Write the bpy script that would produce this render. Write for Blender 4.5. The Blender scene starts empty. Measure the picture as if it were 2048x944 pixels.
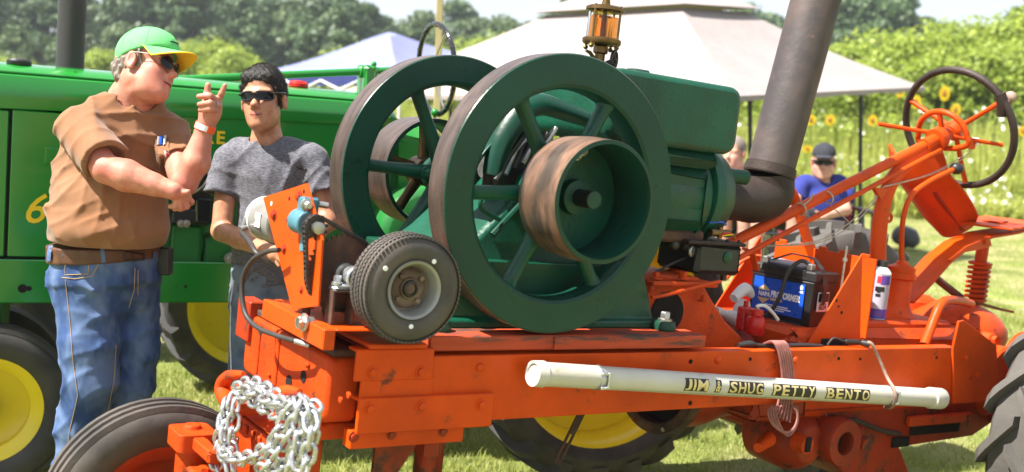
import bpy, math, random
import numpy as np
from mathutils import Matrix, Vector
random.seed(7); np.random.seed(7)
scene = bpy.context.scene
COL = scene.collection
R = math.radians

# ------------------------------------------------------------------ camera
F, CX, CY = 2150.0, 1024.0, 472.0          # focal length and centre in photo pixels
CAMZ, HORIZON, ROLL = 1.60, 250.0, R(2.0)
PITCH = math.atan((CY - HORIZON) / F)

def nrm(v):
    v = np.array(v, float); return v / np.linalg.norm(v)

_up = np.array([math.sin(ROLL)*math.cos(PITCH), -math.cos(ROLL)*math.cos(PITCH), -math.sin(PITCH)])
_Y = nrm(np.array([0, 0, 1.0]) - _up*_up[2]); _X = np.cross(_Y, _up)
W = np.array([_X, _Y, _up]); C = np.array([0, 0, CAMZ])

def frame(vpx, vpy, sy, depth, pc):
    """Pose of a machine: x along its length, y across (away from us), z up, from its vanishing points."""
    r = nrm([vpx-CX, vpy-CY, F]); b = sy-CY
    a = -(b*(vpy-CY)+F*F)/(vpx-CX)
    s = nrm([a, b, F]); u = np.cross(s, r); u = u if u[1] < 0 else -u
    oc = np.array([(pc[0]-CX)/F, (pc[1]-CY)/F, 1])*depth
    M = np.eye(4); M[:3, 0] = W@r; M[:3, 1] = W@s; M[:3, 2] = W@u; M[:3, 3] = C+W@oc
    return M
T = frame(4211, 655, 130, 3.25, (1132, 391))      # orange tractor; origin on the crankshaft at the near flywheel's face
TJ = frame(5000, 590, 150, 4.35, (0, 400))        # green tractor; origin on its hood side
I4 = np.eye(4)

def ray(px, py): return W@nrm([(px-CX)/F, (py-CY)/F, 1])
def hit(px, py, ax, val, M=T):
    Rm = M[:3, :3]; o = Rm.T@(C-M[:3, 3]); d = Rm.T@ray(px, py); t = (val-o[ax])/d[ax]
    return tuple(float(q) for q in (o+d*t))
def P(px, py, y, M=T): return hit(px, py, 1, y, M)
def Pz(px, py, z, M=T): return hit(px, py, 2, z, M)
def Px(px, py, x, M=T): return hit(px, py, 0, x, M)
def PW(px, py, Y): return hit(px, py, 1, Y, I4)
def tw(p, M=T): return M[:3, :3]@np.array(p, float)+M[:3, 3]
def ground_z(x, y):
    x = np.asarray(x, float); y = np.asarray(y, float); t = np.clip((y-5.2)/3.6, 0, 1); w = 1-t*t*(3-2*t)
    return w*(-0.078*8*np.tanh(np.maximum(x, -1.2)/8.0)-0.020*np.clip(y, -4, 8))+(1-w)*0.12
def ground_hit(px, py):
    d = ray(px, py); t = 0.5
    for _ in range(4000):
        p = C+d*t
        if p[2] <= ground_z(p[0], p[1]): break
        t += 0.01+t*0.002
    return p

cam_data = bpy.data.cameras.new('camera'); cam = bpy.data.objects.new('camera', cam_data); COL.objects.link(cam)
cam_data.sensor_width = 36.0; cam_data.lens = 36.0*F/2048.0; cam_data.clip_end = 2000; cam_data.clip_start = 0.05
_cm = np.eye(4); _cm[:3, 0] = W[:, 0]; _cm[:3, 1] = -W[:, 1]; _cm[:3, 2] = -W[:, 2]; _cm[:3, 3] = C
cam.matrix_world = Matrix(_cm.tolist()); scene.camera = cam
cam_data.dof.use_dof = True; cam_data.dof.focus_distance = 3.6; cam_data.dof.aperture_fstop = 2.4

# ------------------------------------------------------------------ light
SUN_EL, SUN_H = R(58), (-0.89, -0.455)
world = bpy.data.worlds.new('World'); scene.world = world; world.use_nodes = True
wn = world.node_tree.nodes; wl = world.node_tree.links
bg = wn['Background']; sky = wn.new('ShaderNodeTexSky'); sky.sky_type = 'NISHITA'; sky.sun_disc = False
sky.sun_elevation = SUN_EL; sky.sun_rotation = math.atan2(SUN_H[0], SUN_H[1]); sky.dust_density = 1.2; sky.air_density = 1.0; sky.ozone_density = 1.0
hz = wn.new('ShaderNodeMix'); hz.data_type = 'RGBA'; hz.inputs[0].default_value = 0.62; hz.inputs[7].default_value = (4.7, 4.8, 4.95, 1)   # thin bright summer haze over the whole sky
wl.new(sky.outputs[0], hz.inputs[6]); wl.new(hz.outputs[2], bg.inputs[0]); bg.inputs[1].default_value = 0.078
sun_d = bpy.data.lights.new('sun', 'SUN'); sun = bpy.data.objects.new('sun', sun_d); COL.objects.link(sun)
sun_d.energy = 5.0; sun_d.angle = R(0.55); sun_d.color = (1.0, 0.95, 0.87)
_h = nrm(SUN_H)*math.cos(SUN_EL); _to = Vector((_h[0], _h[1], math.sin(SUN_EL)))
sun.rotation_euler = _to.to_track_quat('Z', 'Y').to_euler(); sun.location = (-6, -4, 12)
scene.view_settings.view_transform = 'Standard'; scene.view_settings.look = 'None'
scene.view_settings.exposure = 1.55; scene.view_settings.gamma = 1.0; scene.view_settings.use_curve_mapping = False

# ------------------------------------------------------------------ materials
MATS = {}
def srgb(h):
    if isinstance(h, str):
        c = [int(h[i:i+2], 16)/255 for i in (0, 2, 4)]
    else: c = h
    return tuple((x/12.92 if x <= 0.04045 else ((x+0.055)/1.055)**2.4) for x in c)+(1,)
def mat(name, col, rough=0.5, metal=0.0, var=0.12, scale=8.0, bump=0.0, bscale=60.0, wear=None, wear_amt=0.0, wscale=12.0,
        coat=0.0, trans=0.0, ior=1.45, spec=0.5, sss=0.0, rvar=0.1, sheen=0.0, col2=None, c2scale=20.0, stretch=None, attr=None, attr_col=None, grime=None, grime_amt=0.0):
    """Principled material: base colour with mottling, optional worn patches, fine bump and uneven gloss."""
    m = bpy.data.materials.new(name); m.use_nodes = True; nt = m.node_tree; N = nt.nodes; L = nt.links
    b = N['Principled BSDF']; tc = N.new('ShaderNodeTexCoord'); co = tc.outputs['Object']
    if stretch:
        mp = N.new('ShaderNodeMapping'); mp.inputs['Scale'].default_value = stretch; L.new(co, mp.inputs[0]); co = mp.outputs[0]
    def noise(s, d=4.0, rg=0.55):
        n = N.new('ShaderNodeTexNoise'); n.inputs['Scale'].default_value = s; n.inputs['Detail'].default_value = d
        n.inputs['Roughness'].default_value = rg; L.new(co, n.inputs['Vector']); return n.outputs['Fac']
    def ramp(f, a, bb):
        r_ = N.new('ShaderNodeMapRange'); r_.inputs[1].default_value = a; r_.inputs[2].default_value = bb; L.new(f, r_.inputs[0]); return r_.outputs[0]
    def mix(f, a, bb):
        x = N.new('ShaderNodeMix'); x.data_type = 'RGBA'
        L.new(f, x.inputs[0])
        for i, q in ((6, a), (7, bb)):
            if isinstance(q, tuple): x.inputs[i].default_value = q
            else: L.new(q, x.inputs[i])
        return x.outputs[2]
    col = tuple(col)[:3]+(1,)
    lo = tuple(max(0, x*(1-var)) for x in col[:3])+(1,); hi = tuple(min(1, x*(1+var)) for x in col[:3])+(1,)
    c = mix(ramp(noise(scale), 0.3, 0.7), lo, hi)
    if col2 is not None: c = mix(ramp(noise(c2scale, 3), 0.42, 0.6), c, tuple(col2)[:3]+(1,))
    if grime is not None:      # broad uneven film of old oil and dust
        gn = N.new('ShaderNodeMath'); gn.operation = 'MULTIPLY'; L.new(ramp(noise(3.1, 9, 0.68), 0.46, 0.70), gn.inputs[0]); gn.inputs[1].default_value = grime_amt
        c = mix(gn.outputs[0], c, tuple(grime)[:3]+(1,))
    if attr:
        at = N.new('ShaderNodeAttribute'); at.attribute_name = attr; c = mix(at.outputs['Fac'], c, tuple(attr_col)[:3]+(1,))
    ro = ramp(noise(scale*2.3), 0.25, 0.75)
    rr = N.new('ShaderNodeMapRange'); L.new(ro, rr.inputs[0]); rr.inputs[3].default_value = max(0.02, rough-rvar); rr.inputs[4].default_value = min(1, rough+rvar)
    rout = rr.outputs[0]
    if wear is not None:
        w = ramp(noise(wscale, 8, 0.72), 1-wear_amt-0.04, 1-wear_amt+0.04)
        c = mix(w, c, tuple(wear)[:3]+(1,))
        mm = N.new('ShaderNodeMath'); mm.operation = 'MAXIMUM'; L.new(rout, mm.inputs[0])
        m2 = N.new('ShaderNodeMath'); m2.operation = 'MULTIPLY'; L.new(w, m2.inputs[0]); m2.inputs[1].default_value = 0.8; L.new(m2.outputs[0], mm.inputs[1]); rout = mm.outputs[0]
    L.new(c, b.inputs['Base Color']); L.new(rout, b.inputs['Roughness'])
    b.inputs['Metallic'].default_value = metal; b.inputs['Specular IOR Level'].default_value = spec
    b.inputs['Coat Weight'].default_value = coat; b.inputs['Coat Roughness'].default_value = 0.08
    b.inputs['Transmission Weight'].default_value = trans; b.inputs['IOR'].default_value = ior
    if sss: b.inputs['Subsurface Weight'].default_value = sss; b.inputs['Subsurface Radius'].default_value = (0.012, 0.005, 0.003); b.inputs['Subsurface Scale'].default_value = 1.0
    if sheen: b.inputs['Sheen Weight'].default_value = sheen
    if bump:
        bp = N.new('ShaderNodeBump'); bp.inputs['Strength'].default_value = 1.0; bp.inputs['Distance'].default_value = bump
        L.new(noise(bscale, 5, 0.6), bp.inputs['Height']); L.new(bp.outputs[0], b.inputs['Normal'])
    MATS[name] = m; return m

ORANGE = (0.58, 0.062, 0.003)
mat('orange', ORANGE, 0.40, spec=0.22, var=0.16, scale=5, bump=0.0012, bscale=90, wear=(0.14, 0.04, 0.02), wear_amt=0.345, wscale=9, grime=(0.20, 0.020, 0.006), grime_amt=0.35, rvar=0.14)
mat('orange_dirty_shade', (0.30, 0.028, 0.005), 0.5, spec=0.35, var=0.3, scale=4, bump=0.002, bscale=60, wear=(0.07, 0.028, 0.016), wear_amt=0.42, wscale=7, grime=(0.09, 0.018, 0.008), grime_amt=0.55, rvar=0.16)  # grimy orange; its darkness also paints under-rail shade on the lower castings
mat('orange_cast', (0.53, 0.054, 0.004), 0.45, spec=0.22, var=0.22, scale=6, bump=0.003, bscale=110, wear=(0.08, 0.03, 0.016), wear_amt=0.385, wscale=10, grime=(0.16, 0.02, 0.007), grime_amt=0.45, rvar=0.14)
mat('plank', (0.40, 0.05, 0.012), 0.7, var=0.3, scale=7, bump=0.003, bscale=40, wear=(0.07, 0.04, 0.03), wear_amt=0.42, wscale=6, stretch=(0.35, 1, 3))
mat('engine_green', (0.004, 0.066, 0.036), 0.36, spec=0.4, var=0.2, scale=5, bump=0.0022, bscale=80, wear=(0.035, 0.045, 0.03), wear_amt=0.37, wscale=14, grime=(0.012, 0.022, 0.014), grime_amt=0.7, rvar=0.12)
mat('engine_green_smooth', (0.005, 0.046, 0.029), 0.33, spec=0.35, var=0.12, scale=5, bump=0.0008, bscale=60, wear=(0.02, 0.035, 0.025), wear_amt=0.35, rvar=0.1, grime=(0.012, 0.028, 0.02), grime_amt=0.5)
mat('rim_steel', (0.17, 0.125, 0.105), 0.34, metal=0.75, var=0.35, scale=6, bump=0.0006, bscale=200, stretch=(1, 5, 1), rvar=0.14)
mat('pulley_steel', (0.26, 0.15, 0.10), 0.42, metal=0.6, var=0.4, scale=5, bump=0.0006, bscale=120, col2=(0.10, 0.075, 0.06), c2scale=7, stretch=(1, 3, 1), rvar=0.12)
mat('dark_steel', (0.05, 0.045, 0.042), 0.45, metal=0.6, var=0.3, scale=12, bump=0.001, wear=(0.09, 0.04, 0.02), wear_amt=0.34)
mat('rust', (0.10, 0.048, 0.03), 0.75, metal=0.15, var=0.4, scale=14, bump=0.002, col2=(0.045, 0.026, 0.02), c2scale=9)
mat('tan_rust', (0.20, 0.14, 0.10), 0.6, metal=0.2, var=0.35, scale=14, bump=0.001, col2=(0.10, 0.06, 0.04), c2scale=10)
mat('bare_steel', (0.42, 0.41, 0.39), 0.36, metal=0.9, var=0.2, scale=14, bump=0.0006, rvar=0.15)
mat('zinc', (0.50, 0.51, 0.53), 0.36, metal=0.85, var=0.2, scale=30, bump=0.0006, bscale=160, rvar=0.16)
mat('brass', (0.17, 0.105, 0.045), 0.4, metal=0.9, var=0.3, scale=20, rvar=0.12)
mat('exhaust', (0.105, 0.075, 0.066), 0.62, metal=0.25, var=0.25, scale=4, bump=0.0015, bscale=50, col2=(0.055, 0.046, 0.046), c2scale=3.2, wear=(0.18, 0.10, 0.075), wear_amt=0.33, wscale=8)
mat('exhaust_dark', (0.035, 0.024, 0.02), 0.6, metal=0.3, var=0.3, scale=6, bump=0.002, bscale=60)
mat('rubber', (0.028, 0.027, 0.026), 0.62, var=0.3, scale=7, bump=0.0012, bscale=60, col2=(0.05, 0.046, 0.04), c2scale=5, rvar=0.1)
mat('rubber_dusty', (0.085, 0.078, 0.07), 0.8, var=0.3, scale=6, bump=0.0015, bscale=60, col2=(0.08, 0.072, 0.065), c2scale=4)
mat('rubber_worn', (0.05, 0.045, 0.041), 0.6, var=0.3, scale=8, bump=0.0012, bscale=70, col2=(0.085, 0.07, 0.06), c2scale=6)
mat('black_plastic', (0.018, 0.018, 0.019), 0.42, var=0.2, scale=10, bump=0.0006, bscale=150)
mat('black_gloss', (0.012, 0.012, 0.013), 0.16, var=0.2, rvar=0.05, coat=0.5)
mat('black_cable', (0.03, 0.027, 0.026), 0.5, var=0.2)
mat('hole', (0.004, 0.003, 0.003), 0.9, var=0.1)
mat('deere_green', (0.012, 0.19, 0.022), 0.22, var=0.06, scale=2, bump=0.0003, bscale=20, coat=0.55, rvar=0.05)
mat('deere_green_cast', (0.014, 0.15, 0.028), 0.42, grime=(0.02, 0.03, 0.015), grime_amt=0.5, var=0.18, scale=6, bump=0.0015, bscale=70, rvar=0.1)
mat('deere_yellow', (0.80, 0.60, 0.008), 0.32, var=0.08, scale=4, coat=0.3, wear=(0.3, 0.2, 0.05), wear_amt=0.22, rvar=0.08)
mat('yellow_paint', (0.80, 0.52, 0.01), 0.45, var=0.05)
mat('stack_black', (0.03, 0.028, 0.028), 0.5, var=0.15, scale=6, bump=0.0008)
mat('white_pvc', (0.50, 0.48, 0.43), 0.36, var=0.06, scale=5, bump=0.0003, wear=(0.34, 0.28, 0.19), wear_amt=0.36, wscale=8, grime=(0.48, 0.42, 0.31), grime_amt=0.6, rvar=0.08)
mat('white_plastic', (0.78, 0.78, 0.76), 0.4, var=0.05, trans=0.25)
mat('white_print', (0.80, 0.80, 0.80), 0.5, var=0.02)
mat('gold_print', (0.66, 0.53, 0.26), 0.35, metal=0.3, var=0.15)
mat('black_print', (0.012, 0.012, 0.012), 0.4, var=0.1)
mat('blue_label', (0.008, 0.07, 0.46), 0.32, var=0.06, scale=12)
mat('red_plastic', (0.50, 0.012, 0.010), 0.28, var=0.12, scale=20)
mat('grey_motor', (0.27, 0.27, 0.255), 0.34, metal=0.35, var=0.12, scale=12, rvar=0.1, wear=(0.25, 0.2, 0.15), wear_amt=0.28)
mat('blue_paint', (0.06, 0.17, 0.22), 0.42, var=0.2, scale=20, wear=(0.05, 0.04, 0.03), wear_amt=0.36, wscale=30)
mat('string', (0.40, 0.34, 0.26), 0.85, var=0.2, scale=60)
mat('cord_pink', (0.26, 0.10, 0.085), 0.7, var=0.25, scale=40)
mat('cord_tan', (0.30, 0.20, 0.16), 0.8, var=0.25, scale=50)
mat('bottle_lilac', (0.40, 0.38, 0.47), 0.3, var=0.05)
mat('purple_print', (0.10, 0.045, 0.32), 0.35, var=0.1)
mat('red_print', (0.55, 0.03, 0.05), 0.4, var=0.05)
mat('grey_print', (0.30, 0.30, 0.34), 0.5, var=0.05)
mat('glass_amber', (0.95, 0.30, 0.03), 0.04, var=0.02, trans=1.0, ior=1.4, rvar=0.01)
mat('glass_clear', (0.97, 0.97, 0.95), 0.03, var=0.01, trans=1.0, ior=1.12, rvar=0.01)
mat('canvas_white', (0.27, 0.235, 0.23), 0.85, var=0.08, scale=1.2, bump=0.03, bscale=2.2)
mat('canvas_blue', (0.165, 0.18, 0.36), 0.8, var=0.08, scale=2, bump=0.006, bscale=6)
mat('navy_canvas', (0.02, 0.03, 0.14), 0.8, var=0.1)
mat('white_metal', (0.6, 0.6, 0.62), 0.4, var=0.05)
mat('black_metal', (0.02, 0.02, 0.022), 0.45, var=0.1)
mat('wood_pole', (0.36, 0.30, 0.14), 0.75, var=0.2, scale=8, stretch=(4, 4, 0.4))
mat('grey_bag', (0.05, 0.05, 0.055), 0.6, var=0.3, scale=6, bump=0.01, bscale=12)

# ------------------------------------------------------------------ mesh builder
class MB:
    def __init__(s): s.v = []; s.f = []; s.sm = []
    def add(s, v, f, smooth=True):
        o = len(s.v); s.v.extend([tuple(map(float, q)) for q in v]); s.f.extend([[i+o for i in q] for q in f]); s.sm.extend([smooth]*len(f)); return s
    def mark(s): return len(s.v)
    def xf(s, M, start=0):
        M = Matrix(M)
        for i in range(start, len(s.v)): s.v[i] = tuple(M@Vector(s.v[i]))
        return s
    def box(s, lo, hi, ch=0.0, M=None):
        k = s.mark(); lo = np.minimum(lo, hi)*1.0 if False else np.array(lo, float); hi = np.array(hi, float)
        lo, hi = np.minimum(lo, hi), np.maximum(lo, hi)
        ch = min(ch, 0.45*float((hi-lo).min()))
        if ch <= 0:
            v = [(x, y, z) for x in (lo[0], hi[0]) for y in (lo[1], hi[1]) for z in (lo[2], hi[2])]
            f = [(0, 1, 3, 2), (4, 6, 7, 5), (0, 4, 5, 1), (2, 3, 7, 6), (0, 2, 6, 4), (1, 5, 7, 3)]
        else:
            v = []; ix = {}
            for sx in (0, 1):
                for sy in (0, 1):
                    for sz in (0, 1):
                        sg = (sx, sy, sz); cor = [hi[i] if sg[i] else lo[i] for i in range(3)]
                        for a in range(3):
                            q = [cor[i]+(0 if i == a else (-ch if sg[i] else ch)) for i in range(3)]
                            ix[(sg, a)] = len(v); v.append(tuple(q))
            f = []
            for a in range(3):
                b_, c_ = (a+1) % 3, (a+2) % 3
                for sa in (0, 1):
                    def sg(ub, uc):
                        q = [0, 0, 0]; q[a] = sa; q[b_] = ub; q[c_] = uc; return tuple(q)
                    ring = [ix[(sg(0, 0), a)], ix[(sg(1, 0), a)], ix[(sg(1, 1), a)], ix[(sg(0, 1), a)]]
                    f.append(ring if sa else ring[::-1])
                for ub in (0, 1):
                    for uc in (0, 1):
                        q0 = [0, 0, 0]; q1 = [1, 1, 1]
                        e0 = [0]*3; e0[a] = 0; e0[b_] = ub; e0[c_] = uc; e1 = list(e0); e1[a] = 1
                        e0, e1 = tuple(e0), tuple(e1)
                        quad = [ix[(e0, b_)], ix[(e1, b_)], ix[(e1, c_)], ix[(e0, c_)]]
                        f.append(quad if (ub ^ uc) == 0 else quad[::-1])
            for sx in (0, 1):
                for sy in (0, 1):
                    for sz in (0, 1):
                        sg_ = (sx, sy, sz); t = [ix[(sg_, 0)], ix[(sg_, 1)], ix[(sg_, 2)]]
                        f.append(t if (sx+sy+sz) % 2 == 1 else t[::-1])
        s.add(v, f)
        if M is not None: s.xf(M, k)
        return s
    def prism(s, poly, axis, a, b):
        """poly: 2D outline in the plane square to axis, extruded from a to b along it."""
        n = len(poly); v = []
        for h in (a, b):
            for p in poly:
                q = {0: (h, p[0], p[1]), 1: (p[0], h, p[1]), 2: (p[0], p[1], h)}[axis]; v.append(q)
        f = [list(range(n))[::-1], list(range(n, 2*n))]+[[i, (i+1) % n, n+(i+1) % n, n+i] for i in range(n)]
        return s.add(v, f)
    def loft(s, rings, cap=True, closed_ring=True):
        n = len(rings[0]); v = [p for r_ in rings for p in r_]; f = []
        for k in range(len(rings)-1):
            for i in range(n if closed_ring else n-1):
                j = (i+1) % n; f.append([k*n+i, k*n+j, (k+1)*n+j, (k+1)*n+i])
        if cap: f.append(list(range(n))[::-1]); f.append([(len(rings)-1)*n+i for i in range(n)])
        return s.add(v, f)
    def lathe(s, prof, o=(0, 0, 0), d=(0, 1, 0), seg=32, cap=True, arc=None, up=None):
        """prof: list of (radius, height along d)."""
        d = Vector(d).normalized(); u = d.orthogonal().normalized() if up is None else (Vector(up)-Vector(up).dot(d)*d).normalized(); w = d.cross(u); o = Vector(o); rings = []
        for r_, h in prof:
            ring = []
            for i in range(seg):
                t = 2*math.pi*i/seg
                ring.append(tuple(o+d*h+(u*math.cos(t)+w*math.sin(t))*max(r_, 1e-5)))
            rings.append(ring)
        return s.loft(rings, cap=cap)
    def ring(s, prof, o, d, seg=48):
        """closed profile lathe (a solid ring)."""
        return s.lathe(list(prof)+[prof[0]], o, d, seg, cap=False)
    def cyl(s, a, b, r, r2=None, seg=20, ch=0.0):
        a = Vector(a); b = Vector(b); h = (b-a).length; r2 = r if r2 is None else r2
        pr = [(r, 0), (r2, h)] if ch <= 0 else [(r-ch, 0), (r, ch), (r2, h-ch), (r2-ch, h)]
        return s.lathe(pr, a, b-a, seg)
    def sph(s, c, r, seg=16, sc=(1, 1, 1)):
        k = s.mark(); n = seg//2
        s.lathe([(r*math.sin(math.pi*i/n), -r*math.cos(math.pi*i/n)) for i in range(n+1)], (0, 0, 0), (0, 0, 1), seg, cap=False)
        for i in range(k, len(s.v)): q = s.v[i]; s.v[i] = (q[0]*sc[0]+c[0], q[1]*sc[1]+c[1], q[2]*sc[2]+c[2])
        return s
    def tube(s, pts, r, seg=12, closed=False, smooth=0, flat=None, cap=True, up=None):
        """swept tube through pts; r one radius or one per point; flat=(a,b) gives an elliptic section."""
        pts = [Vector(p) for p in pts]; n = len(pts); rr = list(r) if hasattr(r, '__len__') else [r]*n
        if smooth:
            q = []; qr = []
            m = n if closed else n-1
            for i in range(m):
                g = lambda k: pts[k % n] if closed else pts[max(0, min(n-1, k))]
                p0, p1, p2, p3 = g(i-1), g(i), g(i+1), g(i+2)
                for k in range(smooth):
                    t = k/smooth
                    q.append(0.5*((2*p1)+(p2-p0)*t+(2*p0-5*p1+4*p2-p3)*t*t+(3*p1-p0-3*p2+p3)*t**3))
                    qr.append(rr[i]*(1-t)+rr[(i+1) % n]*t)
            if not closed: q.append(pts[-1]); qr.append(rr[-1])
            pts, rr, n = q, qr, len(q)
        tn = []
        for i in range(n):
            a = pts[(i-1) % n] if (closed or i > 0) else pts[i]; b = pts[(i+1) % n] if (closed or i < n-1) else pts[i]
            tn.append((b-a).normalized() if (b-a).length > 1e-9 else Vector((0, 0, 1)))
        u = Vector(up) if up is not None else tn[0].orthogonal(); u = (u-u.dot(tn[0])*tn[0]).normalized(); rings = []
        for i in range(n):
            u = (u-u.dot(tn[i])*tn[i]); u = u.normalized() if u.length > 1e-6 else tn[i].orthogonal().normalized(); w = tn[i].cross(u)
            fa, fb = (1, 1) if flat is None else flat
            rings.append([tuple(pts[i]+(u*math.cos(2*math.pi*k/seg)*fa+w*math.sin(2*math.pi*k/seg)*fb)*rr[i]) for k in range(seg)])
        if closed: rings.append(rings[0])
        return s.loft(rings, cap=cap and not closed)
    def bar(s, pts, w, t, wd=(0, 1, 0)):
        """flat strap: width w along wd, thickness t, following pts."""
        wd = Vector(wd).normalized(); pts = [Vector(p) for p in pts]; n = len(pts); rings = []
        for i in range(n):
            tg = (pts[min(i+1, n-1)]-pts[max(i-1, 0)]).normalized(); nn = tg.cross(wd).normalized()
            rings.append([tuple(pts[i]+wd*(a*w/2)+nn*(b*t/2)) for a, b in ((-1, -1), (1, -1), (1, 1), (-1, 1))])
        return s.loft(rings)
    def torus(s, c, d, R0, r, seg=48, ss=12):
        return s.ring([(R0+r*math.cos(2*math.pi*i/ss), r*math.sin(2*math.pi*i/ss)) for i in range(ss)], c, d, seg)
    def bolt(s, c, d, r, h=None, washer=True):
        h = r*0.8 if h is None else h; d = Vector(d).normalized(); c = Vector(c)
        if washer: s.lathe([(r*1.45, -0.002), (r*1.45, h*0.22), (r*1.3, h*0.25)], c, d, 14)
        s.lathe([(r, h*0.2), (r, h*0.85), (r*0.82, h)], c, d, 6); return s

class Thing: pass
def empty(name, label, cat, base=(0, 0, 0), M=T, group=None):
    o = bpy.data.objects.new(name, None); COL.objects.link(o); o.empty_display_size = 0.1
    B = np.array(M) @ np.array(Matrix.Translation(base)); o.matrix_world = Matrix(B.tolist())
    o['label'] = label; o['category'] = cat
    if group: o['group'] = group
    t = Thing(); t.o = o; t.base = np.array(base, float); t.M = M; return t
def mkmesh(name, V, Fc, m, smooth=True, ang=38, sm=None):
    me = bpy.data.meshes.new(name); me.from_pydata(V, [], Fc); me.validate(); me.update()
    if m is not None: me.materials.append(MATS[m] if isinstance(m, str) else m)
    if smooth:
        me.polygons.foreach_set('use_smooth', [True]*len(me.polygons))
        if ang: me.set_sharp_from_angle(angle=R(ang))
    return me
def part(name, mb, m, th, sub=None, bevel=0.0, ang=38, kind=None, label=None):
    """a mesh part of thing th (or of its part sub)."""
    if not mb.v: return None
    v = [tuple(np.array(q)-th.base) for q in mb.v]
    o = bpy.data.objects.new(name, mkmesh(name, v, mb.f, m, ang=ang)); COL.objects.link(o)
    o.parent = sub if sub is not None else th.o
    if bevel: bm_ = o.modifiers.new('bevel', 'BEVEL'); bm_.width = bevel; bm_.segments = 2; bm_.limit_method = 'ANGLE'; bm_.angle_limit = R(40)
    if kind: o['kind'] = kind
    if label: o['label'] = label
    return o
def solo(name, mb, m, label, cat, base=None, M=T, group=None, bevel=0.0, ang=38, kind=None):
    """a thing that is a single mesh."""
    a = np.array(mb.v); base = (a.min(0)+a.max(0))/2*np.array([1, 1, 0])+np.array([0, 0, a[:, 2].min()]) if base is None else np.array(base)
    v = [tuple(q) for q in a-base]
    o = bpy.data.objects.new(name, mkmesh(name, v, mb.f, m, ang=ang)); COL.objects.link(o)
    o.matrix_world = Matrix((np.array(M)@np.array(Matrix.Translation(base))).tolist())
    if kind: o['kind'] = kind
    if label: o['label'] = label
    if cat: o['category'] = cat
    if group: o['group'] = group
    if bevel: bm_ = o.modifiers.new('bevel', 'BEVEL'); bm_.width = bevel; bm_.segments = 2; bm_.limit_method = 'ANGLE'; bm_.angle_limit = R(40)
    return o
def copy_tree(o, parent=None, **props):
    c = o.copy(); COL.objects.link(c); c.parent = parent
    if parent is not None: c.matrix_parent_inverse = o.matrix_parent_inverse.copy()
    for k, v in props.items(): c[k] = v
    for ch in [x for x in bpy.data.objects if x.parent == o]: copy_tree(ch, c)
    return c
def text_mb(txt, size, bold=0.0, depth=0.002, shear=0.0, spacing=1.0):
    """lettering as flat raised geometry in the XZ plane facing -y, starting at the origin."""
    cu = bpy.data.curves.new('lettering', 'FONT'); cu.body = txt; cu.size = size; cu.extrude = depth/2; cu.offset = bold; cu.shear = shear; cu.space_character = spacing; cu.resolution_u = 3
    ob = bpy.data.objects.new('lettering', cu); COL.objects.link(ob)
    dg = bpy.context.evaluated_depsgraph_get(); me = bpy.data.meshes.new_from_object(ob.evaluated_get(dg))
    mb = MB(); mb.add([(v.co.x, -v.co.z, v.co.y) for v in me.vertices], [list(p.vertices) for p in me.polygons], False)
    bpy.data.objects.remove(ob); bpy.data.curves.remove(cu); bpy.data.meshes.remove(me); return mb
def slice_mb(mb, axis, levels):
    """cut a mesh at levels along an axis so that it can be bent round a curve."""
    import bmesh
    bm = bmesh.new(); vs = [bm.verts.new(q) for q in mb.v]
    for f in mb.f:
        try: bm.faces.new([vs[i] for i in f])
        except ValueError: pass
    no = [0, 0, 0]; no[axis] = 1
    for l in levels:
        co = [0, 0, 0]; co[axis] = l; bmesh.ops.bisect_plane(bm, geom=bm.verts[:]+bm.edges[:]+bm.faces[:], plane_co=co, plane_no=no)
    bm.verts.index_update(); r_ = MB(); r_.add([tuple(v.co) for v in bm.verts], [[v.index for v in f.verts] for f in bm.faces]); bm.free(); return r_
def basis(o, ex, ez):
    """4x4 with x axis ex, z axis ~ez, origin o."""
    x = Vector(ex).normalized(); z = Vector(ez); z = (z-z.dot(x)*x).normalized(); y = z.cross(x)
    M = Matrix(((x.x, y.x, z.x, o[0]), (x.y, y.y, z.y, o[1]), (x.z, y.z, z.z, o[2]), (0, 0, 0, 1))); return M
def npmesh(name, V, Q, m, smooth=False):
    """fast mesh from numpy arrays; Q all quads or all triangles."""
    me = bpy.data.meshes.new(name); k = Q.shape[1]
    me.vertices.add(len(V)); me.vertices.foreach_set('co', np.ascontiguousarray(V, dtype=np.float32).ravel())
    me.loops.add(Q.size); me.loops.foreach_set('vertex_index', np.ascontiguousarray(Q, dtype=np.int32).ravel())
    me.polygons.add(len(Q)); me.polygons.foreach_set('loop_start', np.arange(0, Q.size, k, dtype=np.int32)); 
    try: me.polygons.foreach_set('loop_total', np.full(len(Q), k, dtype=np.int32))
    except Exception: pass
    if smooth: me.polygons.foreach_set('use_smooth', np.ones(len(Q), dtype=bool))
    me.update(calc_edges=True); me.validate()
    if m is not None: me.materials.append(MATS[m] if isinstance(m, str) else m)
    return me
def link(name, me, loc=(0, 0, 0), rz=0.0, sc=1.0, parent=None, **props):
    o = bpy.data.objects.new(name, me); COL.objects.link(o); o.location = loc; o.rotation_euler = (0, 0, rz)
    o.scale = (sc, sc, sc) if not hasattr(sc, '__len__') else sc
    if parent is not None: o.parent = parent
    for k, v in props.items(): o[k] = v
    return o
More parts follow.
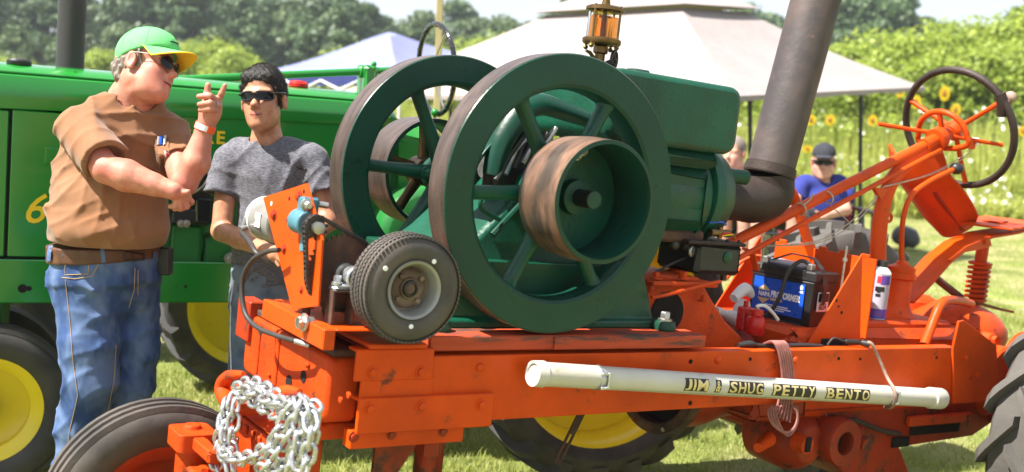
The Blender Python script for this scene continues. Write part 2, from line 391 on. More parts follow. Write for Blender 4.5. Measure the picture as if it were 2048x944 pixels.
# ------------------------------------------------------------------ ground, grass, meadow
def leaf_mat(name, c1, c2, transl=0.35, rough=0.5, scale=0.6):
    """foliage: two greens mixed per leaf position, light passing through."""
    m = bpy.data.materials.new(name); m.use_nodes = True; nt = m.node_tree; N = nt.nodes; L = nt.links
    b = N['Principled BSDF']; g = N.new('ShaderNodeNewGeometry'); rn = N.new('ShaderNodeMix'); rn.data_type = 'RGBA'
    nz = N.new('ShaderNodeTexNoise'); nz.inputs['Scale'].default_value = scale; nz.inputs['Detail'].default_value = 3
    tc = N.new('ShaderNodeTexCoord'); L.new(tc.outputs['Object'], nz.inputs['Vector'])
    ad = N.new('ShaderNodeMath'); ad.operation = 'ADD'; L.new(g.outputs['Random Per Island'], ad.inputs[0]); L.new(nz.outputs['Fac'], ad.inputs[1])
    mr = N.new('ShaderNodeMapRange'); L.new(ad.outputs[0], mr.inputs[0]); mr.inputs[1].default_value = 0.5; mr.inputs[2].default_value = 1.5
    L.new(mr.outputs[0], rn.inputs[0]); rn.inputs[6].default_value = tuple(c1)+(1,); rn.inputs[7].default_value = tuple(c2)+(1,)
    L.new(rn.outputs[2], b.inputs['Base Color']); b.inputs['Roughness'].default_value = rough
    tr = N.new('ShaderNodeBsdfTranslucent'); L.new(rn.outputs[2], tr.inputs[0])
    mx = N.new('ShaderNodeMixShader'); mx.inputs[0].default_value = transl; L.new(b.outputs[0], mx.inputs[1]); L.new(tr.outputs[0], mx.inputs[2])
    L.new(mx.outputs[0], N['Material Output'].inputs[0]); MATS[name] = m; return m
leaf_mat('leaf_far', (0.038, 0.080, 0.032), (0.10, 0.17, 0.05), 0.25, scale=0.25)
leaf_mat('leaf_mid', (0.06, 0.105, 0.04), (0.13, 0.20, 0.055), 0.3, scale=0.3)
leaf_mat('leaf_shrub', (0.18, 0.26, 0.03), (0.40, 0.48, 0.07), 0.5, scale=0.5)
leaf_mat('leaf_meadow', (0.27, 0.33, 0.05), (0.58, 0.60, 0.17), 0.5, scale=0.4)
leaf_mat('grass_blade', (0.17, 0.24, 0.035), (0.45, 0.46, 0.13), 0.4, scale=1.2)
leaf_mat('petal_white', (0.62, 0.60, 0.56), (0.80, 0.78, 0.74), 0.3)
leaf_mat('petal_yellow', (0.75, 0.50, 0.005), (0.85, 0.62, 0.01), 0.3)
mat('bark', (0.06, 0.045, 0.035), 0.9, var=0.3, scale=3, bump=0.02, bscale=10)
mat('seed_brown', (0.30, 0.14, 0.015), 0.9, var=0.3)
mat('soil_grass', (0.16, 0.19, 0.04), 0.95, var=0.35, scale=1.6, col2=(0.27, 0.25, 0.11), c2scale=2.2, bump=0.02, bscale=30)

xs = np.concatenate([[-250, -180, -120, -80, -55], np.arange(-36, 36.1, 1.0), [55, 80, 120, 180, 250]])
ys = np.concatenate([[-60, -30, -15, -8, -4], np.arange(0, 44, 1.0), [50, 60, 80, 110, 160, 220, 280]])
GX, GY = np.meshgrid(xs, ys, indexing='ij'); GZ = ground_z(GX, GY)
V = np.stack([GX.ravel(), GY.ravel(), GZ.ravel()], 1); ny_ = len(ys)
ii, jj = np.meshgrid(np.arange(len(xs)-1), np.arange(ny_-1), indexing='ij'); a_ = (ii*ny_+jj).ravel()
Q = np.stack([a_, a_+ny_, a_+ny_+1, a_+1], 1)
link('ground', npmesh('ground', V, Q, 'soil_grass', True), kind='structure', label='mown grass field sloping gently behind the machines')

rng = np.random.default_rng(3)
def blades(n, xy, h0, h1, w, m, name, bend=0.35):
    x, y = xy; n = len(x); z = ground_z(x, y)
    h = rng.uniform(h0, h1, n)*rng.uniform(0.6, 1.1, n); a = rng.uniform(0, 2*np.pi, n); ln = rng.uniform(0, bend, n)*h; la = rng.uniform(0, 2*np.pi, n)
    wv = np.stack([np.cos(a), np.sin(a), np.zeros(n)], 1)*(w*rng.uniform(0.6, 1.3, n))[:, None]
    b = np.stack([x, y, z-0.01], 1); mid = b+np.stack([np.cos(la)*ln*0.35, np.sin(la)*ln*0.35, h*0.6], 1); tip = b+np.stack([np.cos(la)*ln, np.sin(la)*ln, h], 1)
    V = np.stack([b-wv, b+wv, mid+wv*0.75, mid-wv*0.75, tip], 1).reshape(-1, 3)
    k = np.arange(n)*5
    Q = np.concatenate([np.stack([k, k+1, k+2], 1), np.stack([k, k+2, k+3], 1), np.stack([k+3, k+2, k+4], 1)])
    return npmesh(name, V, Q, m)
# mown grass where the photograph looks onto it: density falls with distance
gx = []; gy = []
for (x0, x1, y0, y1, n) in ((-3.2, 3.2, 2.6, 6.5, 150000), (-4.5, 4.5, 6.5, 10, 90000), (-4, 11, 10, 22, 110000)):
    gx.append(rng.uniform(x0, x1, n)); gy.append(rng.uniform(y0, y1, n))
gx = np.concatenate(gx); gy = np.concatenate(gy); keep = np.abs(gx) < gy*0.56+0.6; gx = gx[keep]; gy = gy[keep]
link('lawn_grass', blades(len(gx), (gx, gy), 0.03, 0.07, 0.0028, 'grass_blade', 'lawn_grass', 0.9), kind='stuff', label='short mown sunlit grass around the machines')

# wildflower meadow beyond the lawn: front edge at about 16 m
n = 70000
my = 19.6+rng.random(n)**1.4*18; mx = rng.uniform(-0.30, 0.58, n)*my*1.02
edge = 20.2+0.5*np.sin(mx*1.3)+0.4*np.sin(mx*0.47+1); kk = my > edge; mx, my = mx[kk], my[kk]; n = len(mx)
top = np.clip((my-19.5)*0.34+0.4, 0.4, 2.1)*(0.75+0.25*np.sin(mx*0.9+my*0.7))*rng.uniform(0.55, 1.1, n)
zb = ground_z(mx, my); a = rng.uniform(0, 2*np.pi, n)
wv = np.stack([np.cos(a), np.sin(a), 0*a], 1)*(0.012+0.02*rng.random(n))[:, None]
ln = np.stack([rng.normal(0, 0.14, n), rng.normal(0, 0.14, n), top], 1); b = np.stack([mx, my, zb], 1)
V = np.stack([b-wv*0.5, b+wv*0.5, b+ln*0.55+wv, b+ln*0.55-wv, b+ln], 1).reshape(-1, 3); k = np.arange(n)*5
Q1 = np.concatenate([np.stack([k, k+1, k+2], 1), np.stack([k, k+2, k+3], 1), np.stack([k+3, k+2, k+4], 1)])
# leaves on the stems
nl = 70000; si = rng.integers(0, n, nl); t = rng.uniform(0.15, 1.0, nl); base = b[si]+ln[si]*t[:, None]
az = rng.uniform(0, 2*np.pi, nl); el = rng.uniform(-0.4, 0.9, nl); sz = rng.uniform(0.05, 0.15, nl)
d = np.stack([np.cos(az)*np.cos(el), np.sin(az)*np.cos(el), np.sin(el)], 1)*sz[:, None]; sd = np.stack([-np.sin(az), np.cos(az), 0*az], 1)*(sz*0.28)[:, None]
VL = np.stack([base, base+d*0.5+sd, base+d, base+d*0.5-sd], 1).reshape(-1, 3); k = np.arange(nl)*4+len(V)
Q2 = np.concatenate([np.stack([k, k+1, k+2], 1), np.stack([k, k+2, k+3], 1)])
link('meadow', npmesh('meadow', np.concatenate([V, VL]), np.concatenate([Q1, Q2]), 'leaf_meadow'), kind='stuff', label='tall yellow green wildflower meadow behind the lawn')
nf = 1500; si = rng.integers(0, n, nf); si = si[(b[si][:, 0] > 2.5)]; nf = len(si); c = b[si]+ln[si]*0.98; rr = rng.uniform(0.025, 0.055, nf)
vv = []; qq = []
az = np.linspace(0, 2*np.pi, 7)[:-1]
tx = rng.normal(0, 0.5, (nf, 1)); ty = rng.normal(-0.4, 0.4, (nf, 1))
ringx = np.cos(az)[None]*rr[:, None]; ringy = np.sin(az)[None]*rr[:, None]
V = np.stack([c[:, 0:1]+ringx, c[:, 1:2]+ringy, c[:, 2:3]+ringx*tx+ringy*ty*-1.5], 2).reshape(-1, 3); k = np.arange(nf)*6
link('white_wildflowers', npmesh('white_wildflowers', V, np.concatenate([np.stack([k, k+1, k+2, k+3], 1), np.stack([k, k+3, k+4, k+5], 1)]), 'petal_white'), kind='stuff', label='scattered white blossoms across the meadow')

# sunflowers that show above the meadow
def sunflower_mesh(rad):
    st = MB(); st.tube([(0, 0, 0), (0.02, 0, 0.7), (0, -0.02, 1.4), (0, -0.05, 1.6)], 0.014, 7, smooth=3)
    lf = []
    for i in range(5):
        a = i*2.4; z = 0.5+i*0.19; lfm = MB(); d = Vector((math.cos(a), math.sin(a), 0.25)); s_ = Vector((-math.sin(a), math.cos(a), 0))*0.07; o = Vector((0, 0, z)); q = o+d*0.11; e = o+d*0.22+Vector((0, 0, -0.07))
        lfm.add([o, q+s_, e, q-s_], [(0, 1, 2, 3)]); lf.append(lfm)
    pe = MB()
    for i in range(22):
        a = 2*math.pi*i/22; o = Vector((0, -0.06, 1.6)); d = Vector((math.cos(a), -0.15*(i % 2), math.sin(a))); s_ = Vector((-math.sin(a), 0, math.cos(a)))*rad*0.17
        pe.add([o+d*rad*0.35, o+d*rad*0.7+s_, o+d*rad, o+d*rad*0.7-s_], [(0, 1, 2, 3)])
    ce = MB(); ce.lathe([(0.001, 0.03), (rad*0.3, 0.024), (rad*0.42, 0.0), (rad*0.4, -0.02)], (0, -0.06, 1.6), (0, -1, 0), 16)
    return [(nm, mkmesh(nm, m_.v, m_.f, ma)) for nm, m_, ma in [('stem', st, 'leaf_meadow')]+[('leaf', q_, 'leaf_shrub') for q_ in lf]+[('flower_head', pe, 'petal_yellow'), ('seed_disc', ce, 'seed_brown')]]
SFM = sunflower_mesh(0.108)
for (px, py, Y, lab) in ((1889, 187, 20.6, 'tall yellow sunflower highest inside the orange steering wheel rim'), (1832, 204, 21.4, 'yellow sunflower beside the rim of the orange steering wheel'), (1911, 220, 21.0, 'smaller yellow sunflower just under the tallest one'),
                    (1622, 240, 22.0, 'yellow sunflower right beside the leaning exhaust pipe'), (1660, 240, 21.6, 'yellow sunflower between exhaust pipe and dark canopy leg'), (1745, 241, 21.5, 'yellow sunflower just behind the dark canopy leg'), (1800, 181, 22.5, 'yellow sunflower under the pale canopy corner'),
                    (1615, 298, 21.0, 'low yellow sunflower above the seated man in blue'), (2046, 262, 21.4, 'yellow sunflower behind the steering wheel knob side'), (1560, 262, 22.4, 'yellow sunflower peeking behind the exhaust pipe')):
    p = PW(px, py, Y); gz = float(ground_z(p[0], p[1])); hgt = p[2]-gz
    o = bpy.data.objects.new('sunflower', None); COL.objects.link(o); o.location = (p[0], p[1]+0.06, gz); o.scale = (1, 1, hgt/1.6); o['label'] = lab; o['category'] = 'sunflower'; o['group'] = 'sunflowers in the meadow'
    for nm, me in SFM: link(nm, me, parent=o)

# ------------------------------------------------------------------ trees
def crown_mesh(name, h, wd, nclump, per, leaf, m, seed, base=0.18, shape=1.0):
    """leaf faces gathered in clumps spread through an uneven crown volume."""
    g = np.random.default_rng(seed); cl = []
    while len(cl) < nclump:
        z = g.uniform(base, 1.0); t = (z-base)/(1-base); rad = wd*0.5*(math.sin(math.pi*min(1, t*0.86+0.12))**0.6)*(1-0.45*t*shape)
        a = g.uniform(0, 2*np.pi); q = math.sqrt(g.uniform(0.12, 1.0))*rad*g.uniform(0.8, 1.15)
        cl.append((math.cos(a)*q, math.sin(a)*q, z*h, g.uniform(0.5, 1.15)*wd*0.15))
    cl = np.array(cl); n = nclump*per; ci = np.repeat(np.arange(nclump), per); d = g.normal(0, 1, (n, 3)); d /= np.linalg.norm(d, axis=1)[:, None]
    rr = cl[ci, 3]*(g.random(n)**0.4); c = cl[ci, :3]+d*rr[:, None]*np.array([1.25, 1.25, 0.8]); c[:, 2] = np.maximum(c[:, 2], 0.1)
    nn = d+g.normal(0, 0.6, (n, 3))+np.array([0, 0, 0.35]); nn /= np.linalg.norm(nn, axis=1)[:, None]; u = np.cross(nn, g.normal(0, 1, (n, 3))); u /= np.linalg.norm(u, axis=1)[:, None]; v = np.cross(nn, u)
    s = (leaf*g.uniform(0.5, 1.2, n))[:, None]
    V = np.stack([c-u*s, c+v*s*0.6, c+u*s, c-v*s*0.6], 1).reshape(-1, 3); k = np.arange(n)*4
    return npmesh(name, V, np.stack([k, k+1, k+2, k+3], 1), m), cl
def trunk_mesh(h, wd, cl, seed):
    g = random.Random(seed); mb = MB(); mb.tube([(0, 0, -0.2), (0.1, 0, h*0.25), (-0.1, 0.1, h*0.55), (0.05, 0, h*0.86)], [h*0.022, h*0.017, h*0.012, h*0.004], 8, smooth=3)
    for c in cl[::max(1, len(cl)//12)]:
        z = c[2]*0.6; mb.tube([(0, 0, z), (c[0]*0.5, c[1]*0.5, z+(c[2]-z)*0.6), tuple(c[:3])], [h*0.009, h*0.006, h*0.002], 5)
    return mkmesh('trunk', mb.v, mb.f, 'bark')
VARS = []
for i, (wd, sh, m, bs) in enumerate(((7.5, 0.9, 'leaf_far', 0.10), (6.2, 0.6, 'leaf_far', 0.08), (8.5, 1.0, 'leaf_far', 0.12), (7.0, 0.7, 'leaf_mid', 0.10), (9.0, 0.8, 'leaf_mid', 0.08))):
    me, cl = crown_mesh('crown', 13.0, wd, 80, 170, 0.30, m, 20+i, bs, sh); VARS.append((me, trunk_mesh(13.0, wd, cl, i)))
def tree(px, ytop, Y, var, lab, grp='trees in the far treeline', wsc=1.0):
    p = PW(px, ytop, Y); gz = float(ground_z(p[0], p[1])); h = max(2.0, p[2]-gz); s = h/13.0
    o = bpy.data.objects.new('tree', None); COL.objects.link(o); o.location = (p[0], Y, gz); o.rotation_euler = (0, 0, (px*0.37) % 6.28); o.scale = (s*wsc, s*wsc, s); o['label'] = lab; o['category'] = 'tree'; o['group'] = grp
    link('crown', VARS[var][0], parent=o); link('trunk', VARS[var][1], parent=o)
FT = 'dense green tree in the far treeline behind the blue and white canopies'
FL = 'dense dark tree in the far treeline behind the green tractor hood'
FR = 'dense tree in the far treeline past the leaning exhaust pipe'
for (px, yt, Y, v) in ((-40, -40, 82, 0), (40, -20, 90, 2), (95, -45, 84, 1), (170, -5, 92, 3), (205, 18, 100, 0), (262, -30, 86, 2), (330, -55, 88, 0), (392, -30, 80, 1), (445, -25, 92, 2), (490, 0, 84, 0), (540, 5, 95, 1), (590, 8, 88, 3), (30, 60, 72, 3), (240, 60, 74, 4), (430, 62, 72, 3), (510, 60, 73, 1), (130, 70, 70, 0), (330, 72, 76, 1)):
    tree(px, yt, Y, v, FL)
for (px, yt, Y, v) in ((640, -8, 86, 2), (690, -4, 84, 0), (735, 18, 90, 1), (762, 40, 96, 0), (800, 56, 100, 4), (850, 32, 98, 3), (915, 14, 104, 2), (955, 45, 96, 3), (1005, 48, 92, 4), (1060, 52, 94, 3), (1110, 40, 100, 4), (1145, 0, 96, 1), (1185, 30, 98, 2), (680, 70, 74, 2), (880, 70, 84, 4), (1000, 75, 80, 3), (610, 70, 74, 1)):
    tree(px, yt, Y, v, FT)
for (px, yt, Y, v) in ((1440, 34, 98, 3), (1490, 28, 100, 4), (1540, 40, 96, 2), (1590, 50, 92, 3), (1650, 40, 88, 0), (1700, 0, 84, 2), (1745, 2, 82, 0), (1785, 20, 80, 1), (1815, 4, 82, 1), (1850, 45, 86, 0), (1895, 55, 90, 3), (1945, 70, 96, 4), (2000, 62, 90, 0), (2050, 30, 84, 2), (2100, 30, 84, 3), (1620, 70, 78, 1), (1680, 70, 76, 0)):
    tree(px, yt, Y, v, FR)
# shrubs at the back of the meadow
SV = []
for i, (wd, h) in enumerate(((4.5, 4.0), (3.6, 4.0), (5.5, 4.0))):
    me, cl = crown_mesh('crown', h, wd, 60, 190, 0.085, 'leaf_shrub', 60+i, 0.02, 0.5); SV.append((me, trunk_mesh(h, wd, cl, i+9)))
def shrub(px, yt, Y, v, lab, w=1.0):
    p = PW(px, yt, Y); gz = float(ground_z(p[0], p[1])); s = max(0.4, (p[2]-gz)/4.0)
    o = bpy.data.objects.new('shrub', None); COL.objects.link(o); o.location = (p[0], Y, gz); o.rotation_euler = (0, 0, (px*0.91) % 6.28); o.scale = (s*w, s*w, s); o['label'] = lab; o['category'] = 'shrub'; o['group'] = 'shrubs behind the meadow'
    link('crown', SV[v][0], parent=o); link('trunk', SV[v][1], parent=o)
SR = 'bright yellow green shrub behind the meadow past the steering wheel'
SL = 'pale green shrub at the foot of the treeline behind the green tractor'
for (px, yt, Y, v) in ((1640, 118, 34, 0), (1700, 112, 33, 1), (1760, 96, 34, 2), (1815, 92, 32, 0), (1870, 88, 33, 1), (1925, 78, 31, 2), (1980, 86, 32, 0), (2035, 60, 30, 1), (2080, 50, 31, 2), (1560, 132, 36, 1), (1500, 140, 36, 0), (1850, 130, 27, 1), (1960, 120, 27, 0), (2040, 112, 27, 2), (1740, 150, 28, 2)):
    shrub(px, yt, Y, v, SR)
for (px, yt, Y, v) in ((15, 128, 52, 0), (195, 112, 50, 1), (370, 108, 50, 2), (430, 98, 50, 0), (480, 112, 48, 1), (960, 108, 46, 2), (1020, 92, 50, 0), (890, 120, 44, 1), (800, 108, 50, 2), (690, 118, 50, 0)):
    shrub(px, yt, Y, v, SL, 1.3)
# ------------------------------------------------------------------ summer haze: the far trees fade a little
HZ = MB(); HZ.box((-262, -72, -3.0), (262, 292, 22.0))
hm = bpy.data.materials.new('haze'); hm.use_nodes = True; hn = hm.node_tree.nodes; hn.remove(hn['Principled BSDF'])
pv_ = hn.new('ShaderNodeVolumePrincipled'); pv_.inputs['Color'].default_value = (0.86, 0.92, 1.0, 1); pv_.inputs['Density'].default_value = 0.0008; pv_.inputs['Anisotropy'].default_value = 0.3
hm.node_tree.links.new(pv_.outputs[0], hn['Material Output'].inputs['Volume'])
ho = bpy.data.objects.new('haze', mkmesh('haze', HZ.v, HZ.f, hm, False)); COL.objects.link(ho); ho['kind'] = 'stuff'; ho['label'] = 'thin pale summer haze in the air'
# ------------------------------------------------------------------ orange tractor chassis
YC = 0.39; GZ0 = -1.48           # its centre line and the ground in its own frame
tr = empty('tractor', 'orange painted vintage tractor chassis carrying the green engine on its frame', 'tractor', (1.0, YC, GZ0))
NEARD = (0, -1, 0)
def channel(x0, x1, y0, z0, z1, dirn, t=0.010, fl=0.06):
    mb = MB(); y1 = y0+dirn*fl
    poly = [(y0, z0), (y1, z0), (y1, z0+t), (y0+dirn*t, z0+t*1.4), (y0+dirn*t, z1-t*1.4), (y1, z1-t), (y1, z1), (y0, z1)]
    if dirn > 0: poly = poly
    mb.prism(poly, 0, x0, x1); return mb
# frame rails
for (y0, dn) in ((0.0, 1), (0.78, -1)):
    rail = part('frame_rail', channel(-0.60, 2.10, y0, -0.688, -0.489, dn), 'orange', tr, bevel=0.004)
    if dn == 1:
        for (px, py, r_) in ((963, 735, 5), (1381, 723, 5), (1500, 718, 4), (1640, 772, 6), (1677, 717, 4), (1873, 715, 4), (1380, 806, 5), (1570, 717, 3.5), (1720, 718, 3.5)):
            p = P(px, py, 0); mb = MB(); mb.lathe([(r_/620, 0.0), (r_/620, 0.0025), (r_/620*0.8, 0.0012)], p, NEARD, 14); part('hole', mb, 'hole', tr, sub=rail)
        for (px, py) in ((1435, 720), (1590, 720), (960, 735), (1958, 718)):
            p = P(px, py, 0); mb = MB(); mb.sph((p[0], -0.002, p[2]), 0.014, 12, (1, 0.6, 1)); part('rivet', mb, 'orange', tr, sub=rail)
# front angle plates, with bolts
def plate(name, px0, py0, px1, py1, y, th, bolts, m='orange'):
    a = P(px0, py0, y); b = P(px1, py1, y); mb = MB(); mb.box((a[0], y, b[2]), (b[0], y+th, a[2]), 0.003)
    mb.box((a[0], y+th+0.0005, a[2]-0.010), (b[0]-0.01, y+0.055, a[2]-0.001), 0.002)
    o = part(name, mb, m, tr)
    for (px, py) in bolts:
        q = P(px, py, y); k = MB(); k.bolt(q, NEARD, 0.0135); part('bolt', k, 'orange', tr, sub=o)
plate('angle_plate', 715, 699, 864, 759, -0.012, 0.0115, ((745, 746), (842, 744)))
plate('angle_plate', 719, 798, 983, 853, -0.021, 0.0125, ((740, 818), (843, 813), (963, 810)))
mb = MB(); a = P(720, 757, -0.008); b = P(862, 800, -0.008); mb.box((a[0]+0.004, -0.008, b[2]), (b[0], -0.0005, a[2]), 0.002); part('angle_plate', mb, 'orange', tr)
mb = MB(); mb.box((-0.63, 0.012, -0.752), (-0.262, 0.06, -0.7015), 0.003); o = part('cross_bar', mb, 'orange', tr)
for px in (708, 783, 885):
    q = P(px, 868, 0.012); k = MB(); k.bolt((q[0], 0.012, -0.716), NEARD, 0.011); part('bolt', k, 'orange_dirty_shade', tr, sub=o)
mb = MB(); mb.box((-0.50, 0.2, -0.752), (-0.27, 0.58, -0.7015), 0.004); part('cross_bar', mb, 'orange_dirty_shade', tr)
mb = MB(); mb.prism([(-0.47, -0.752), (-0.30, -0.752), (-0.45, -0.98), (-0.47, -0.98)], 1, 0.16, 0.175); part('gusset', mb, 'orange_dirty_shade', tr)
# bolts hanging under the frame behind the front axle
for (px, py, y) in ((855, 905, 0.25), (845, 925, 0.3), (870, 912, 0.45)):
    q = P(px, py, y); k = MB(); k.cyl((q[0], q[1], -0.7), (q[0], q[1], -1.02), 0.03, seg=12); k.lathe([(0.045, 0), (0.045, 0.05)], (q[0], q[1], -0.86), (0, 0, 1), 6); part('suspension_stud', k, 'orange_dirty_shade', tr)
# front block (radiator bottom casting) : rounded casting facing forward
def rbox(lo, hi, rad, seg=4, ax=0):
    """box whose outline square to axis ax has rounded corners."""
    i, j = [k for k in range(3) if k != ax]; pts = []
    for (sx, sy, a0) in ((1, 1, 0), (-1, 1, 90), (-1, -1, 180), (1, -1, 270)):
        cx = (hi[i]-rad) if sx > 0 else (lo[i]+rad); cy = (hi[j]-rad) if sy > 0 else (lo[j]+rad)
        for k in range(seg+1):
            t = R(a0+90*k/seg); pts.append((cx+rad*math.cos(t), cy+rad*math.sin(t)))
    mb = MB(); mb.prism(pts, ax, lo[ax], hi[ax]); return mb
fb = part('front_casting', rbox((-0.70, 0.045, -0.690), (-0.60, 0.70, -0.50), 0.035), 'orange_cast', tr, bevel=0.012)
for (y0, y1, z0, z1, t) in ((0.40, 0.425, -0.67, -0.52, 0.006), (0.56, 0.575, -0.67, -0.52, 0.005)):
    mb = MB(); mb.box((-0.70-t, y0, z0), (-0.699, y1, z1), 0.004); part('rib', mb, 'orange_cast', tr, sub=fb)
for (px, py, ry, rz) in ((578, 765, 0.014, 0.022), (607, 753, 0.010, 0.018)):
    q = Px(px, py, -0.7005); k = MB(); k.lathe([(rz, 0), (rz, 0.002), (rz*0.6, 0.0015)], q, (-1, 0, 0), 16); k2 = part('hole', k, 'hole', tr, sub=fb)
for (px, py) in ((540, 762), (540, 750), (684, 800), (700, 790), (618, 730)):
    q = Px(px, py, -0.70); k = MB(); k.bolt(q, (-1, 0, 0), 0.010, washer=False); part('bolt', k, 'orange_cast', tr, sub=fb)
# dark gap plates between the front casting and the starter base
mb = MB(); mb.box((-0.69, 0.05, -0.499), (-0.58, 0.74, -0.478), 0.004); part('shim_plate', mb, 'rust', tr)
mb = MB(); mb.box((-0.715, 0.64, -0.585), (-0.66, 0.75, -0.455), 0.004); part('side_bracket', mb, 'orange_dirty_shade', tr)
mb = MB(); mb.box((-0.60, 0.062, -0.486), (-0.43, 0.72, -0.470), 0.003); part('deck_plate', mb, 'orange_dirty_shade', tr)
# pedestal, hooks
pd = part('front_pedestal', rbox((-0.79, 0.20, -1.15), (-0.62, 0.58, -0.765), 0.03), 'orange_cast', tr, bevel=0.008)
mb = MB(); mb.prism([(-0.80, -0.75), (-0.56, -0.75), (-0.56, -0.70), (-0.66, -0.70)], 1, 0.10, 0.66); part('pedestal_top', mb, 'orange_cast', tr, bevel=0.006)
for i in range(6):
    y = 0.25+i*0.055; mb = MB(); mb.box((-0.80, y, -0.80), (-0.789, y+0.03, -0.775), 0.004); part('rib', mb, 'orange_cast', tr, sub=pd)
for y in (0.50, 0.43):
    mb = MB(); mb.box((-0.7925, y, -0.90), (-0.7895, y+0.017, -0.83), 0.001); part('slot', mb, 'hole', tr, sub=pd)
    mb = MB(); mb.box((-0.7945, y+0.004, -0.895), (-0.792, y+0.012, -0.835), 0.001); part('slot_bar', mb, 'bare_steel', tr, sub=pd)
for pix in (((490, 815), (474, 812), (450, 793), (445, 770), (458, 752), (488, 749)), ((598, 845), (584, 842), (560, 822), (556, 800), (569, 783), (600, 784))):
    mb = MB(); pts = [Px(a_, b_, -0.83+0.0*k) for k, (a_, b_) in enumerate(pix)]; pts[0] = (-0.77, pts[0][1], pts[0][2]); mb.tube(pts, [0.024, 0.025, 0.025, 0.023, 0.018, 0.009], 12, smooth=5); part('tow_hook', mb, 'orange_cast', tr)
# front axle and steering arm towards the far front wheel
AX = -0.84; AZ = -0.985
mb = MB(); mb.cyl((AX, 0.45, AZ), (AX, 0.60, AZ), 0.055, seg=20, ch=0.006); mb.cyl((AX, 0.50, AZ), (AX, 0.53, AZ), 0.068, seg=20, ch=0.006)
mb.cyl((AX, 0.15, AZ), (AX, 0.44, AZ), 0.055, seg=20); part('front_axle', mb, 'orange_cast', tr)
kp = P(383, 872, 0.53)
mb = MB(); mb.cyl((kp[0], kp[1], AZ-0.05), (kp[0], kp[1], kp[2]-0.02), 0.042, seg=18, ch=0.005); part('king_pin', mb, 'orange_cast', tr)
mb = MB(); k = rbox((kp[0]-0.06, kp[1]-0.075, kp[2]-0.03), (kp[0]+0.06, kp[1]+0.055, kp[2]+0.025), 0.02, ax=2); mb.add(k.v, k.f); mb.cyl((kp[0], kp[1], kp[2]+0.02), (kp[0], kp[1], kp[2]+0.037), 0.03, 0.024, seg=16)
mb.box((kp[0]-0.02, kp[1]-0.22, kp[2]-0.018), (kp[0]+0.02, kp[1]-0.06, kp[2]+0.018), 0.006); part('steering_arm', mb, 'orange_cast', tr, bevel=0.004)
mb = MB(); mb.box((kp[0]-0.03, kp[1]-0.20, AZ+0.045), (kp[0]+0.05, kp[1]-0.06, AZ+0.068), 0.008); mb.cyl((kp[0], kp[1]-0.14, AZ+0.06), (kp[0], kp[1]-0.14, AZ+0.085), 0.02, seg=6); part('axle_clamp', mb, 'orange_cast', tr)
for y in (0.38, 0.47):
    k = MB(); k.bolt((AX-0.01, y, AZ+0.052), (0, 0, 1), 0.012); part('bolt', k, 'orange_cast', tr)

def tyre_profile(Rt, Rr, w, crown=0.5):
    h = Rt-Rr
    return [(Rr, -w*0.36), (Rr+h*0.06, -w*0.41), (Rr+h*0.35, -w*0.5), (Rr+h*0.62, -w*0.5), (Rr+h*0.86, -w*0.44), (Rt-h*0.03, -w*0.36), (Rt, -w*0.18), (Rt, w*0.18), (Rt-h*0.03, w*0.36), (Rr+h*0.86, w*0.44), (Rr+h*0.62, w*0.5), (Rr+h*0.35, w*0.5), (Rr+h*0.06, w*0.41), (Rr, w*0.36)]
def lug_tyre(c, Rt, Rr, w, n=20, lug=0.035, seg=64, d=(0, 1, 0), tw_=1):
    """tractor tyre: carcass and staggered chevron bars."""
    mb = MB(); mb.ring(tyre_profile(Rt-lug, Rr, w*0.94), (0, 0, 0), (0, 1, 0), seg)
    for i in range(2*n):
        sd = 1 if i % 2 else -1; t0 = 2*math.pi*(i//2)/n+(math.pi/n if sd > 0 else 0)
        rings = []
        for k in range(6):
            s_ = k/5; yy = sd*(-0.03+s_*0.53)*w; dt = tw_*s_*0.26*(0.75/Rt)
            rr_ = (Rt-0.004*0) if s_ < 0.75 else Rt-(s_-0.75)*0.30*0.5
            rb = Rt-lug*1.7-(max(0, s_-0.6)*0.09); hw = (0.022+0.012*s_)/Rt; ring = []
            for (rad, q) in ((rb, -hw*1.35), (rr_, -hw*0.8), (rr_, hw*0.8), (rb, hw*1.35)):
                t = t0+dt+q; ring.append((rad*math.cos(t), yy, rad*math.sin(t)))
            rings.append(ring if sd > 0 else ring[::-1])
        mb.loft(rings)
    for i in range(len(mb.v)): q = mb.v[i]; mb.v[i] = (q[0]+c[0], q[1]+c[1], q[2]+c[2])
    return mb
def wheel_rim(c, Rr, w, dish=0.05, sd=-1):
    """pressed rim and disc; sd gives the side the disc is dished to."""
    mb = MB(); mb.ring([(Rr+0.012, -w*0.38), (Rr+0.022, -w*0.40), (Rr-0.006, -w*0.37), (Rr-0.05, -w*0.15), (Rr-0.05, w*0.15), (Rr-0.006, w*0.37), (Rr+0.022, w*0.40), (Rr+0.012, w*0.38), (Rr-0.012, w*0.34), (Rr-0.028, w*0.1), (Rr-0.028, -w*0.1), (Rr-0.012, -w*0.34)], c, (0, 1, 0), 56); return mb
def rim_disc(c, Rr, off, dish):
    mb = MB(); mb.lathe([(Rr-0.045, off), (Rr*0.82, off+dish*0.1), (Rr*0.74, off+dish*0.55), (Rr*0.55, off+dish*0.9), (Rr*0.3, off+dish), (0.06, off+dish), (0.0, off+dish)], c, (0, 1, 0), 48, cap=False)
    k = MB(); k.add(mb.v, mb.f); k.lathe([(Rr-0.045, off+0.012), (Rr*0.55, off+dish*0.9+0.014), (0.0, off+dish+0.014)], c, (0, 1, 0), 48, cap=False); return k
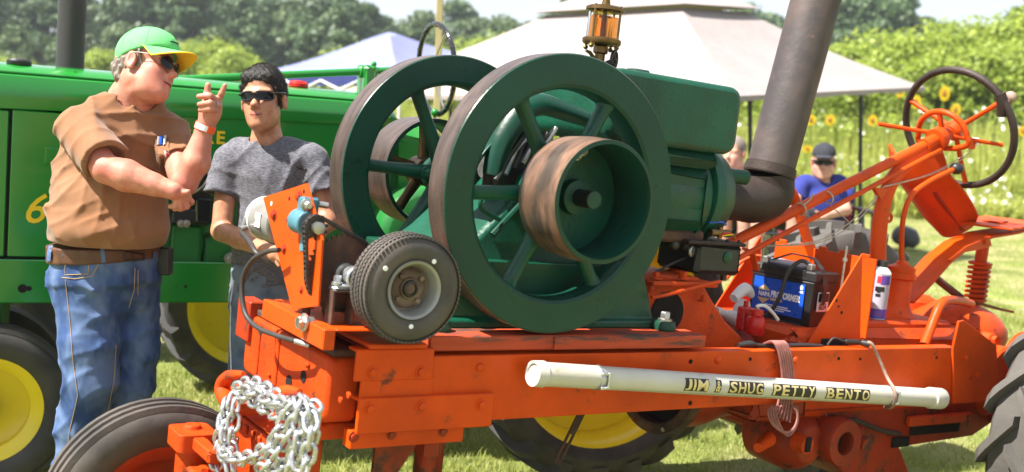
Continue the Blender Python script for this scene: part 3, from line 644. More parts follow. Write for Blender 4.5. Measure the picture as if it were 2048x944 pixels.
# rear wheels
RX, RZ, RR = 2.66, -0.785, 0.68
for (yc, sd) in ((-0.32, -1), (1.10, 1)):
    RZ = -0.825 if sd < 0 else -0.745; RX = 2.70 if sd < 0 else 2.66
    wo = part('rear_wheel', wheel_rim((RX, yc, RZ), 0.42, 0.28), 'orange_dirty_shade', tr)
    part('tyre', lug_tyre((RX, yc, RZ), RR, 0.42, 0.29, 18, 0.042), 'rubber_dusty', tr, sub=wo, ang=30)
    part('wheel_disc', rim_disc((RX, yc, RZ), 0.42, -0.02*sd, 0.04*sd), 'orange_dirty_shade', tr, sub=wo)
    k = MB(); k.cyl((RX, YC+sd*0.25, RZ), (RX, yc+sd*0.08, RZ), 0.06, seg=18); k.lathe([(0.12, -0.03), (0.12, 0.03)], (RX, yc-sd*0.02, RZ), (0, 1, 0), 20); part('hub', k, 'orange_dirty_shade', tr, sub=wo)
# far front wheel (steel rim wheel with plain ribbed tyre)
FW = P(262, 1000, 1.0); fwc = (-0.93, 0.72, GZ0+0.343)
fo = part('front_wheel', wheel_rim(fwc, 0.215, 0.14), 'orange_dirty_shade', tr)
mb = MB(); pr = tyre_profile(0.335, 0.215, 0.15); mb.ring(pr, fwc, (0, 1, 0), 64)
for yy in (-0.045, 0.0, 0.045):
    mb.ring([(0.328, yy-0.014), (0.346, yy-0.010), (0.346, yy+0.010), (0.328, yy+0.014)], fwc, (0, 1, 0), 64)
part('tyre', mb, 'rubber_worn', tr, sub=fo, ang=30)
part('wheel_disc', rim_disc(fwc, 0.215, 0.0, 0.05), 'orange_dirty_shade', tr, sub=fo)
k = MB(); k.cyl((fwc[0], 0.56, fwc[2]), (fwc[0], 0.76, fwc[2]), 0.05, seg=18); k.cyl((kp[0], kp[1], AZ), (fwc[0], 0.58, fwc[2]), 0.045, seg=14); part('hub', k, 'orange_cast', tr, sub=fo)

# bell housing ring, clutch housing and gearbox below the rails
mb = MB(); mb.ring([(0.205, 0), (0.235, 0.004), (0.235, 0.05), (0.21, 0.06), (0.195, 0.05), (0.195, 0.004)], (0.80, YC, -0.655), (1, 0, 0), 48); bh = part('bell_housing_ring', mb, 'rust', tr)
mb = MB(); mb.lathe([(0.215, 0.055), (0.215, 0.18), (0.19, 0.30), (0.18, 0.40)], (0.80, YC, -0.655), (1, 0, 0), 40); mb.lathe([(0.19, 0.056), (0.19, 0.0555)], (0.80, YC, -0.655), (1, 0, 0), 40); part('bell_housing', mb, 'orange_dirty_shade', tr)
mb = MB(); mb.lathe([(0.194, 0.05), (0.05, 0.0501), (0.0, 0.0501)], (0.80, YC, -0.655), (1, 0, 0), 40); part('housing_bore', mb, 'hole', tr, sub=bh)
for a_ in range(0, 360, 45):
    q = (0.80, YC+0.22*math.cos(R(a_+20)), -0.655+0.22*math.sin(R(a_+20))); k = MB(); k.bolt(q, (-1, 0, 0), 0.009, washer=False); part('bolt', k, 'bare_steel' if a_ == 225 else 'orange_dirty_shade', tr, sub=bh)
mb = MB(); mb.box((1.06, 0.10, -0.79), (1.35, 0.68, -0.692), 0.02); part('torque_housing', mb, 'orange_dirty_shade', tr, bevel=0.01)
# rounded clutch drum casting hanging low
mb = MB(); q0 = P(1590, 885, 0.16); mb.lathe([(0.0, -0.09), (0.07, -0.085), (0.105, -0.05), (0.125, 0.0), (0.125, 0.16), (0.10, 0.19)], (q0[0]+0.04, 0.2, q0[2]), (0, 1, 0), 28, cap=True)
mb.box((q0[0]-0.06, 0.18, q0[2]), (q0[0]+0.20, 0.55, -0.69), 0.02); cd = part('clutch_casting', mb, 'orange_dirty_shade', tr, bevel=0.006)  # darker orange carries the rail's shade in its colour
k = MB(); k.cyl((q0[0]-0.045, 0.115, q0[2]+0.02), (q0[0]-0.045, 0.06, q0[2]+0.02), 0.040, 0.034, seg=18); part('clutch_cover', k, 'orange_cast', tr, sub=cd)
k = MB(); k.box((q0[0]-0.062, 0.052, q0[2]-0.005), (q0[0]-0.03, 0.061, q0[2]+0.055), 0.004); part('inspection_slot', k, 'hole', tr, sub=cd)
q1 = P(1527, 895, 0.1); k = MB(); k.cyl((q1[0]-0.03, 0.1, q1[2]), (q1[0]+0.09, 0.16, q1[2]+0.01), 0.018, 0.03, seg=14); part('clutch_spindle', k, 'orange', tr, sub=cd)
# belt pulley flange (ring facing out, with boss)
q2 = P(1693, 888, 0.06)
mb = MB(); mb.ring([(0.045, 0.0), (0.048, -0.012), (0.092, -0.012), (0.098, 0.0), (0.098, 0.06), (0.045, 0.06)], (q2[0], 0.075, q2[2]), (0, 1, 0), 36); pf = part('pulley_flange', mb, 'orange_dirty_shade', tr)  # flange in the dark orange that paints in shade from above
k = MB(); k.lathe([(0.046, 0.0), (0.0, 0.0)], (q2[0], 0.12, q2[2]), (0, 1, 0), 24, cap=False); part('flange_bore', k, 'hole', tr, sub=pf)
mb = MB(); mb.cyl((q2[0], 0.13, q2[2]), (q2[0], 0.5, q2[2]), 0.10, 0.14, seg=28); mb.sph((q2[0]+0.11, 0.13, q2[2]+0.01), 0.055, 16); mb.cyl((q2[0]+0.13, 0.10, q2[2]), (q2[0]+0.13, 0.06, q2[2]-0.01), 0.03, seg=14); part('pulley_housing', mb, 'orange_dirty_shade', tr)  # housing colour darkened for the shade of rail and pipe
# gearbox casting under the rails towards the rear axle
def poly_part(name, pix, y0, y1, m, bevel=0.008, yp=None):
    pl = [P(a_, b_, y0 if yp is None else yp) for a_, b_ in pix]; mb = MB(); mb.prism([(q[0], q[2]) for q in pl], 1, y0, y1); return part(name, mb, m, tr, bevel=bevel)
gb = poly_part('gearbox_casting', ((1655, 812), (1985, 792), (2008, 830), (1945, 872), (1800, 895), (1825, 960), (1700, 960), (1640, 905)), 0.14, 0.62, 'orange_dirty_shade')  # shade below the rail is put into this dark casting colour
mb = MB(); a = P(1822, 842, 0.138); b = P(1915, 862, 0.138); mb.box((a[0], 0.130, b[2]), (b[0], 0.1385, a[2]), 0.002); part('cast_recess', mb, 'hole', tr, sub=gb)
mb = MB(); a = P(1815, 832, 0.13); b = P(1935, 842, 0.13); mb.box((a[0], 0.11, b[2]), (b[0], 0.139, a[2]), 0.006); part('cast_web', mb, 'orange_cast', tr, sub=gb)
mb = MB(); a = P(1785, 875, 0.136); b = P(1815, 892, 0.136); mb.box((a[0], 0.128, b[2]), (b[0], 0.1385, a[2]), 0.003); part('cast_recess', mb, 'hole', tr, sub=gb)
mb = MB(); a = P(1680, 835, 0.13); mb.tube([P(1670, 838, 0.12), P(1715, 842, 0.10), P(1760, 860, 0.11), P(1800, 868, 0.13)], 0.010, 8, smooth=4); part('brake_rod', mb, 'dark_steel', tr)
mb = MB(); mb.lathe([(0.10, 0), (0.13, 0.05), (0.15, 0.5), (0.13, 0.55)], (RX-0.04, YC-0.28, RZ+0.02), (0, 1, 0), 28); part('rear_axle_housing', mb, 'orange_cast', tr)
mb = MB(); mb.box((1.25, 0.13, -0.80), (2.5, 0.65, -0.45), 0.03); part('transmission_case', mb, 'orange_cast', tr, bevel=0.012)
mb = MB(); q = P(1990, 690, 0.2); mb.sph((2.66, YC, -0.50), 0.22, 24, (1.15, 1.05, 0.66)); mb.cyl((2.52, 0.02, -0.62), (2.52, 0.75, -0.62), 0.12, seg=24, ch=0.01); part('differential_dome', mb, 'orange_cast', tr)
q = P(1978, 678, 0.12); k = MB(); k.cyl((q[0], 0.16, q[2]), (q[0], 0.10, q[2]), 0.03, seg=20, ch=0.005); k.lathe([(0.022, 0), (0.022, 0.02)], (q[0], 0.10, q[2]), (0, -1, 0), 6); part('filler_plug', k, 'orange_cast', tr)
k = MB(); q = P(2030, 700, 0.05); k.ring([(0.06, 0.0), (0.06, -0.02), (0.15, -0.03), (0.16, 0.0), (0.16, 0.05), (0.06, 0.05)], (2.72, 0.03, -0.60), (0, 1, 0), 36); part('axle_flange', k, 'orange_cast', tr)
# rear end of the near rail: a plate that rises to a point
br = [P(1903, 697, -0.004), P(1915, 642, -0.004), P(1925, 640, -0.004), P(1990, 690, -0.004), P(1996, 800, -0.004), P(1905, 806, -0.004)]
mb = MB(); mb.prism([(q[0], q[2]) for q in br], 1, -0.012, -0.001); o = part('rear_bracket', mb, 'orange', tr, bevel=0.002)
for (px, py) in ((1930, 716), (1955, 750)):
    q = P(px, py, -0.012); k = MB(); k.bolt(q, NEARD, 0.013); part('bolt', k, 'orange', tr, sub=o)
# plank the engine stands on
mb = MB(); mb.box((-0.415, 0.004, -0.476), (0.655, 0.776, -0.432), 0.004); part('plank', mb, 'plank', tr)
mb = MB(); mb.box((0.02, -0.006, -0.4745), (0.655, 0.003, -0.4335), 0.002); part('plank_edge', mb, 'plank', tr)
# curved casting behind the engine (steering gear pedestal)
cv = [P(1290, 700, 0.2), P(1288, 560, 0.2), P(1310, 548, 0.2), P(1400, 555, 0.2), P(1425, 600, 0.2), P(1450, 640, 0.2), P(1500, 690, 0.2), P(1500, 700, 0.2)]
mb = MB(); mb.prism([(q[0], q[2]) for q in cv], 1, 0.20, 0.58); sg = part('steering_pedestal', mb, 'orange_cast', tr, bevel=0.02)
mb = MB(); q = P(1345, 562, 0.2); mb.box((q[0]-0.14, 0.14, q[2]-0.012), (q[0]+0.17, 0.60, q[2]+0.006), 0.005, None); part('pedestal_flange', mb, 'orange_cast', tr, sub=sg)
for (px, py) in ((1310, 553), (1366, 553), (1300, 580), (1405, 600)):
    q = P(px, py, 0.17); k = MB(); k.bolt((q[0], 0.165, q[2]-0.005), (0, 0, 1), 0.014, 0.022); part('bolt', k, 'orange_cast', tr, sub=sg)
q = P(1325, 625, 0.2); k = MB(); k.lathe([(0.075, 0), (0.075, 0.004), (0.0, 0.003)], (q[0]+0.02, 0.199, q[2]), NEARD, 24); part('casting_opening', k, 'hole', tr, sub=sg)
mb = MB(); mb.tube([P(1303, 595, 0.12), P(1340, 588, 0.12), P(1400, 572, 0.13), P(1440, 563, 0.14)], 0.007, 8, smooth=4); part('oil_line', mb, 'orange_cast', tr)
# steering column, drag rod, quadrant, wheel
c0 = np.array(P(1282, 577, YC)); c1 = np.array(P(1893, 268, YC)); cd_ = c1-c0
mb = MB(); mb.tube([c0, c1], 0.0225, 16); mb.tube([c1-cd_*0.09, c1+cd_*0.005], 0.030, 16); part('steering_column', mb, 'orange', tr)
r0 = np.array(P(1470, 520, YC-0.03)); r1 = np.array(P(1880, 300, YC-0.03)); mb = MB(); mb.tube([r0, r1], 0.011, 10); part('throttle_rod', mb, 'orange', tr)
cn = nrm(cd_); SW = c1+cn*0.085
up_ = nrm(np.cross(cn, (0, 1, 0))); up_ = up_ if up_[2] > 0 else -up_
mb = MB(); mb.torus(SW, cn, 0.275, 0.0165, 64, 12); sw = part('steering_wheel', mb, 'exhaust_dark', tr)
hubm = MB(); hubm.lathe([(0.028, -0.06), (0.045, -0.045), (0.045, -0.005), (0.03, 0.02), (0.0, 0.022)], SW, cn, 24); part('wheel_hub', hubm, 'orange', tr, sub=sw)
sidev = np.array((0, 1.0, 0))
for a_ in (62, -60, 182):
    dv = up_*math.cos(R(a_))+sidev*math.sin(R(a_)); k = MB(); k.tube([SW-cn*0.02+dv*0.03, SW-cn*0.012+dv*0.15, SW+dv*0.272], [0.012, 0.0105, 0.012], 10, smooth=3); part('spoke', k, 'orange', tr, sub=sw)
dv = up_*math.cos(R(-62))+sidev*math.sin(R(-62)); kp_ = SW+dv*0.275
k = MB(); k.tube([kp_-dv*0.02-up_*0.05, kp_-dv*0.012, kp_-dv*0.02+up_*0.05], 0.024, 12, smooth=3); part('grip_clamp', k, 'exhaust_dark', tr, sub=sw)
k = MB(); k.sph(tuple(kp_+cn*0.045+up_*0.01), 0.027, 16); k.tube([kp_, kp_+cn*0.03], 0.010, 8); part('spinner_knob', k, 'cord_tan', tr, sub=sw)
# throttle quadrant: an arched ring around the column
qc = c1-cn*0.03; mb = MB(); pts = []
for t in np.linspace(0, math.pi, 15): pts.append(qc+sidev*math.cos(t)*0.125+up_*(math.sin(t)*0.115)+cn*0.0)
pts += [qc-sidev*0.13-up_*0.03, qc-sidev*0.06-up_*0.055, qc+sidev*0.06-up_*0.055, qc+sidev*0.13-up_*0.03]
mb.tube(pts, 0.013, 10, closed=True, smooth=2); qd = part('throttle_quadrant', mb, 'orange', tr)
for a_ in (0,):
    k = MB(); k.tube([qc+up_*0.03, qc+up_*0.112], 0.012, 8); part('quadrant_web', k, 'orange', tr, sub=qd)
k = MB(); k.lathe([(0.03, -0.03), (0.05, -0.025), (0.05, 0.015), (0.034, 0.025)], qc-cn*0.03, cn, 24); part('quadrant_collar', k, 'orange', tr, sub=qd)
l0 = np.array(P(1757, 248, 0.55)); l1 = np.array(P(2005, 290, 0.25)); mb = MB(); mb.tube([l0, l1], 0.0095, 10); part('throttle_lever', mb, 'orange', tr)
q = P(1940, 288, 0.33); mb = MB(); mb.box((q[0]-0.02, q[1]-0.012, q[2]-0.022), (q[0]+0.03, q[1]+0.012, q[2]+0.022), 0.004); part('lever_clevis', mb, 'orange', tr)
# column support posts
mb = MB(); mb.tube([P(1756, 560, YC), P(1757, 480, YC), P(1766, 410, YC), P(1790, 352, YC), P(1845, 308, YC), P(1880, 292, YC)], [0.034, 0.034, 0.034, 0.032, 0.029, 0.026], 12, smooth=5, flat=(1.3, 0.8), up=(1, 0, 0)); part('column_support', mb, 'orange', tr)
q = P(1786, 437, YC-0.02); k = MB(); k.torus((q[0], YC, q[2]), (0, 1, 0), 0.016, 0.007, 16, 8); part('support_eye', k, 'orange', tr)
q = P(1758, 385, YC-0.03); k = MB(); k.prism([(q[0]-0.05, q[2]+0.02), (q[0]+0.05, q[2]+0.02), (q[0]+0.01, q[2]-0.03)], 1, YC-0.04, YC-0.02); part('support_lug', k, 'orange', tr)
mb = MB(); mb.tube([P(1568, 360, 0.5), P(1590, 400, 0.49), P(1612, 470, 0.47), P(1630, 520, 0.45)], 0.021, 12, smooth=5, flat=(1.3, 0.7), up=(1, 0, 0)); part('side_brace', mb, 'orange', tr)
mb = MB(); mb.bar([P(1489, 497, YC), P(1505, 508, YC), P(1512, 540, YC)], 0.03, 0.008); part('column_bracket', mb, 'orange', tr)
for (px, py) in ((1602, 418), (1656, 395)):
    q = np.array(P(px, py, YC-0.012)); k = MB(); k.torus(q, cn, 0.0265, 0.0035, 24, 6); part('tie_band', k, 'string', tr)
k = MB(); k.tube([P(1605, 412, 0.37), P(1622, 398, 0.36), P(1626, 386, 0.36)], 0.003, 6); part('tie_tail', k, 'string', tr)
k = MB(); k.bar([P(1660, 410, 0.36), P(1676, 424, 0.35), P(1697, 443, 0.34)], 0.006, 0.002); part('tie_tail', k, 'string', tr)
# gearbox lid, shift tower and lever
lidz = -0.455
mb = MB(); a = Pz(1640, 690, -0.45); mb.box((1.72, 0.17, -0.452), (2.30, 0.62, -0.415), 0.012); part('gearbox_lid', mb, 'orange_cast', tr)
st = Pz(1803, 668, -0.415); stx = 2.06; sty = 0.33
q = P(1800, 560, sty); stx = q[0]
mb = MB(); mb.lathe([(0.10, 0), (0.075, 0.012), (0.055, 0.05), (0.052, 0.155), (0.066, 0.165), (0.066, 0.185), (0.058, 0.19), (0.060, 0.20), (0.060, 0.212), (0.03, 0.225), (0.022, 0.24)], (stx, sty, -0.416), (0, 0, 1), 28); tw_o = part('shift_tower', mb, 'orange', tr)
mb = MB(); mb.tube([(stx, sty, -0.19), P(1803, 500, sty), P(1806, 440, sty), P(1822, 392, sty), P(1860, 362, sty), P(1905, 340, sty)], 0.0115, 12, smooth=5); part('gear_lever', mb, 'orange', tr)
q = P(1913, 337, sty); mb = MB(); mb.sph(q, 0.0305, 18, (1.05, 1, 0.9)); part('lever_knob', mb, 'black_plastic', tr)
for (px, py) in ((1752, 680), (1782, 672), (1815, 682), (1722, 670)):
    q = Pz(px, py, -0.415); k = MB(); k.bolt((min(max(q[0], 1.76), 2.25), min(max(q[1], 0.2), 0.3), -0.415), (0, 0, 1), 0.012); part('bolt', k, 'orange_cast', tr)
# seat bar (leaf), seat pan, coil spring and post
leaf = [P(1800, 600, 0.36), P(1835, 565, 0.36), P(1875, 520, 0.36), P(1915, 488, 0.36), P(1960, 470, 0.36), P(2010, 462, 0.36), P(2060, 448, 0.36)]
mb = MB(); mb.bar(leaf, 0.14, 0.014); part('seat_bar', mb, 'orange', tr, bevel=0.003)
mb = MB(); q = P(1958, 470, 0.36); lp = [P(1895, 520, 0.29), P(1930, 492, 0.29), P(1965, 478, 0.29), P(1980, 480, 0.29), P(1982, 492, 0.29), P(1955, 500, 0.29), P(1925, 505, 0.29), P(1905, 522, 0.29)]
mb.prism([(w_[0], w_[2]) for w_ in lp], 1, 0.285, 0.30); part('bar_cheek', mb, 'orange', tr, bevel=0.003)
q = P(1968, 482, 0.29); k = MB(); k.bolt((q[0], 0.285, q[2]), NEARD, 0.014); part('bolt', k, 'orange', tr)
cb = P(1953, 606, YC); ct = P(1956, 530, YC); cx_ = (cb[0]+ct[0])/2; pts = []
for i in range(8*14+1): t = 2*math.pi*i/14; pts.append((cx_+0.046*math.cos(t), YC+0.046*math.sin(t), cb[2]+(ct[2]-cb[2])*i/(8*14)))
mb = MB(); mb.tube(pts, 0.0088, 8); part('coil_spring', mb, 'orange', tr)
mb = MB(); mb.cyl((cx_, YC, cb[2]-0.08), (cx_, YC, P(1957, 480, YC)[2]), 0.029, seg=16); mb.lathe([(0.05, 0), (0.055, 0.006), (0.055, 0.014), (0.03, 0.022)], (cx_, YC, ct[2]), (0, 0, 1), 24); part('spring_post', mb, 'orange', tr)
mb = MB(); mb.bar([P(1935, 600, YC), P(1985, 615, YC), P(2015, 622, YC)], 0.07, 0.012); part('spring_seat', mb, 'orange_dirty_shade', tr)
# seat plate and pan
a = P(1945, 452, 0.25); mb = MB(); k0 = mb.mark(); mb.box((-0.15, -0.17, -0.006), (0.17, 0.17, 0.006), 0.004); sp = P(1995, 446, 0.36)
mb.xf(basis(sp, nrm(np.array(P(2050, 437, 0.36))-np.array(P(1940, 450, 0.36))), (0, 0, 1)), k0); spo = part('seat_plate', mb, 'orange', tr)
k = MB(); k0 = k.mark(); k.box((-0.03, -0.05, 0.006), (0.03, 0.05, 0.012), 0.002); k.xf(basis((sp[0]-0.02, sp[1], sp[2]), nrm(np.array(P(2050, 437, 0.36))-np.array(P(1940, 450, 0.36))), (0, 0, 1)), k0); part('plate_tab', k, 'orange', tr, sub=spo)
# pan: swept dish, tipped up towards the column
e0 = np.array(P(1800, 345, 0.56)); e1 = np.array(P(1893, 472, 0.56)); ax_ = e1-e0; nn_ = nrm(np.cross(ax_, (0, 1, 0))); nn_ = nn_ if nn_[2] > 0 else -nn_
rows = []; rows2 = []
for i in range(13):
    s_ = i/12; wd = 0.155*(0.80+0.28*math.sin(math.pi*min(1.0, 0.10+s_*0.70)))*(1.0 if s_ < 0.85 else 1-0.35*(s_-0.85)/0.15); row = []; row2 = []
    for j in range(13):
        v_ = -1+2*j/12; dish = 0.075*(v_*v_)+0.075*max(0, 0.22-s_)/0.22; bp = e0+ax_*s_+sidev*v_*wd+nn_*(dish+0.02*math.sin(s_*math.pi))
        row.append(tuple(bp)); row2.append(tuple(bp-nn_*0.008))
    rows.append(row); rows2.append(row2)
mb = MB(); mb.loft(rows, cap=False, closed_ring=False); mb.loft([r_[::-1] for r_ in rows2], cap=False, closed_ring=False)
o = part('seat_pan', mb, 'orange', tr)
rimp = [rows[0][j] for j in range(13)]+[rows[i][12] for i in range(1, 13)]+[rows[12][j] for j in range(11, -1, -1)]+[rows[i][0] for i in range(11, 0, -1)]
k = MB(); k.tube(rimp, 0.008, 8, closed=True); part('pan_rim', k, 'orange', tr, sub=o)
k = MB(); k.bar([e0+ax_*s_+np.array((0, -0.06, 0))+nn_*0.030 for s_ in (0.35, 0.6, 0.95)], 0.06, 0.012); part('pan_strap', k, 'orange_dirty_shade', tr, sub=o)
# bent handle, brown grip, side hand rail
mb = MB(); mb.tube([P(1848, 690, 0.10), P(1862, 655, 0.12), P(1878, 615, 0.13), P(1892, 601, 0.15), P(1920, 602, 0.2), P(1942, 608, 0.25)], 0.020, 12, smooth=4); part('hand_rail', mb, 'orange', tr)
mb = MB(); mb.tube([P(1864, 549, 0.55), P(1880, 563, 0.54), P(1922, 596, 0.5)], [0.018, 0.019, 0.019], 12); part('brake_handle', mb, 'rust', tr)
mb = MB(); q = P(1850, 596, 0.5); mb.lathe([(0.0, 0.035), (0.06, 0.032), (0.09, 0.015), (0.10, 0.0), (0.095, -0.06)], (q[0], 0.55, q[2]-0.02), (0, 0, 1), 24); part('filler_dome', mb, 'orange_cast', tr)
# battery box: near cheek plate, back plate, tray
tri = [P(1615, 686, 0.12), P(1723, 508, 0.12), P(1718, 686, 0.12)]
mb = MB(); mb.prism([(q[0], q[2]) for q in tri], 1, 0.115, 0.122); bx = part('battery_box_cheek', mb, 'orange', tr)
for (px, py, r_) in ((1673, 601, 3), (1677, 613, 2.4), (1683, 625, 3.4)):
    q = P(px, py, 0.115); k = MB(); k.lathe([(r_/520, 0), (r_/520, 0.0015), (0, 0.001)], q, NEARD, 12); part('hole', k, 'hole', tr, sub=bx)
k = MB(); a = P(1643, 672, 0.115); b = P(1700, 692, 0.115); k.box((a[0], 0.110, b[2]), (b[0]-0.02, 0.1148, a[2]-0.01), 0.003); part('cable_slot', k, 'hole', tr, sub=bx)
bpx = tri[2][0]
mb = MB(); mb.box((1.665, 0.124, -0.478), (1.673, 0.66, -0.155), 0.001); bb = part('battery_box_back', mb, 'orange', tr)
for i in range(5):
    y = 0.16+i*0.11; k = MB(); k.box((1.664, y, -0.156), (1.674, y+0.04, -0.141), 0.002); part('tab', k, 'orange', tr, sub=bb)
tri2 = [(q[0], q[2]) for q in tri]; mb = MB(); mb.prism(tri2, 1, 0.655, 0.662); part('battery_box_cheek', mb, 'orange', tr)
mb = MB(); mb.box((1.33, 0.125, -0.487), (1.66, 0.65, -0.479), 0.002); part('battery_tray', mb, 'orange_dirty_shade', tr)
mb = MB(); mb.box((1.325, 0.20, -0.4785), (1.365, 0.60, -0.452), 0.003); part('tray_batten', mb, 'wood_pole', tr)
# ------------------------------------------------------------------ green stationary engine
en = empty('stationary_engine', 'green hit and miss engine with two large spoked flywheels on the orange frame', 'engine', (0.1, YC, -0.43))
def flywheel(y0, y1, rot, nm='flywheel'):
    w = y1-y0; Ro = 0.425; Ri = 0.318
    mb = MB(); mb.ring([(Ro-0.004, y0), (Ri+0.016, y0), (Ri+0.006, y0+0.006), (Ri, y0+0.022), (Ri, y1-0.022), (Ri+0.006, y1-0.006), (Ri+0.016, y1), (Ro-0.004, y1), (Ro-0.0015, y1-0.004), (Ro-0.0015, y0+0.004)], (0, 0, 0), (0, 1, 0), 96)
    fw = part(nm, mb, 'engine_green_smooth', en, ang=30)
    k = MB(); k.ring([(Ro-0.003, y0+0.003), (Ro, y0+0.005), (Ro, y1-0.005), (Ro-0.003, y1-0.003)], (0, 0, 0), (0, 1, 0), 96); part('rim_band', k, 'rim_steel', en, sub=fw, ang=30)
    k = MB(); ym = (y0+y1)/2; k.lathe([(0.03, -0.075), (0.058, -0.072), (0.066, -0.06), (0.066, 0.06), (0.058, 0.072), (0.03, 0.075)], (0, ym, 0), (0, 1, 0), 32); part('hub', k, 'engine_green', en, sub=fw)
    for i in range(6):
        t = rot+i*math.pi/3; c, s_ = math.cos(t), math.sin(t); k = MB()
        k.tube([(0.05*c, ym, 0.05*s_), (0.10*c, ym, 0.10*s_), (0.22*c, ym, 0.22*s_), (0.30*c, ym, 0.30*s_), (0.325*c, ym, 0.325*s_)], [0.040, 0.033, 0.027, 0.028, 0.040], 14, smooth=3, flat=(1.0, 0.8), up=(0, 1, 0)); part('spoke', k, 'engine_green', en, sub=fw)
    return fw
flywheel(0.0, 0.095, R(0+3)); fwf = flywheel(0.685, 0.79, R(-2), 'flywheel')
for i in range(6):
    t = R(-2)+i*math.pi/3; k = MB(); k.bolt((0.095*math.cos(t), 0.70, 0.095*math.sin(t)), (0, -1, 0), 0.016, 0.03); part('hub_bolt', k, 'engine_green', en, sub=fwf)
# shaft and pulleys
mb = MB(); mb.lathe([(0.0, -0.142), (0.022, -0.142), (0.0265, -0.139), (0.0265, 0.0)], (0, 0, 0), (0, 1, 0), 28, cap=False); mb.cyl((0, 0, 0), (0, 1.02, 0), 0.0265, seg=24); sh = part('crankshaft', mb, 'dark_steel', en)
k = MB(); k.lathe([(0.0245, -0.1425), (0.0035, -0.1435), (0.0, -0.143)], (0, 0, 0), (0, 1, 0), 24, cap=False); part('shaft_end', k, 'engine_green', en, sub=sh)
def pulley(y0, y1, Ro, m, spokes, web, nm):
    mb = MB(); mb.ring([(Ro, y0), (Ro-0.012, y0-0.001), (Ro-0.013, (y0+y1)/2), (Ro-0.012, y1), (Ro, y1), (Ro+0.004, (y0+y1)/2)], (0, 0, 0), (0, 1, 0), 72)
    po = part(nm, mb, m, en, ang=30)
    k = MB(); k.ring([(Ro-0.0135, y0+0.001), (Ro-0.016, y0+0.006), (Ro-0.016, y1-0.006), (Ro-0.0135, y1-0.001)], (0, 0, 0), (0, 1, 0), 64); k.ring([(Ro-0.001, y0-0.0015), (Ro-0.013, y0-0.0025), (Ro-0.013, y0), (Ro-0.001, y0)], (0, 0, 0), (0, 1, 0), 64); part('pulley_lining', k, 'engine_green_smooth', en, sub=po)
    k = MB(); k.lathe([(0.028, web-0.045), (0.052, web-0.04), (0.056, web+0.04), (0.028, web+0.045)], (0, 0, 0), (0, 1, 0), 28); part('pulley_hub', k, 'engine_green' if spokes == 0 else 'brass', en, sub=po)
    if spokes:
        for i in range(spokes):
            t = 2*math.pi*i/spokes+0.4; c, s_ = math.cos(t), math.sin(t); k = MB(); k.tube([(0.05*c, web, 0.05*s_), (0.11*c, web, 0.11*s_), ((Ro-0.014)*c, web, (Ro-0.014)*s_)], [0.02, 0.016, 0.018], 10, flat=(0.7, 1.2), up=(0, 1, 0)); part('pulley_spoke', k, 'brass', en, sub=po)
    else:
        k = MB(); k.ring([(0.05, web-0.008), (Ro-0.014, web-0.006), (Ro-0.014, web+0.006), (0.05, web+0.008)], (0, 0, 0), (0, 1, 0), 48); wb = part('pulley_web', k, 'engine_green', en, sub=po)
    return po
pulley(-0.192, -0.012, 0.180, 'pulley_steel', 0, -0.022, 'belt_pulley'); pulley(0.815, 0.985, 0.198, 'rim_steel', 5, 0.90, 'belt_pulley')
for (px, py) in ((1163, 297), (1172, 303), (1160, 312)):
    q = P(px, py, -0.045); k = MB(); k.bolt((q[0], -0.032, q[2]), NEARD, 0.010, 0.014); part('pulley_bolt', k, 'bare_steel', en)
# base casting: plinth, waist, crankcase cheeks
mb = MB()
def ringrect(x0, x1, y0, y1, z, r_=0.03):
    pts = []
    for (cx, cy, a0) in ((x1-r_, y1-r_, 0), (x0+r_, y1-r_, 90), (x0+r_, y0+r_, 180), (x1-r_, y0+r_, 270)):
        for k in range(5): t = R(a0+22.5*k); pts.append((cx+r_*math.cos(t), cy+r_*math.sin(t), z))
    return pts
mb.loft([ringrect(-0.365, 0.575, 0.115, 0.665, z_) for z_ in (-0.4315, -0.41)]+[ringrect(-0.345, 0.545, 0.135, 0.645, -0.40), ringrect(-0.335, 0.50, 0.14, 0.64, -0.28), ringrect(-0.34, 0.47, 0.13, 0.65, -0.245), ringrect(-0.34, 0.46, 0.13, 0.65, -0.225)])
bs = part('engine_base', mb, 'engine_green', en, bevel=0.004)
mb = MB(); mb.loft([ringrect(-0.27, 0.44, 0.17, 0.61, -0.226), ringrect(-0.20, 0.42, 0.175, 0.605, -0.17), ringrect(-0.09, 0.46, 0.18, 0.60, -0.06), ringrect(-0.03, 0.50, 0.18, 0.60, 0.02)]); part('crankcase', mb, 'engine_green', en)
for (x, y) in ((-0.345, 0.09), (0.545, 0.09), (-0.345, 0.69)):
    k = MB(); k.lathe([(0.04, 0), (0.042, 0.012), (0.035, 0.03), (0.03, 0.032)], (x, y, -0.4312), (0, 0, 1), 18); k.box((x-0.035, min(y, 0.39), -0.4312), (x+0.035, max(y, 0.39), -0.41), 0.005); lug = part('base_lug', k, 'engine_green', en, sub=bs)
    k = MB(); k.bolt((x, y, -0.40), (0, 0, 1), 0.018, 0.03); part('base_bolt', k, 'bare_steel' if x > 0 else 'engine_green', en, sub=bs)
k = MB(); k.bolt((-0.30, 0.14, -0.235), (0, 0, 1), 0.016, 0.03); part('cheek_bolt', k, 'engine_green', en)
k = MB(); k.lathe([(0.055, 0.1), (0.07, 0.11), (0.07, 0.18), (0.055, 0.19)], (0, 0, 0), (0, 1, 0), 28); part('main_bearing', k, 'engine_green', en); k = MB(); k.lathe([(0.055, 0.59), (0.07, 0.6), (0.07, 0.67), (0.055, 0.68)], (0, 0, 0), (0, 1, 0), 28); part('main_bearing', k, 'engine_green', en)
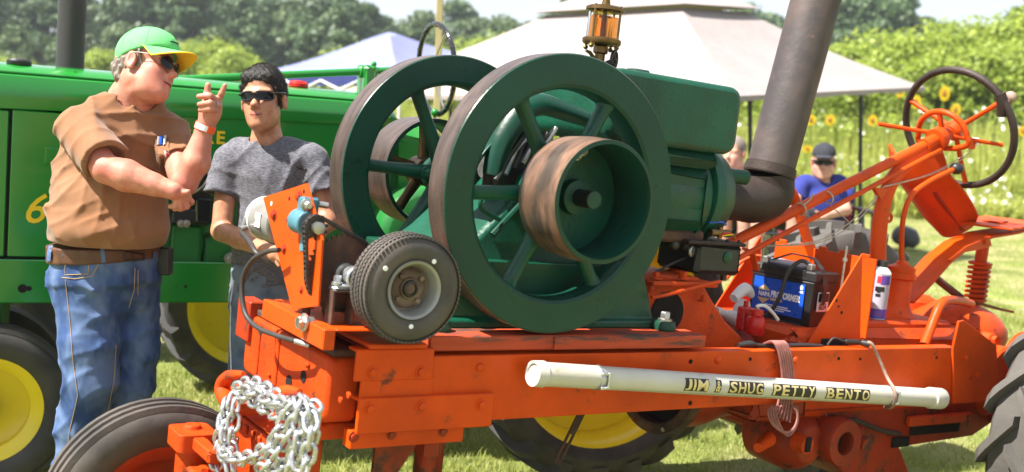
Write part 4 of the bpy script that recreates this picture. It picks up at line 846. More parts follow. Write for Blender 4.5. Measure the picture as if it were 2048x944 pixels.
# splash guard: curved sheet over the crank
def arcsheet(r0, a0, a1, y0, y1, cx, cz, th, n=16):
    rings = []
    for i in range(n+1):
        t = R(a0+(a1-a0)*i/n); c, s_ = math.cos(t), math.sin(t); rings.append([(cx+r0*c, y0, cz+r0*s_), (cx+(r0+th)*c, y0, cz+(r0+th)*s_), (cx+(r0+th)*c, y1, cz+(r0+th)*s_), (cx+r0*c, y1, cz+r0*s_)])
    m_ = MB(); m_.loft(rings); return m_
part('crank_guard', arcsheet(0.215, 172, 88, 0.20, 0.33, 0.0, -0.03, 0.010), 'engine_green_smooth', en, bevel=0.003)
k = MB(); k.tube([P(985, 350, 0.2), P(1000, 290, 0.2), P(1035, 232, 0.2), P(1075, 208, 0.2), P(1130, 222, 0.2), P(1180, 240, 0.2)], [0.022, 0.026, 0.028, 0.028, 0.026, 0.022], 12, smooth=4, flat=(1, 1.5)); part('guard_rail', k, 'engine_green_smooth', en)
# connecting rod, crank webs, gear and governor bits
k = MB(); k.tube([(-0.06, YC, 0.05), (0.12, YC, 0.045), (0.42, YC, 0.03)], [0.035, 0.025, 0.022], 12); part('connecting_rod', k, 'bare_steel', en)
for y in (0.32, 0.46):
    k = MB(); k.box((-0.10, y-0.02, -0.05), (0.05, y+0.02, 0.09), 0.02); part('crank_web', k, 'dark_steel', en, bevel=0.01)
k = MB(); k.lathe([(0.10, 0), (0.105, 0.004), (0.105, 0.026), (0.10, 0.03)], (-0.02, 0.21, 0.05), (0, 1, 0), 40); part('timing_gear', k, 'dark_steel', en)
for i in range(6):
    t = i*1.05; k = MB(); k.tube([(-0.14+0.03*i, 0.18, 0.02+0.02*i), (-0.10+0.03*i, 0.18+0.02*math.sin(t), 0.10+0.02*i), (-0.04+0.02*i, 0.2, 0.16+0.01*math.cos(t))], 0.010, 8); part('governor_link', k, 'bare_steel' if i % 2 else 'dark_steel', en)
k = MB(); k.tube([P(1000, 440, 0.15), P(960, 415, 0.14), P(975, 380, 0.13)], 0.007, 8, smooth=4); part('latch_rod', k, 'engine_green', en)
k = MB(); k.tube([P(985, 470, 0.16), P(1050, 400, 0.16), P(1100, 360, 0.16)], 0.011, 8); part('push_rod', k, 'engine_green_smooth', en)
# hopper and cylinder
def rsolid(lo, hi, rad, name, m, bev):
    return part(name, rbox(lo, hi, rad, 6, 1), m, en, bevel=bev)
hp = rsolid((0.26, 0.165, 0.185), (0.855, 0.625, 0.425), 0.05, 'water_hopper', 'engine_green', 0.02)
mb = MB(); mb.box((0.34, 0.24, 0.42), (0.62, 0.55, 0.4275), 0.004); part('hopper_opening', mb, 'hole', en, sub=hp)
mb = MB(); q = P(1288, 152, 0.3); mb.box((q[0]-0.04, 0.30, 0.425), (q[0]+0.03, 0.36, 0.445), 0.006); part('hopper_clip', mb, 'engine_green', en, sub=hp)
mb = MB(); mb.box((0.36, 0.185, 0.13), (0.80, 0.605, 0.184), 0.02); part('hopper_neck', mb, 'engine_green', en, bevel=0.01)
mb = MB(); mb.lathe([(0.165, 0.0), (0.19, 0.015), (0.19, 0.40), (0.175, 0.42)], (0.40, YC, 0.02), (1, 0, 0), 40); part('cylinder', mb, 'engine_green', en)
mb = MB(); mb.box((0.36, 0.205, -0.10), (0.80, 0.575, 0.128), 0.03); part('cylinder_jacket', mb, 'engine_green', en, bevel=0.012)
mb = MB(); mb.lathe([(0.175, 0.0), (0.195, 0.008), (0.195, 0.05), (0.18, 0.06), (0.17, 0.12), (0.13, 0.165), (0.085, 0.18)], (0.815, YC, 0.03), (1, 0, 0), 36); hd = part('cylinder_head', mb, 'engine_green', en)
mb = MB(); q = P(1465, 352, 0.3); mb.cyl((q[0]-0.05, 0.30, q[2]), (q[0]+0.05, 0.27, q[2]), 0.028, seg=16, ch=0.006); part('valve_boss', mb, 'engine_green', en, sub=hd)
for a_ in range(20, 360, 60):
    k = MB(); k.bolt((0.875, YC+0.165*math.cos(R(a_)), 0.03+0.165*math.sin(R(a_))), (1, 0, 0), 0.013, 0.025); part('head_nut', k, 'engine_green', en, sub=hd)
mb = MB(); mb.box((0.56, 0.23, -0.145), (0.82, 0.5, -0.098), 0.01); part('sump_plate', mb, 'rust', en)
for px in (1350, 1375):
    q = P(px, 476, 0.25); k = MB(); k.sph((q[0], 0.25, -0.155), 0.022, 12); part('drain_plug', k, 'dark_steel', en)
# magneto box and mixer hardware
a = P(1392, 484, 0.22); b = P(1478, 556, 0.22)
mb = MB(); mb.box((a[0], 0.20, b[2]+0.012), (b[0]-0.02, 0.42, a[2]-0.005), 0.012); mg = part('magneto_box', mb, 'black_plastic', en, bevel=0.004)
k = MB(); k.box((a[0]-0.06, 0.19, a[2]-0.006), (b[0]-0.012, 0.43, a[2]+0.008), 0.005); part('magneto_lid', k, 'exhaust_dark', en, sub=mg)
q = P(1455, 515, 0.2); k = MB(); k.lathe([(0.022, 0), (0.022, 0.004), (0.010, 0.009)], (q[0], 0.2, q[2]), NEARD, 20); part('magneto_cap', k, 'engine_green', en, sub=mg)
k = MB(); k.cyl((a[0]+0.05, 0.3, a[2]), (a[0]+0.05, 0.3, -0.09), 0.03, seg=14); part('magneto_stalk', k, 'dark_steel', en)
for (px, py) in ((1415, 482), (1455, 482), (1478, 482)):
    q = P(px, py, 0.22); k = MB(); k.bolt((q[0], 0.22, a[2]+0.007), (0, 0, 1), 0.007, 0.01); part('lid_screw', k, 'dark_steel', en, sub=mg)
k = MB(); k.box((b[0]-0.03, 0.27, b[2]-0.02), (b[0]-0.01, 0.29, b[2]+0.013), 0.003); part('magneto_tab', k, 'dark_steel', en, sub=mg)
q = P(1372, 500, 0.25); k = MB(); k.torus((q[0], 0.22, q[2]), (0.4, -1, 0), 0.016, 0.006, 16, 8); k.cyl((q[0], 0.22, q[2]), (q[0]+0.08, 0.26, q[2]-0.02), 0.007, seg=8); part('needle_knob', k, 'bare_steel', en)
k = MB(); k.tube([P(1395, 510, 0.26), P(1355, 522, 0.26), P(1310, 545, 0.27), P(1280, 560, 0.28)], 0.0055, 8, smooth=4); part('ignition_lead', k, 'black_cable', en)
k = MB(); q = P(1440, 466, 0.22); k.cyl((q[0]-0.05, 0.22, q[2]), (q[0]+0.045, 0.22, q[2]), 0.014, seg=12); k.cyl((q[0], 0.22, q[2]-0.02), (q[0], 0.22, q[2]+0.022), 0.010, seg=10); vb = part('fuel_valve', k, 'brass', en)
k = MB(); k.tube([P(1418, 445, 0.22), P(1445, 444, 0.22), P(1452, 450, 0.22)], 0.004, 6); part('valve_handle', k, 'blue_label', en, sub=vb)
for i, m_ in enumerate(('red_plastic', 'yellow_paint', 'black_cable')):
    k = MB(); k.tube([P(1440+i*4, 472, 0.21), P(1452+i*3, 466+i*4, 0.2), P(1466+i, 470, 0.2), P(1470, 480, 0.22)], 0.003, 6, smooth=3); part('wire', k, m_, en)
# rust-dark exhaust elbow and leaning stack
ed = []; e_in = np.array(P(1452, 400, YC)); ehz = np.array(P(1505, 400, YC)); etop = np.array(P(1539, 345, YC)); ptop = np.array(P(1648, -60, YC))
mb = MB(); mb.tube([(0.98, YC, e_in[2]), e_in, tuple(ehz*0.5+e_in*0.5), ehz, ehz*0.45+etop*0.55+np.array((0.045, 0, -0.03)), etop], [0.078, 0.078, 0.082, 0.092, 0.098, 0.093], 28, smooth=5); ex = part('exhaust_elbow', mb, 'exhaust_dark', en)
pdv = nrm(ptop-etop); mb = MB(); mb.tube([etop-pdv*0.012, etop+pdv*0.03], 0.101, 32); mb.ring([(0.099, 0), (0.103, 0.002), (0.103, 0.028), (0.099, 0.03)], etop-pdv*0.01, pdv, 32); part('elbow_collar', mb, 'exhaust_dark', en, sub=ex)
mb = MB(); mb.tube([etop, etop*0.6+ptop*0.4, ptop], [0.094, 0.096, 0.099], 36); part('exhaust_stack', mb, 'exhaust', en, sub=ex)
k = MB(); k.lathe([(0.085, 0), (0.105, 0.005), (0.105, 0.022), (0.085, 0.028)], (0.97, YC, e_in[2]), (1, 0, 0), 28); part('exhaust_flange', k, 'exhaust_dark', en, sub=ex)
# drip lubricator
lx = P(1206, 60, YC)[0]; z0 = P(1206, 83, YC)[2]; z1 = P(1208, 24, YC)[2]; rj = 0.056
mb = MB(); mb.lathe([(0.012, -0.14), (0.02, -0.13), (0.02, -0.10), (0.03, -0.098), (0.03, -0.075), (0.018, -0.07), (0.018, -0.045), (0.026, -0.04), (0.026, -0.02), (0.02, -0.015), (rj+0.008, -0.012), (rj+0.012, -0.006), (rj+0.012, 0.006), (rj+0.006, 0.010), (0.0, 0.010)], (lx, YC, z0), (0, 0, 1), 28); lb = part('oiler_base', mb, 'brass', en)
k = MB(); k.lathe([(0, 0), (rj+0.004, 0.0), (rj+0.012, 0.004), (rj+0.012, 0.014), (rj, 0.02), (0.016, 0.024), (0.012, 0.05), (0.02, 0.055), (0.02, 0.07), (0.03, 0.072), (0.03, 0.088), (0.0, 0.09)], (lx, YC, z1), (0, 0, 1), 28); part('oiler_cap', k, 'brass', en, sub=lb)
hj = z1-z0-0.010
k = MB(); k.ring([(rj, 0), (rj, hj), (rj-0.004, hj), (rj-0.004, 0)], (lx, YC, z0+0.010), (0, 0, 1), 36); part('oiler_glass', k, 'glass_clear', en, sub=lb)
k = MB(); k.lathe([(rj-0.006, 0.001), (rj-0.006, hj*0.80), (0, hj*0.80)], (lx, YC, z0+0.0105), (0, 0, 1), 36); part('oil_fill', k, 'glass_amber', en, sub=lb)
for a_ in (20, 110, 200, 290):
    k = MB(); c, s_ = math.cos(R(a_)), math.sin(R(a_)); k.cyl((lx+(rj+0.007)*c, YC+(rj+0.007)*s_, z0-0.022), (lx+(rj+0.007)*c, YC+(rj+0.007)*s_, z1+0.02), 0.0042, seg=8); k.sph((lx+(rj+0.007)*c, YC+(rj+0.007)*s_, z0-0.022), 0.009, 8); part('oiler_rod', k, 'brass', en, sub=lb)
k = MB(); k.cyl((lx, YC, z0), (lx, YC, z1), 0.007, seg=8); part('oiler_needle', k, 'brass', en, sub=lb)
q = P(1228, 120, YC-0.03); k = MB(); k.torus(q, (0.55, -0.83, 0), 0.030, 0.0062, 24, 8); k.cyl((lx, YC, z0-0.088), (q[0], q[1], q[2]), 0.008, seg=8)
for i in range(5): t = i*1.2566; bs_ = basis(q, (0.83, 0.55, 0), (0, 0, 1)); e_ = bs_@Vector((0.03*math.cos(t), 0, 0.03*math.sin(t))); k.tube([q, e_], 0.004, 6)
k.sph(q, 0.011, 10); part('handwheel', k, 'dark_steel', en, sub=lb)
k = MB(); k.tube([(lx, YC, z0-0.085), P(1180, 105, YC), P(1172, 101, YC)], [0.009, 0.007, 0.005], 8); part('pet_cock', k, 'brass', en, sub=lb)
mb = MB(); mb.cyl((lx, YC, z0-0.14), (lx, YC, 0.40), 0.016, seg=12); part('oiler_pipe', mb, 'brass', en)

# ------------------------------------------------------------------ friction starter rig at the front of the frame
fs = empty('friction_starter', 'electric friction starter with small rubber tyre, chain drive and orange bracket', 'starter', (-0.66, 0.2, -0.46))
TC = P(818, 577, -0.05); tcx, tcz = TC[0]+0.002, TC[2]
arm = [P(533, 632, 0.36), P(735, 690, -0.03)]
# swinging base arm (angle iron) running across the front
mb = MB(); mb.box((-0.76, -0.03, -0.462), (-0.725, 0.42, -0.405), 0.003); mb.box((-0.7245, -0.03, -0.4115), (-0.50, 0.42, -0.405), 0.003); fa = part('base_angle', mb, 'orange', fs)
mb = MB(); mb.box((-0.62, -0.028, -0.461), (-0.44, 0.42, -0.447), 0.003); part('base_plate', mb, 'orange', fs)
k = MB(); q = Px(612, 645, -0.76); k.cyl((-0.74, q[1], q[2]), (-0.785, q[1], q[2]), 0.016, seg=14); k.bolt((-0.765, q[1], q[2]), (-1, 0, 0), 0.018, 0.02); part('hinge_bolt', k, 'bare_steel', fs)
for (px, py) in ((618, 615), (700, 632)):
    q = Pz(px, py, -0.405); k = MB(); k.bolt((max(q[0], -0.75), q[1], -0.405), (0, 0, 1), 0.011); part('bolt', k, 'orange_dirty_shade', fs)
# upright bracket plate
bx_ = -0.745
bp_ = [Px(530, 395, bx_), Px(617, 367, bx_), Px(648, 480, bx_), Px(640, 612, bx_), Px(588, 618, bx_)]
mb = MB(); mb.prism([(q[1], q[2]) for q in bp_], 0, bx_-0.006, bx_); bk = part('bracket_plate', mb, 'orange', fs)
for (px, py, m_) in ((543, 407, 'white_print'), (579, 397, 'white_print'), (608, 383, 'white_print')):
    q = Px(px, py, bx_-0.006); k = MB(); k.lathe([(0.0065, 0), (0.0065, 0.001), (0, 0.0008)], q, (-1, 0, 0), 12); part('hole', k, 'hole' if px != 543 else 'white_print', fs, sub=bk)
for (px, py, r_) in ((549, 430, 0.012), (599, 393, 0.012), (569, 498, 0.010), (603, 580, 0.008), (604, 418, 0.006), (575, 440, 0.005)):
    q = Px(px, py, bx_-0.006); k = MB(); k.bolt(q, (-1, 0, 0), r_); part('bolt', k, 'orange_dirty_shade', fs, sub=bk)
# motor behind the plate, axis across the plate
mc = np.array(Px(524, 440, bx_+0.05)); mdir = (-0.05, 1, 0.03)
m0 = np.array(P(540, 440, 0.36)); m0[0] = -0.70
mo = np.array((-0.66, Px(575, 440, -0.66)[1], Px(560, 445, -0.66)[2]))
md = nrm((-0.10, 1.0, 0.02))
mb = MB(); mb.lathe([(0.0, 0.0), (0.060, 0.0), (0.068, 0.006), (0.068, 0.16), (0.062, 0.172), (0.045, 0.182), (0.0, 0.184)], mo, md, 32); mt = part('electric_motor', mb, 'grey_motor', fs)
k = MB(); k.ring([(0.0685, 0.13), (0.071, 0.132), (0.071, 0.150), (0.0685, 0.152)], mo, md, 32); part('motor_band', k, 'white_metal', fs, sub=mt)
k = MB(); ms = mo+md*0.14; k.cyl(ms+np.array((-0.06, 0, -0.03)), ms+np.array((-0.085, -0.005, -0.04)), 0.010, seg=10); k.cyl(ms+np.array((-0.07, 0, 0.0)), ms+np.array((-0.078, 0, -0.05)), 0.006, seg=8); part('motor_terminal', k, 'bare_steel', fs, sub=mt)
k = MB(); k.box((mo+md*0.06)-np.array((0.0695, 0.022, 0.02)), (mo+md*0.06)+np.array((-0.066, 0.022, 0.025)), 0.001); part('motor_plate', k, 'white_print', fs, sub=mt)
# blue bearing block and small sprocket
sb = np.array(P(632, 455, 0.10)); 
mb = MB(); mb.cyl((sb[0], 0.15, sb[2]+0.004), (sb[0], 0.225, sb[2]+0.004), 0.036, seg=24, ch=0.004); mb.box((sb[0]-0.016, 0.16, sb[2]+0.02), (sb[0]+0.03, 0.205, sb[2]+0.075), 0.005); mb.box((sb[0]+0.0, 0.165, sb[2]-0.08), (sb[0]+0.026, 0.20, sb[2]-0.02), 0.004); bl = part('bearing_block', mb, 'blue_paint', fs, bevel=0.003)
k = MB(); k.cyl((sb[0]+0.035, 0.175, sb[2]+0.058), (sb[0]+0.06, 0.17, sb[2]+0.056), 0.009, seg=10); k.bolt((sb[0]-0.008, 0.16, sb[2]+0.055), NEARD, 0.012, 0.02); part('block_bolt', k, 'bare_steel', fs, sub=bl)
def sprocket(c, n, r0, w, m, name, hub):
    mb = MB(); pts = []
    for i in range(n*4):
        t = 2*math.pi*i/(n*4); rr_ = r0+(0.0055 if i % 4 in (1, 2) else -0.004); pts.append((c[0]+rr_*math.cos(t), c[2]+rr_*math.sin(t)))
    mb.prism(pts, 1, c[1]-w/2, c[1]+w/2); o = part(name, mb, m, fs)
    k = MB(); k.lathe([(hub*0.5, -0.02-w), (hub, -0.018-w), (hub, 0.03), (0.0, 0.031)], c, (0, 1, 0), 24); part('sprocket_hub', k, 'bare_steel', fs, sub=o); return o
big = np.array(P(684, 545, 0.10)); SP_Y = 0.10
sprocket((sb[0], SP_Y, sb[2]), 11, 0.030, 0.006, 'dark_steel', 'drive_sprocket', 0.017)
sprocket((big[0], SP_Y, big[2]), 40, 0.104, 0.006, 'rust', 'driven_sprocket', 0.030)
# roller chain around both sprockets : every link is a part
A = np.array((big[0], big[2])); B = np.array((sb[0], sb[2])); ra, rb_ = 0.105, 0.031; dv = B-A; dl = np.linalg.norm(dv); ang = math.atan2(dv[1], dv[0]); be = math.acos((ra-rb_)/dl)
path = []
for t in np.linspace(ang+be, ang+2*math.pi-be, 60): path.append(A+ra*np.array((math.cos(t), math.sin(t))))
e1_ = B+rb_*np.array((math.cos(ang-be), math.sin(ang-be)))
s_ = path[-1]; path += [s_+(e1_-s_)*k/20 for k in range(1, 20)]
for t in np.linspace(ang-be, ang+be, 20): path.append(B+rb_*np.array((math.cos(t), math.sin(t))))
s_ = path[-1]; e_ = path[0]; path += [s_+(e_-s_)*k/20 for k in range(1, 20)]
path = np.array(path+[path[0]]); seg_ = np.linalg.norm(np.diff(path, axis=0), axis=1); cum = np.concatenate([[0], np.cumsum(seg_)]); nlk = int(cum[-1]/0.0135)
lm = MB(); lm.cyl((0, -0.007, 0), (0, 0.007, 0), 0.0052, seg=8)
for y in (-0.0085, 0.006): lm.box((-0.010, y, -0.0052), (0.010, y+0.0025, 0.0052), 0.002)
lme = mkmesh('chain_link', lm.v, lm.f, 'dark_steel')
rc = bpy.data.objects.new('roller_chain', None); COL.objects.link(rc); rc.parent = fs.o
for i in range(nlk):
    u = cum[-1]*i/nlk; x_ = np.interp(u, cum, path[:, 0]); z_ = np.interp(u, cum, path[:, 1]); u2 = (u+0.004) % cum[-1]; dx = np.interp(u2, cum, path[:, 0])-x_; dz = np.interp(u2, cum, path[:, 1])-z_
    o = bpy.data.objects.new('chain_link', lme); COL.objects.link(o); o.parent = rc; o.location = (x_-fs.base[0], SP_Y-fs.base[1], z_-fs.base[2]); o.rotation_euler = (0, -math.atan2(dz, dx), 0)
# axle, pillow block, channel posts
k = MB(); k.cyl((big[0], 0.22, big[2]), (tcx, -0.03, tcz), 0.0135, seg=14); part('drive_axle', k, 'bare_steel', fs)
for (y, m_) in ((0.045, 'zinc'), (0.20, 'blue_paint')):
    px_ = big[0]+0.01; k = MB(); k.cyl((px_, y-0.02, big[2]-0.004), (px_, y+0.02, big[2]-0.004), 0.030, seg=20, ch=0.004); k.box((px_-0.062, y-0.018, big[2]-0.043), (px_+0.062, y+0.018, big[2]-0.024), 0.006); pb = part('pillow_block', k, m_, fs, bevel=0.003)
    for sx in (-0.047, 0.047):
        k = MB(); k.bolt((px_+sx, y, big[2]-0.024), (0, 0, 1), 0.011, 0.024); part('bolt', k, 'zinc', fs, sub=pb)
    k = MB(); zt = big[2]-0.044; zb = -0.4045
    for (x0, x1) in ((px_-0.065, px_-0.058), (px_-0.005, px_+0.002), (px_+0.058, px_+0.065)): k.box((x0, y-0.022, zb), (x1, y+0.022, zt), 0.001)
    k.box((px_-0.065, y-0.022, zt), (px_+0.065, y+0.022, zt+0.0005+0.004), 0.001); part('channel_post', k, 'rust', fs)
# small pneumatic tyre with trailer rim
TR, TW_ = 0.156, 0.105; tyc = -0.03; ty_k0 = 1
k = MB(); prof = [(0.075, -TW_*0.36), (0.085, -TW_*0.44), (0.105, -TW_*0.5), (0.125, -TW_*0.47), (0.139, -TW_*0.40), (0.146, -TW_*0.33)]
k.ring(prof+[(0.1485, -0.022)]+[(r_, -h) for r_, h in [(0.1485, -0.022)]+prof[::-1]], (tcx, tyc, tcz), (0, 1, 0), 64); ty = part('tyre', k, 'rubber_worn', fs, ang=30)
for yy in (-0.040, -0.0255, -0.0085, 0.0085, 0.0255, 0.040):
    k = MB(); rb2 = 0.1465 if abs(yy) < 0.03 else 0.1425
    for i in range(72):
        t = 2*math.pi*i/72; t2 = t+2*math.pi/72*0.72; sk = 0.35*(2*math.pi/72) if (yy*1000) % 2 > 1 else -0.35*(2*math.pi/72)
        v = []
        for (tt, y_) in ((t, yy-0.0055), (t2, yy-0.0055), (t2+sk, yy+0.0055), (t+sk, yy+0.0055)):
            for r_ in (rb2, rb2+0.0055): v.append((tcx+r_*math.cos(tt), tyc+y_, tcz+r_*math.sin(tt)))
        k.add(v, [(1, 3, 5, 7), (0, 1, 7, 6), (0, 2, 3, 1), (2, 4, 5, 3), (4, 6, 7, 5)])
    part('tread_rib', k, 'rubber_worn', fs, sub=ty, kind='stuff')
k = MB(); k.ring([(0.073, -TW_*0.46), (0.080, -TW_*0.50), (0.082, -TW_*0.46), (0.074, -TW_*0.36), (0.066, 0.0), (0.062, -0.002), (0.066, -TW_*0.36)], (tcx, tyc, tcz), (0, 1, 0), 44); rm = part('wheel_rim', k, 'grey_motor', fs)
k = MB(); k.lathe([(0.067, 0.006), (0.058, 0.008), (0.050, 0.0), (0.032, -0.004), (0.028, -0.012), (0.0, -0.012)], (tcx, tyc-0.012, tcz), (0, 1, 0), 36, cap=False); part('rim_disc', k, 'tan_rust', fs, sub=rm)
k = MB(); k.lathe([(0.026, -0.022), (0.022, -0.030), (0.016, -0.032), (0.015, -0.02), (0.0, -0.02)], (tcx, tyc, tcz), (0, 1, 0), 24, cap=False); part('hub_bore', k, 'dark_steel', fs, sub=rm)
for i in range(4):
    t = R(40+90*i); k = MB(); k.bolt((tcx+0.044*math.cos(t), tyc-0.011, tcz+0.044*math.sin(t)), NEARD, 0.0085, 0.014); part('wheel_nut', k, 'tan_rust', fs, sub=rm)
for (px, py) in ((771, 537), (868, 523), (822, 653)):
    q = P(px, py, tyc-TW_*0.49); k = MB(); k.lathe([(0.0, 0.003), (0.0065, 0.002), (0.007, 0)], q, NEARD, 12); part('tyre_stud', k, 'white_print', fs, sub=ty)
# black cable from motor down to the frame
pts = [tuple(ms+np.array((-0.078, 0, -0.05))), Px(500, 485, -0.79), Px(512, 505, -0.80), Px(535, 525, -0.77)]
k = MB(); k.tube(pts, 0.0085, 10, smooth=4); part('motor_lead', k, 'black_cable', fs)
k = MB(); k.tube([Px(558, 500, -0.79), Px(535, 503, -0.80), Px(505, 520, -0.81), Px(487, 552, -0.815), Px(484, 590, -0.815), Px(492, 630, -0.81), Px(515, 655, -0.80), Px(550, 670, -0.785), Px(590, 682, -0.765)], 0.0075, 10, smooth=6); cbl = part('power_cable', k, 'black_cable', fs)
q = Px(590, 682, -0.765); k = MB(); k.cyl(q, (q[0]+0.03, q[1]-0.035, q[2]-0.006), 0.008, seg=10); part('cable_lug', k, 'bare_steel', fs, sub=cbl)
# ------------------------------------------------------------------ green tractor behind
def PJ(px, py, y): return P(px, py, y, TJ)
GJ = -1.22
jd = empty('tractor', 'glossy green vintage tractor with yellow wheels and long hood behind the two men', 'tractor', (1.0, 0.3, GJ), TJ)
HW = 0.62
def hood_section(x, ztop, z_line, z0):
    """cross-section of hood at x: near side, shoulder, flat top, far side."""
    sec = [(0.012, z0), (0.006, z_line), (0.0, z_line+0.04), (0.004, ztop-0.09), (0.018, ztop-0.05), (0.05, ztop-0.022), (0.10, ztop-0.006), (0.16, ztop), (0.31, ztop+0.006)]
    sec = sec+[(HW-y, z) for y, z in sec[::-1]]
    return [(x, y, z) for y, z in sec]
xs_ = [-0.55, -0.52, 0.2, 0.9, 1.55, 1.66, 1.70]
rings = []
for x in xs_:
    zt = 0.553+0.010*x; zl = 0.372+0.030*x; k_ = 0
    sh = {-0.55: 0.05, 1.66: 0.012, 1.70: 0.05}.get(x, 0); r_ = hood_section(x, zt-sh, zl, zl-0.004)
    rings.append([(q[0], q[1]+(sh*0.5 if q[1] < HW/2 else -sh*0.5), q[2]) for q in r_])
mb = MB(); mb.loft(rings, closed_ring=True); part('hood', mb, 'deere_green', jd, ang=24)
# recessed flute along the shoulder
mb = MB(); mb.tube([(-0.45, 0.030, 0.513), (0.5, 0.030, 0.522), (1.6, 0.030, 0.533)], 0.006, 8); part('hood_bead', mb, 'deere_green', jd)
# side panels under the hood line
mb = MB(); mb.box((0.035, 0.008, -0.232), (0.60, 0.022, 0.367), 0.004); sp_ = part('side_panel', mb, 'deere_green', jd)
mb = MB(); mb.box((-0.55, 0.010, -0.232), (0.022, 0.024, 0.362), 0.004); part('grille_panel', mb, 'deere_green', jd)
mb = MB(); mb.box((0.16, 0.003, 0.155), (0.42, 0.0085, 0.225), 0.004); pn = part('panel_emboss', mb, 'deere_green', jd, sub=sp_)
mb = MB(); mb.box((0.166, 0.0015, 0.161), (0.414, 0.0035, 0.219), 0.002); part('emboss_field', mb, 'deere_green', jd, sub=sp_)
mb = MB(); mb.box((0.604, 0.016, 0.16), (1.66, 0.028, 0.455), 0.004); part('hood_skirt', mb, 'deere_green', jd)
mb = MB(); mb.box((-0.5, 0.03, -0.43), (1.62, 0.56, 0.36), 0.004); mb2 = MB(); mb2.box((-0.5, 0.10, -0.30), (0.59, 0.52, 0.37), 0.01); part('radiator_core', mb2, 'black_metal', jd)
# lettering
def put_text(txt, size, o, M, m, nm, th, sub=None, bold=0.0, shear=0.0, ex=(1, 0, 0), ez=(0, 0, 1), sp=1.0, depth=0.002):
    t = text_mb(txt, size, bold, depth, shear, sp); t.xf(basis(o, ex, ez)); return part(nm, t, m, th, sub=sub)
a = PJ(372, 290, 0.008); b = PJ(450, 288, 0.008)
def letters(txt, size, xr, y, z, bold, shear, gap, slope, nm):
    ws = []
    for ch in txt:
        t = text_mb(ch, size, bold, 0.003, shear) if ch != ' ' else None; lo_ = min(q[0] for q in t.v) if t else 0; hi_ = max(q[0] for q in t.v) if t else size*0.3; ws.append((t, lo_, hi_-lo_))
    x = xr-sum(w for _, _, w in ws)-gap*(len(txt)-1)
    for t, lo_, w in ws:
        if t: t.xf(basis((x-lo_, y, z+(x-xr)*slope), (1, 0, slope), (0, 0, 1))); part(nm, t, 'yellow_paint', jd)
        x += w+gap
letters('JOHN DEERE', 0.078, b[0], 0.0142, b[2], 0.0022, 0, 0.010, 0.012, 'letter')
for i in range(10): pass
sf = MB()
a = PJ(57, 445, 0.008)
letters('60', 0.175, a[0]+0.165, 0.0065, a[2], 0.001, 0.25, 0.012, 0, 'digit')
# frame channel with holes and the front end
mb = MB(); mb.box((-0.62, 0.0, -0.425), (1.05, 0.03, -0.243), 0.005); mb.box((-0.62, 0.5, -0.425), (1.05, 0.62, -0.243), 0.005); mb.box((-0.62, 0.0305, -0.425), (1.05, 0.10, -0.412), 0.003); fr = part('frame_channel', mb, 'deere_green', jd)
for (px, py, r_) in ((45, 577, 0.018), (58, 577, 0.011), (98, 577, 0.009), (371, 573, 0.007), (352, 573, 0.003)):
    q = PJ(px, py, 0); k = MB(); k.lathe([(r_, 0), (r_, 0.0015), (0, 0.001)], q, NEARD, 14); part('hole', k, 'hole', jd, sub=fr)
# engine below the skirt: block, manifold, carburettor
mb = MB(); mb.box((0.62, 0.06, -0.24), (1.75, 0.56, 0.30), 0.03); part('engine_block', mb, 'deere_green_cast', jd, bevel=0.02)
for (px0, py0, px1, py1, y) in ((344, 448, 402, 540, 0.03), (405, 445, 470, 470, 0.03), (412, 474, 468, 535, 0.035), (342, 395, 400, 418, 0.04)):
    a = PJ(px0, py0, y); b = PJ(px1, py1, y); mb = MB(); mb.box((a[0], y, b[2]), (b[0], 0.12, a[2]), 0.012); part('block_cover', mb, 'deere_green_cast', jd, bevel=0.008)
for (px0, py0, px1, py1, y, m_) in ((345, 418, 420, 450, 0.01, 'black_metal'), (392, 395, 424, 448, 0.005, 'black_gloss'), (345, 345, 420, 400, 0.02, 'black_metal'), (400, 330, 470, 350, 0.0, 'bare_steel')):
    a = PJ(px0, py0, y); b = PJ(px1, py1, y); mb = MB(); mb.box((a[0], y, b[2]), (b[0], 0.10, a[2]), 0.01); part('carburettor_body' if m_ != 'bare_steel' else 'carburettor_plate', mb, m_, jd, bevel=0.004)
for i in range(7):
    x0 = 400+i*12; k = MB(); k.tube([PJ(x0, 335+i*3, -0.01), PJ(x0-18, 372, -0.02), PJ(x0-40-i*3, 398-i*4, 0.0)], 0.005, 6, smooth=3); part('control_rod', k, 'black_cable' if i % 2 else 'bare_steel', jd)
for (px, py) in ((362, 447), (373, 447), (461, 517)):
    q = PJ(px, py, 0.005); k = MB(); k.bolt(q, NEARD, 0.012 if px < 400 else 0.02); part('bolt', k, 'bare_steel', jd)
# exhaust stack, filler caps, red cap
q = PJ(140, 130, 0.3); mb = MB(); mb.cyl((q[0], 0.3, 0.54), (q[0], 0.3, 1.15), 0.058, seg=28); part('muffler', mb, 'stack_black', jd)
q = PJ(39, 121, 0.12); mb = MB(); mb.lathe([(0.045, 0), (0.048, 0.004), (0.048, 0.018), (0.04, 0.026), (0.0, 0.030)], (q[0], 0.14, 0.548), (0, 0, 1), 24); part('radiator_cap', mb, 'black_plastic', jd)
q = PJ(602, 172, 0.16); mb = MB(); mb.lathe([(0.04, 0), (0.046, 0.006), (0.046, 0.02), (0.034, 0.032), (0.0, 0.035)], (q[0], 0.2, 0.565), (0, 0, 1), 24); part('fuel_cap', mb, 'red_plastic', jd)
q = PJ(150, 150, 0.06); mb = MB(); mb.bolt((q[0], 0.08, 0.538), (0, 0, 1), 0.010); part('hood_bolt', mb, 'deere_green', jd)
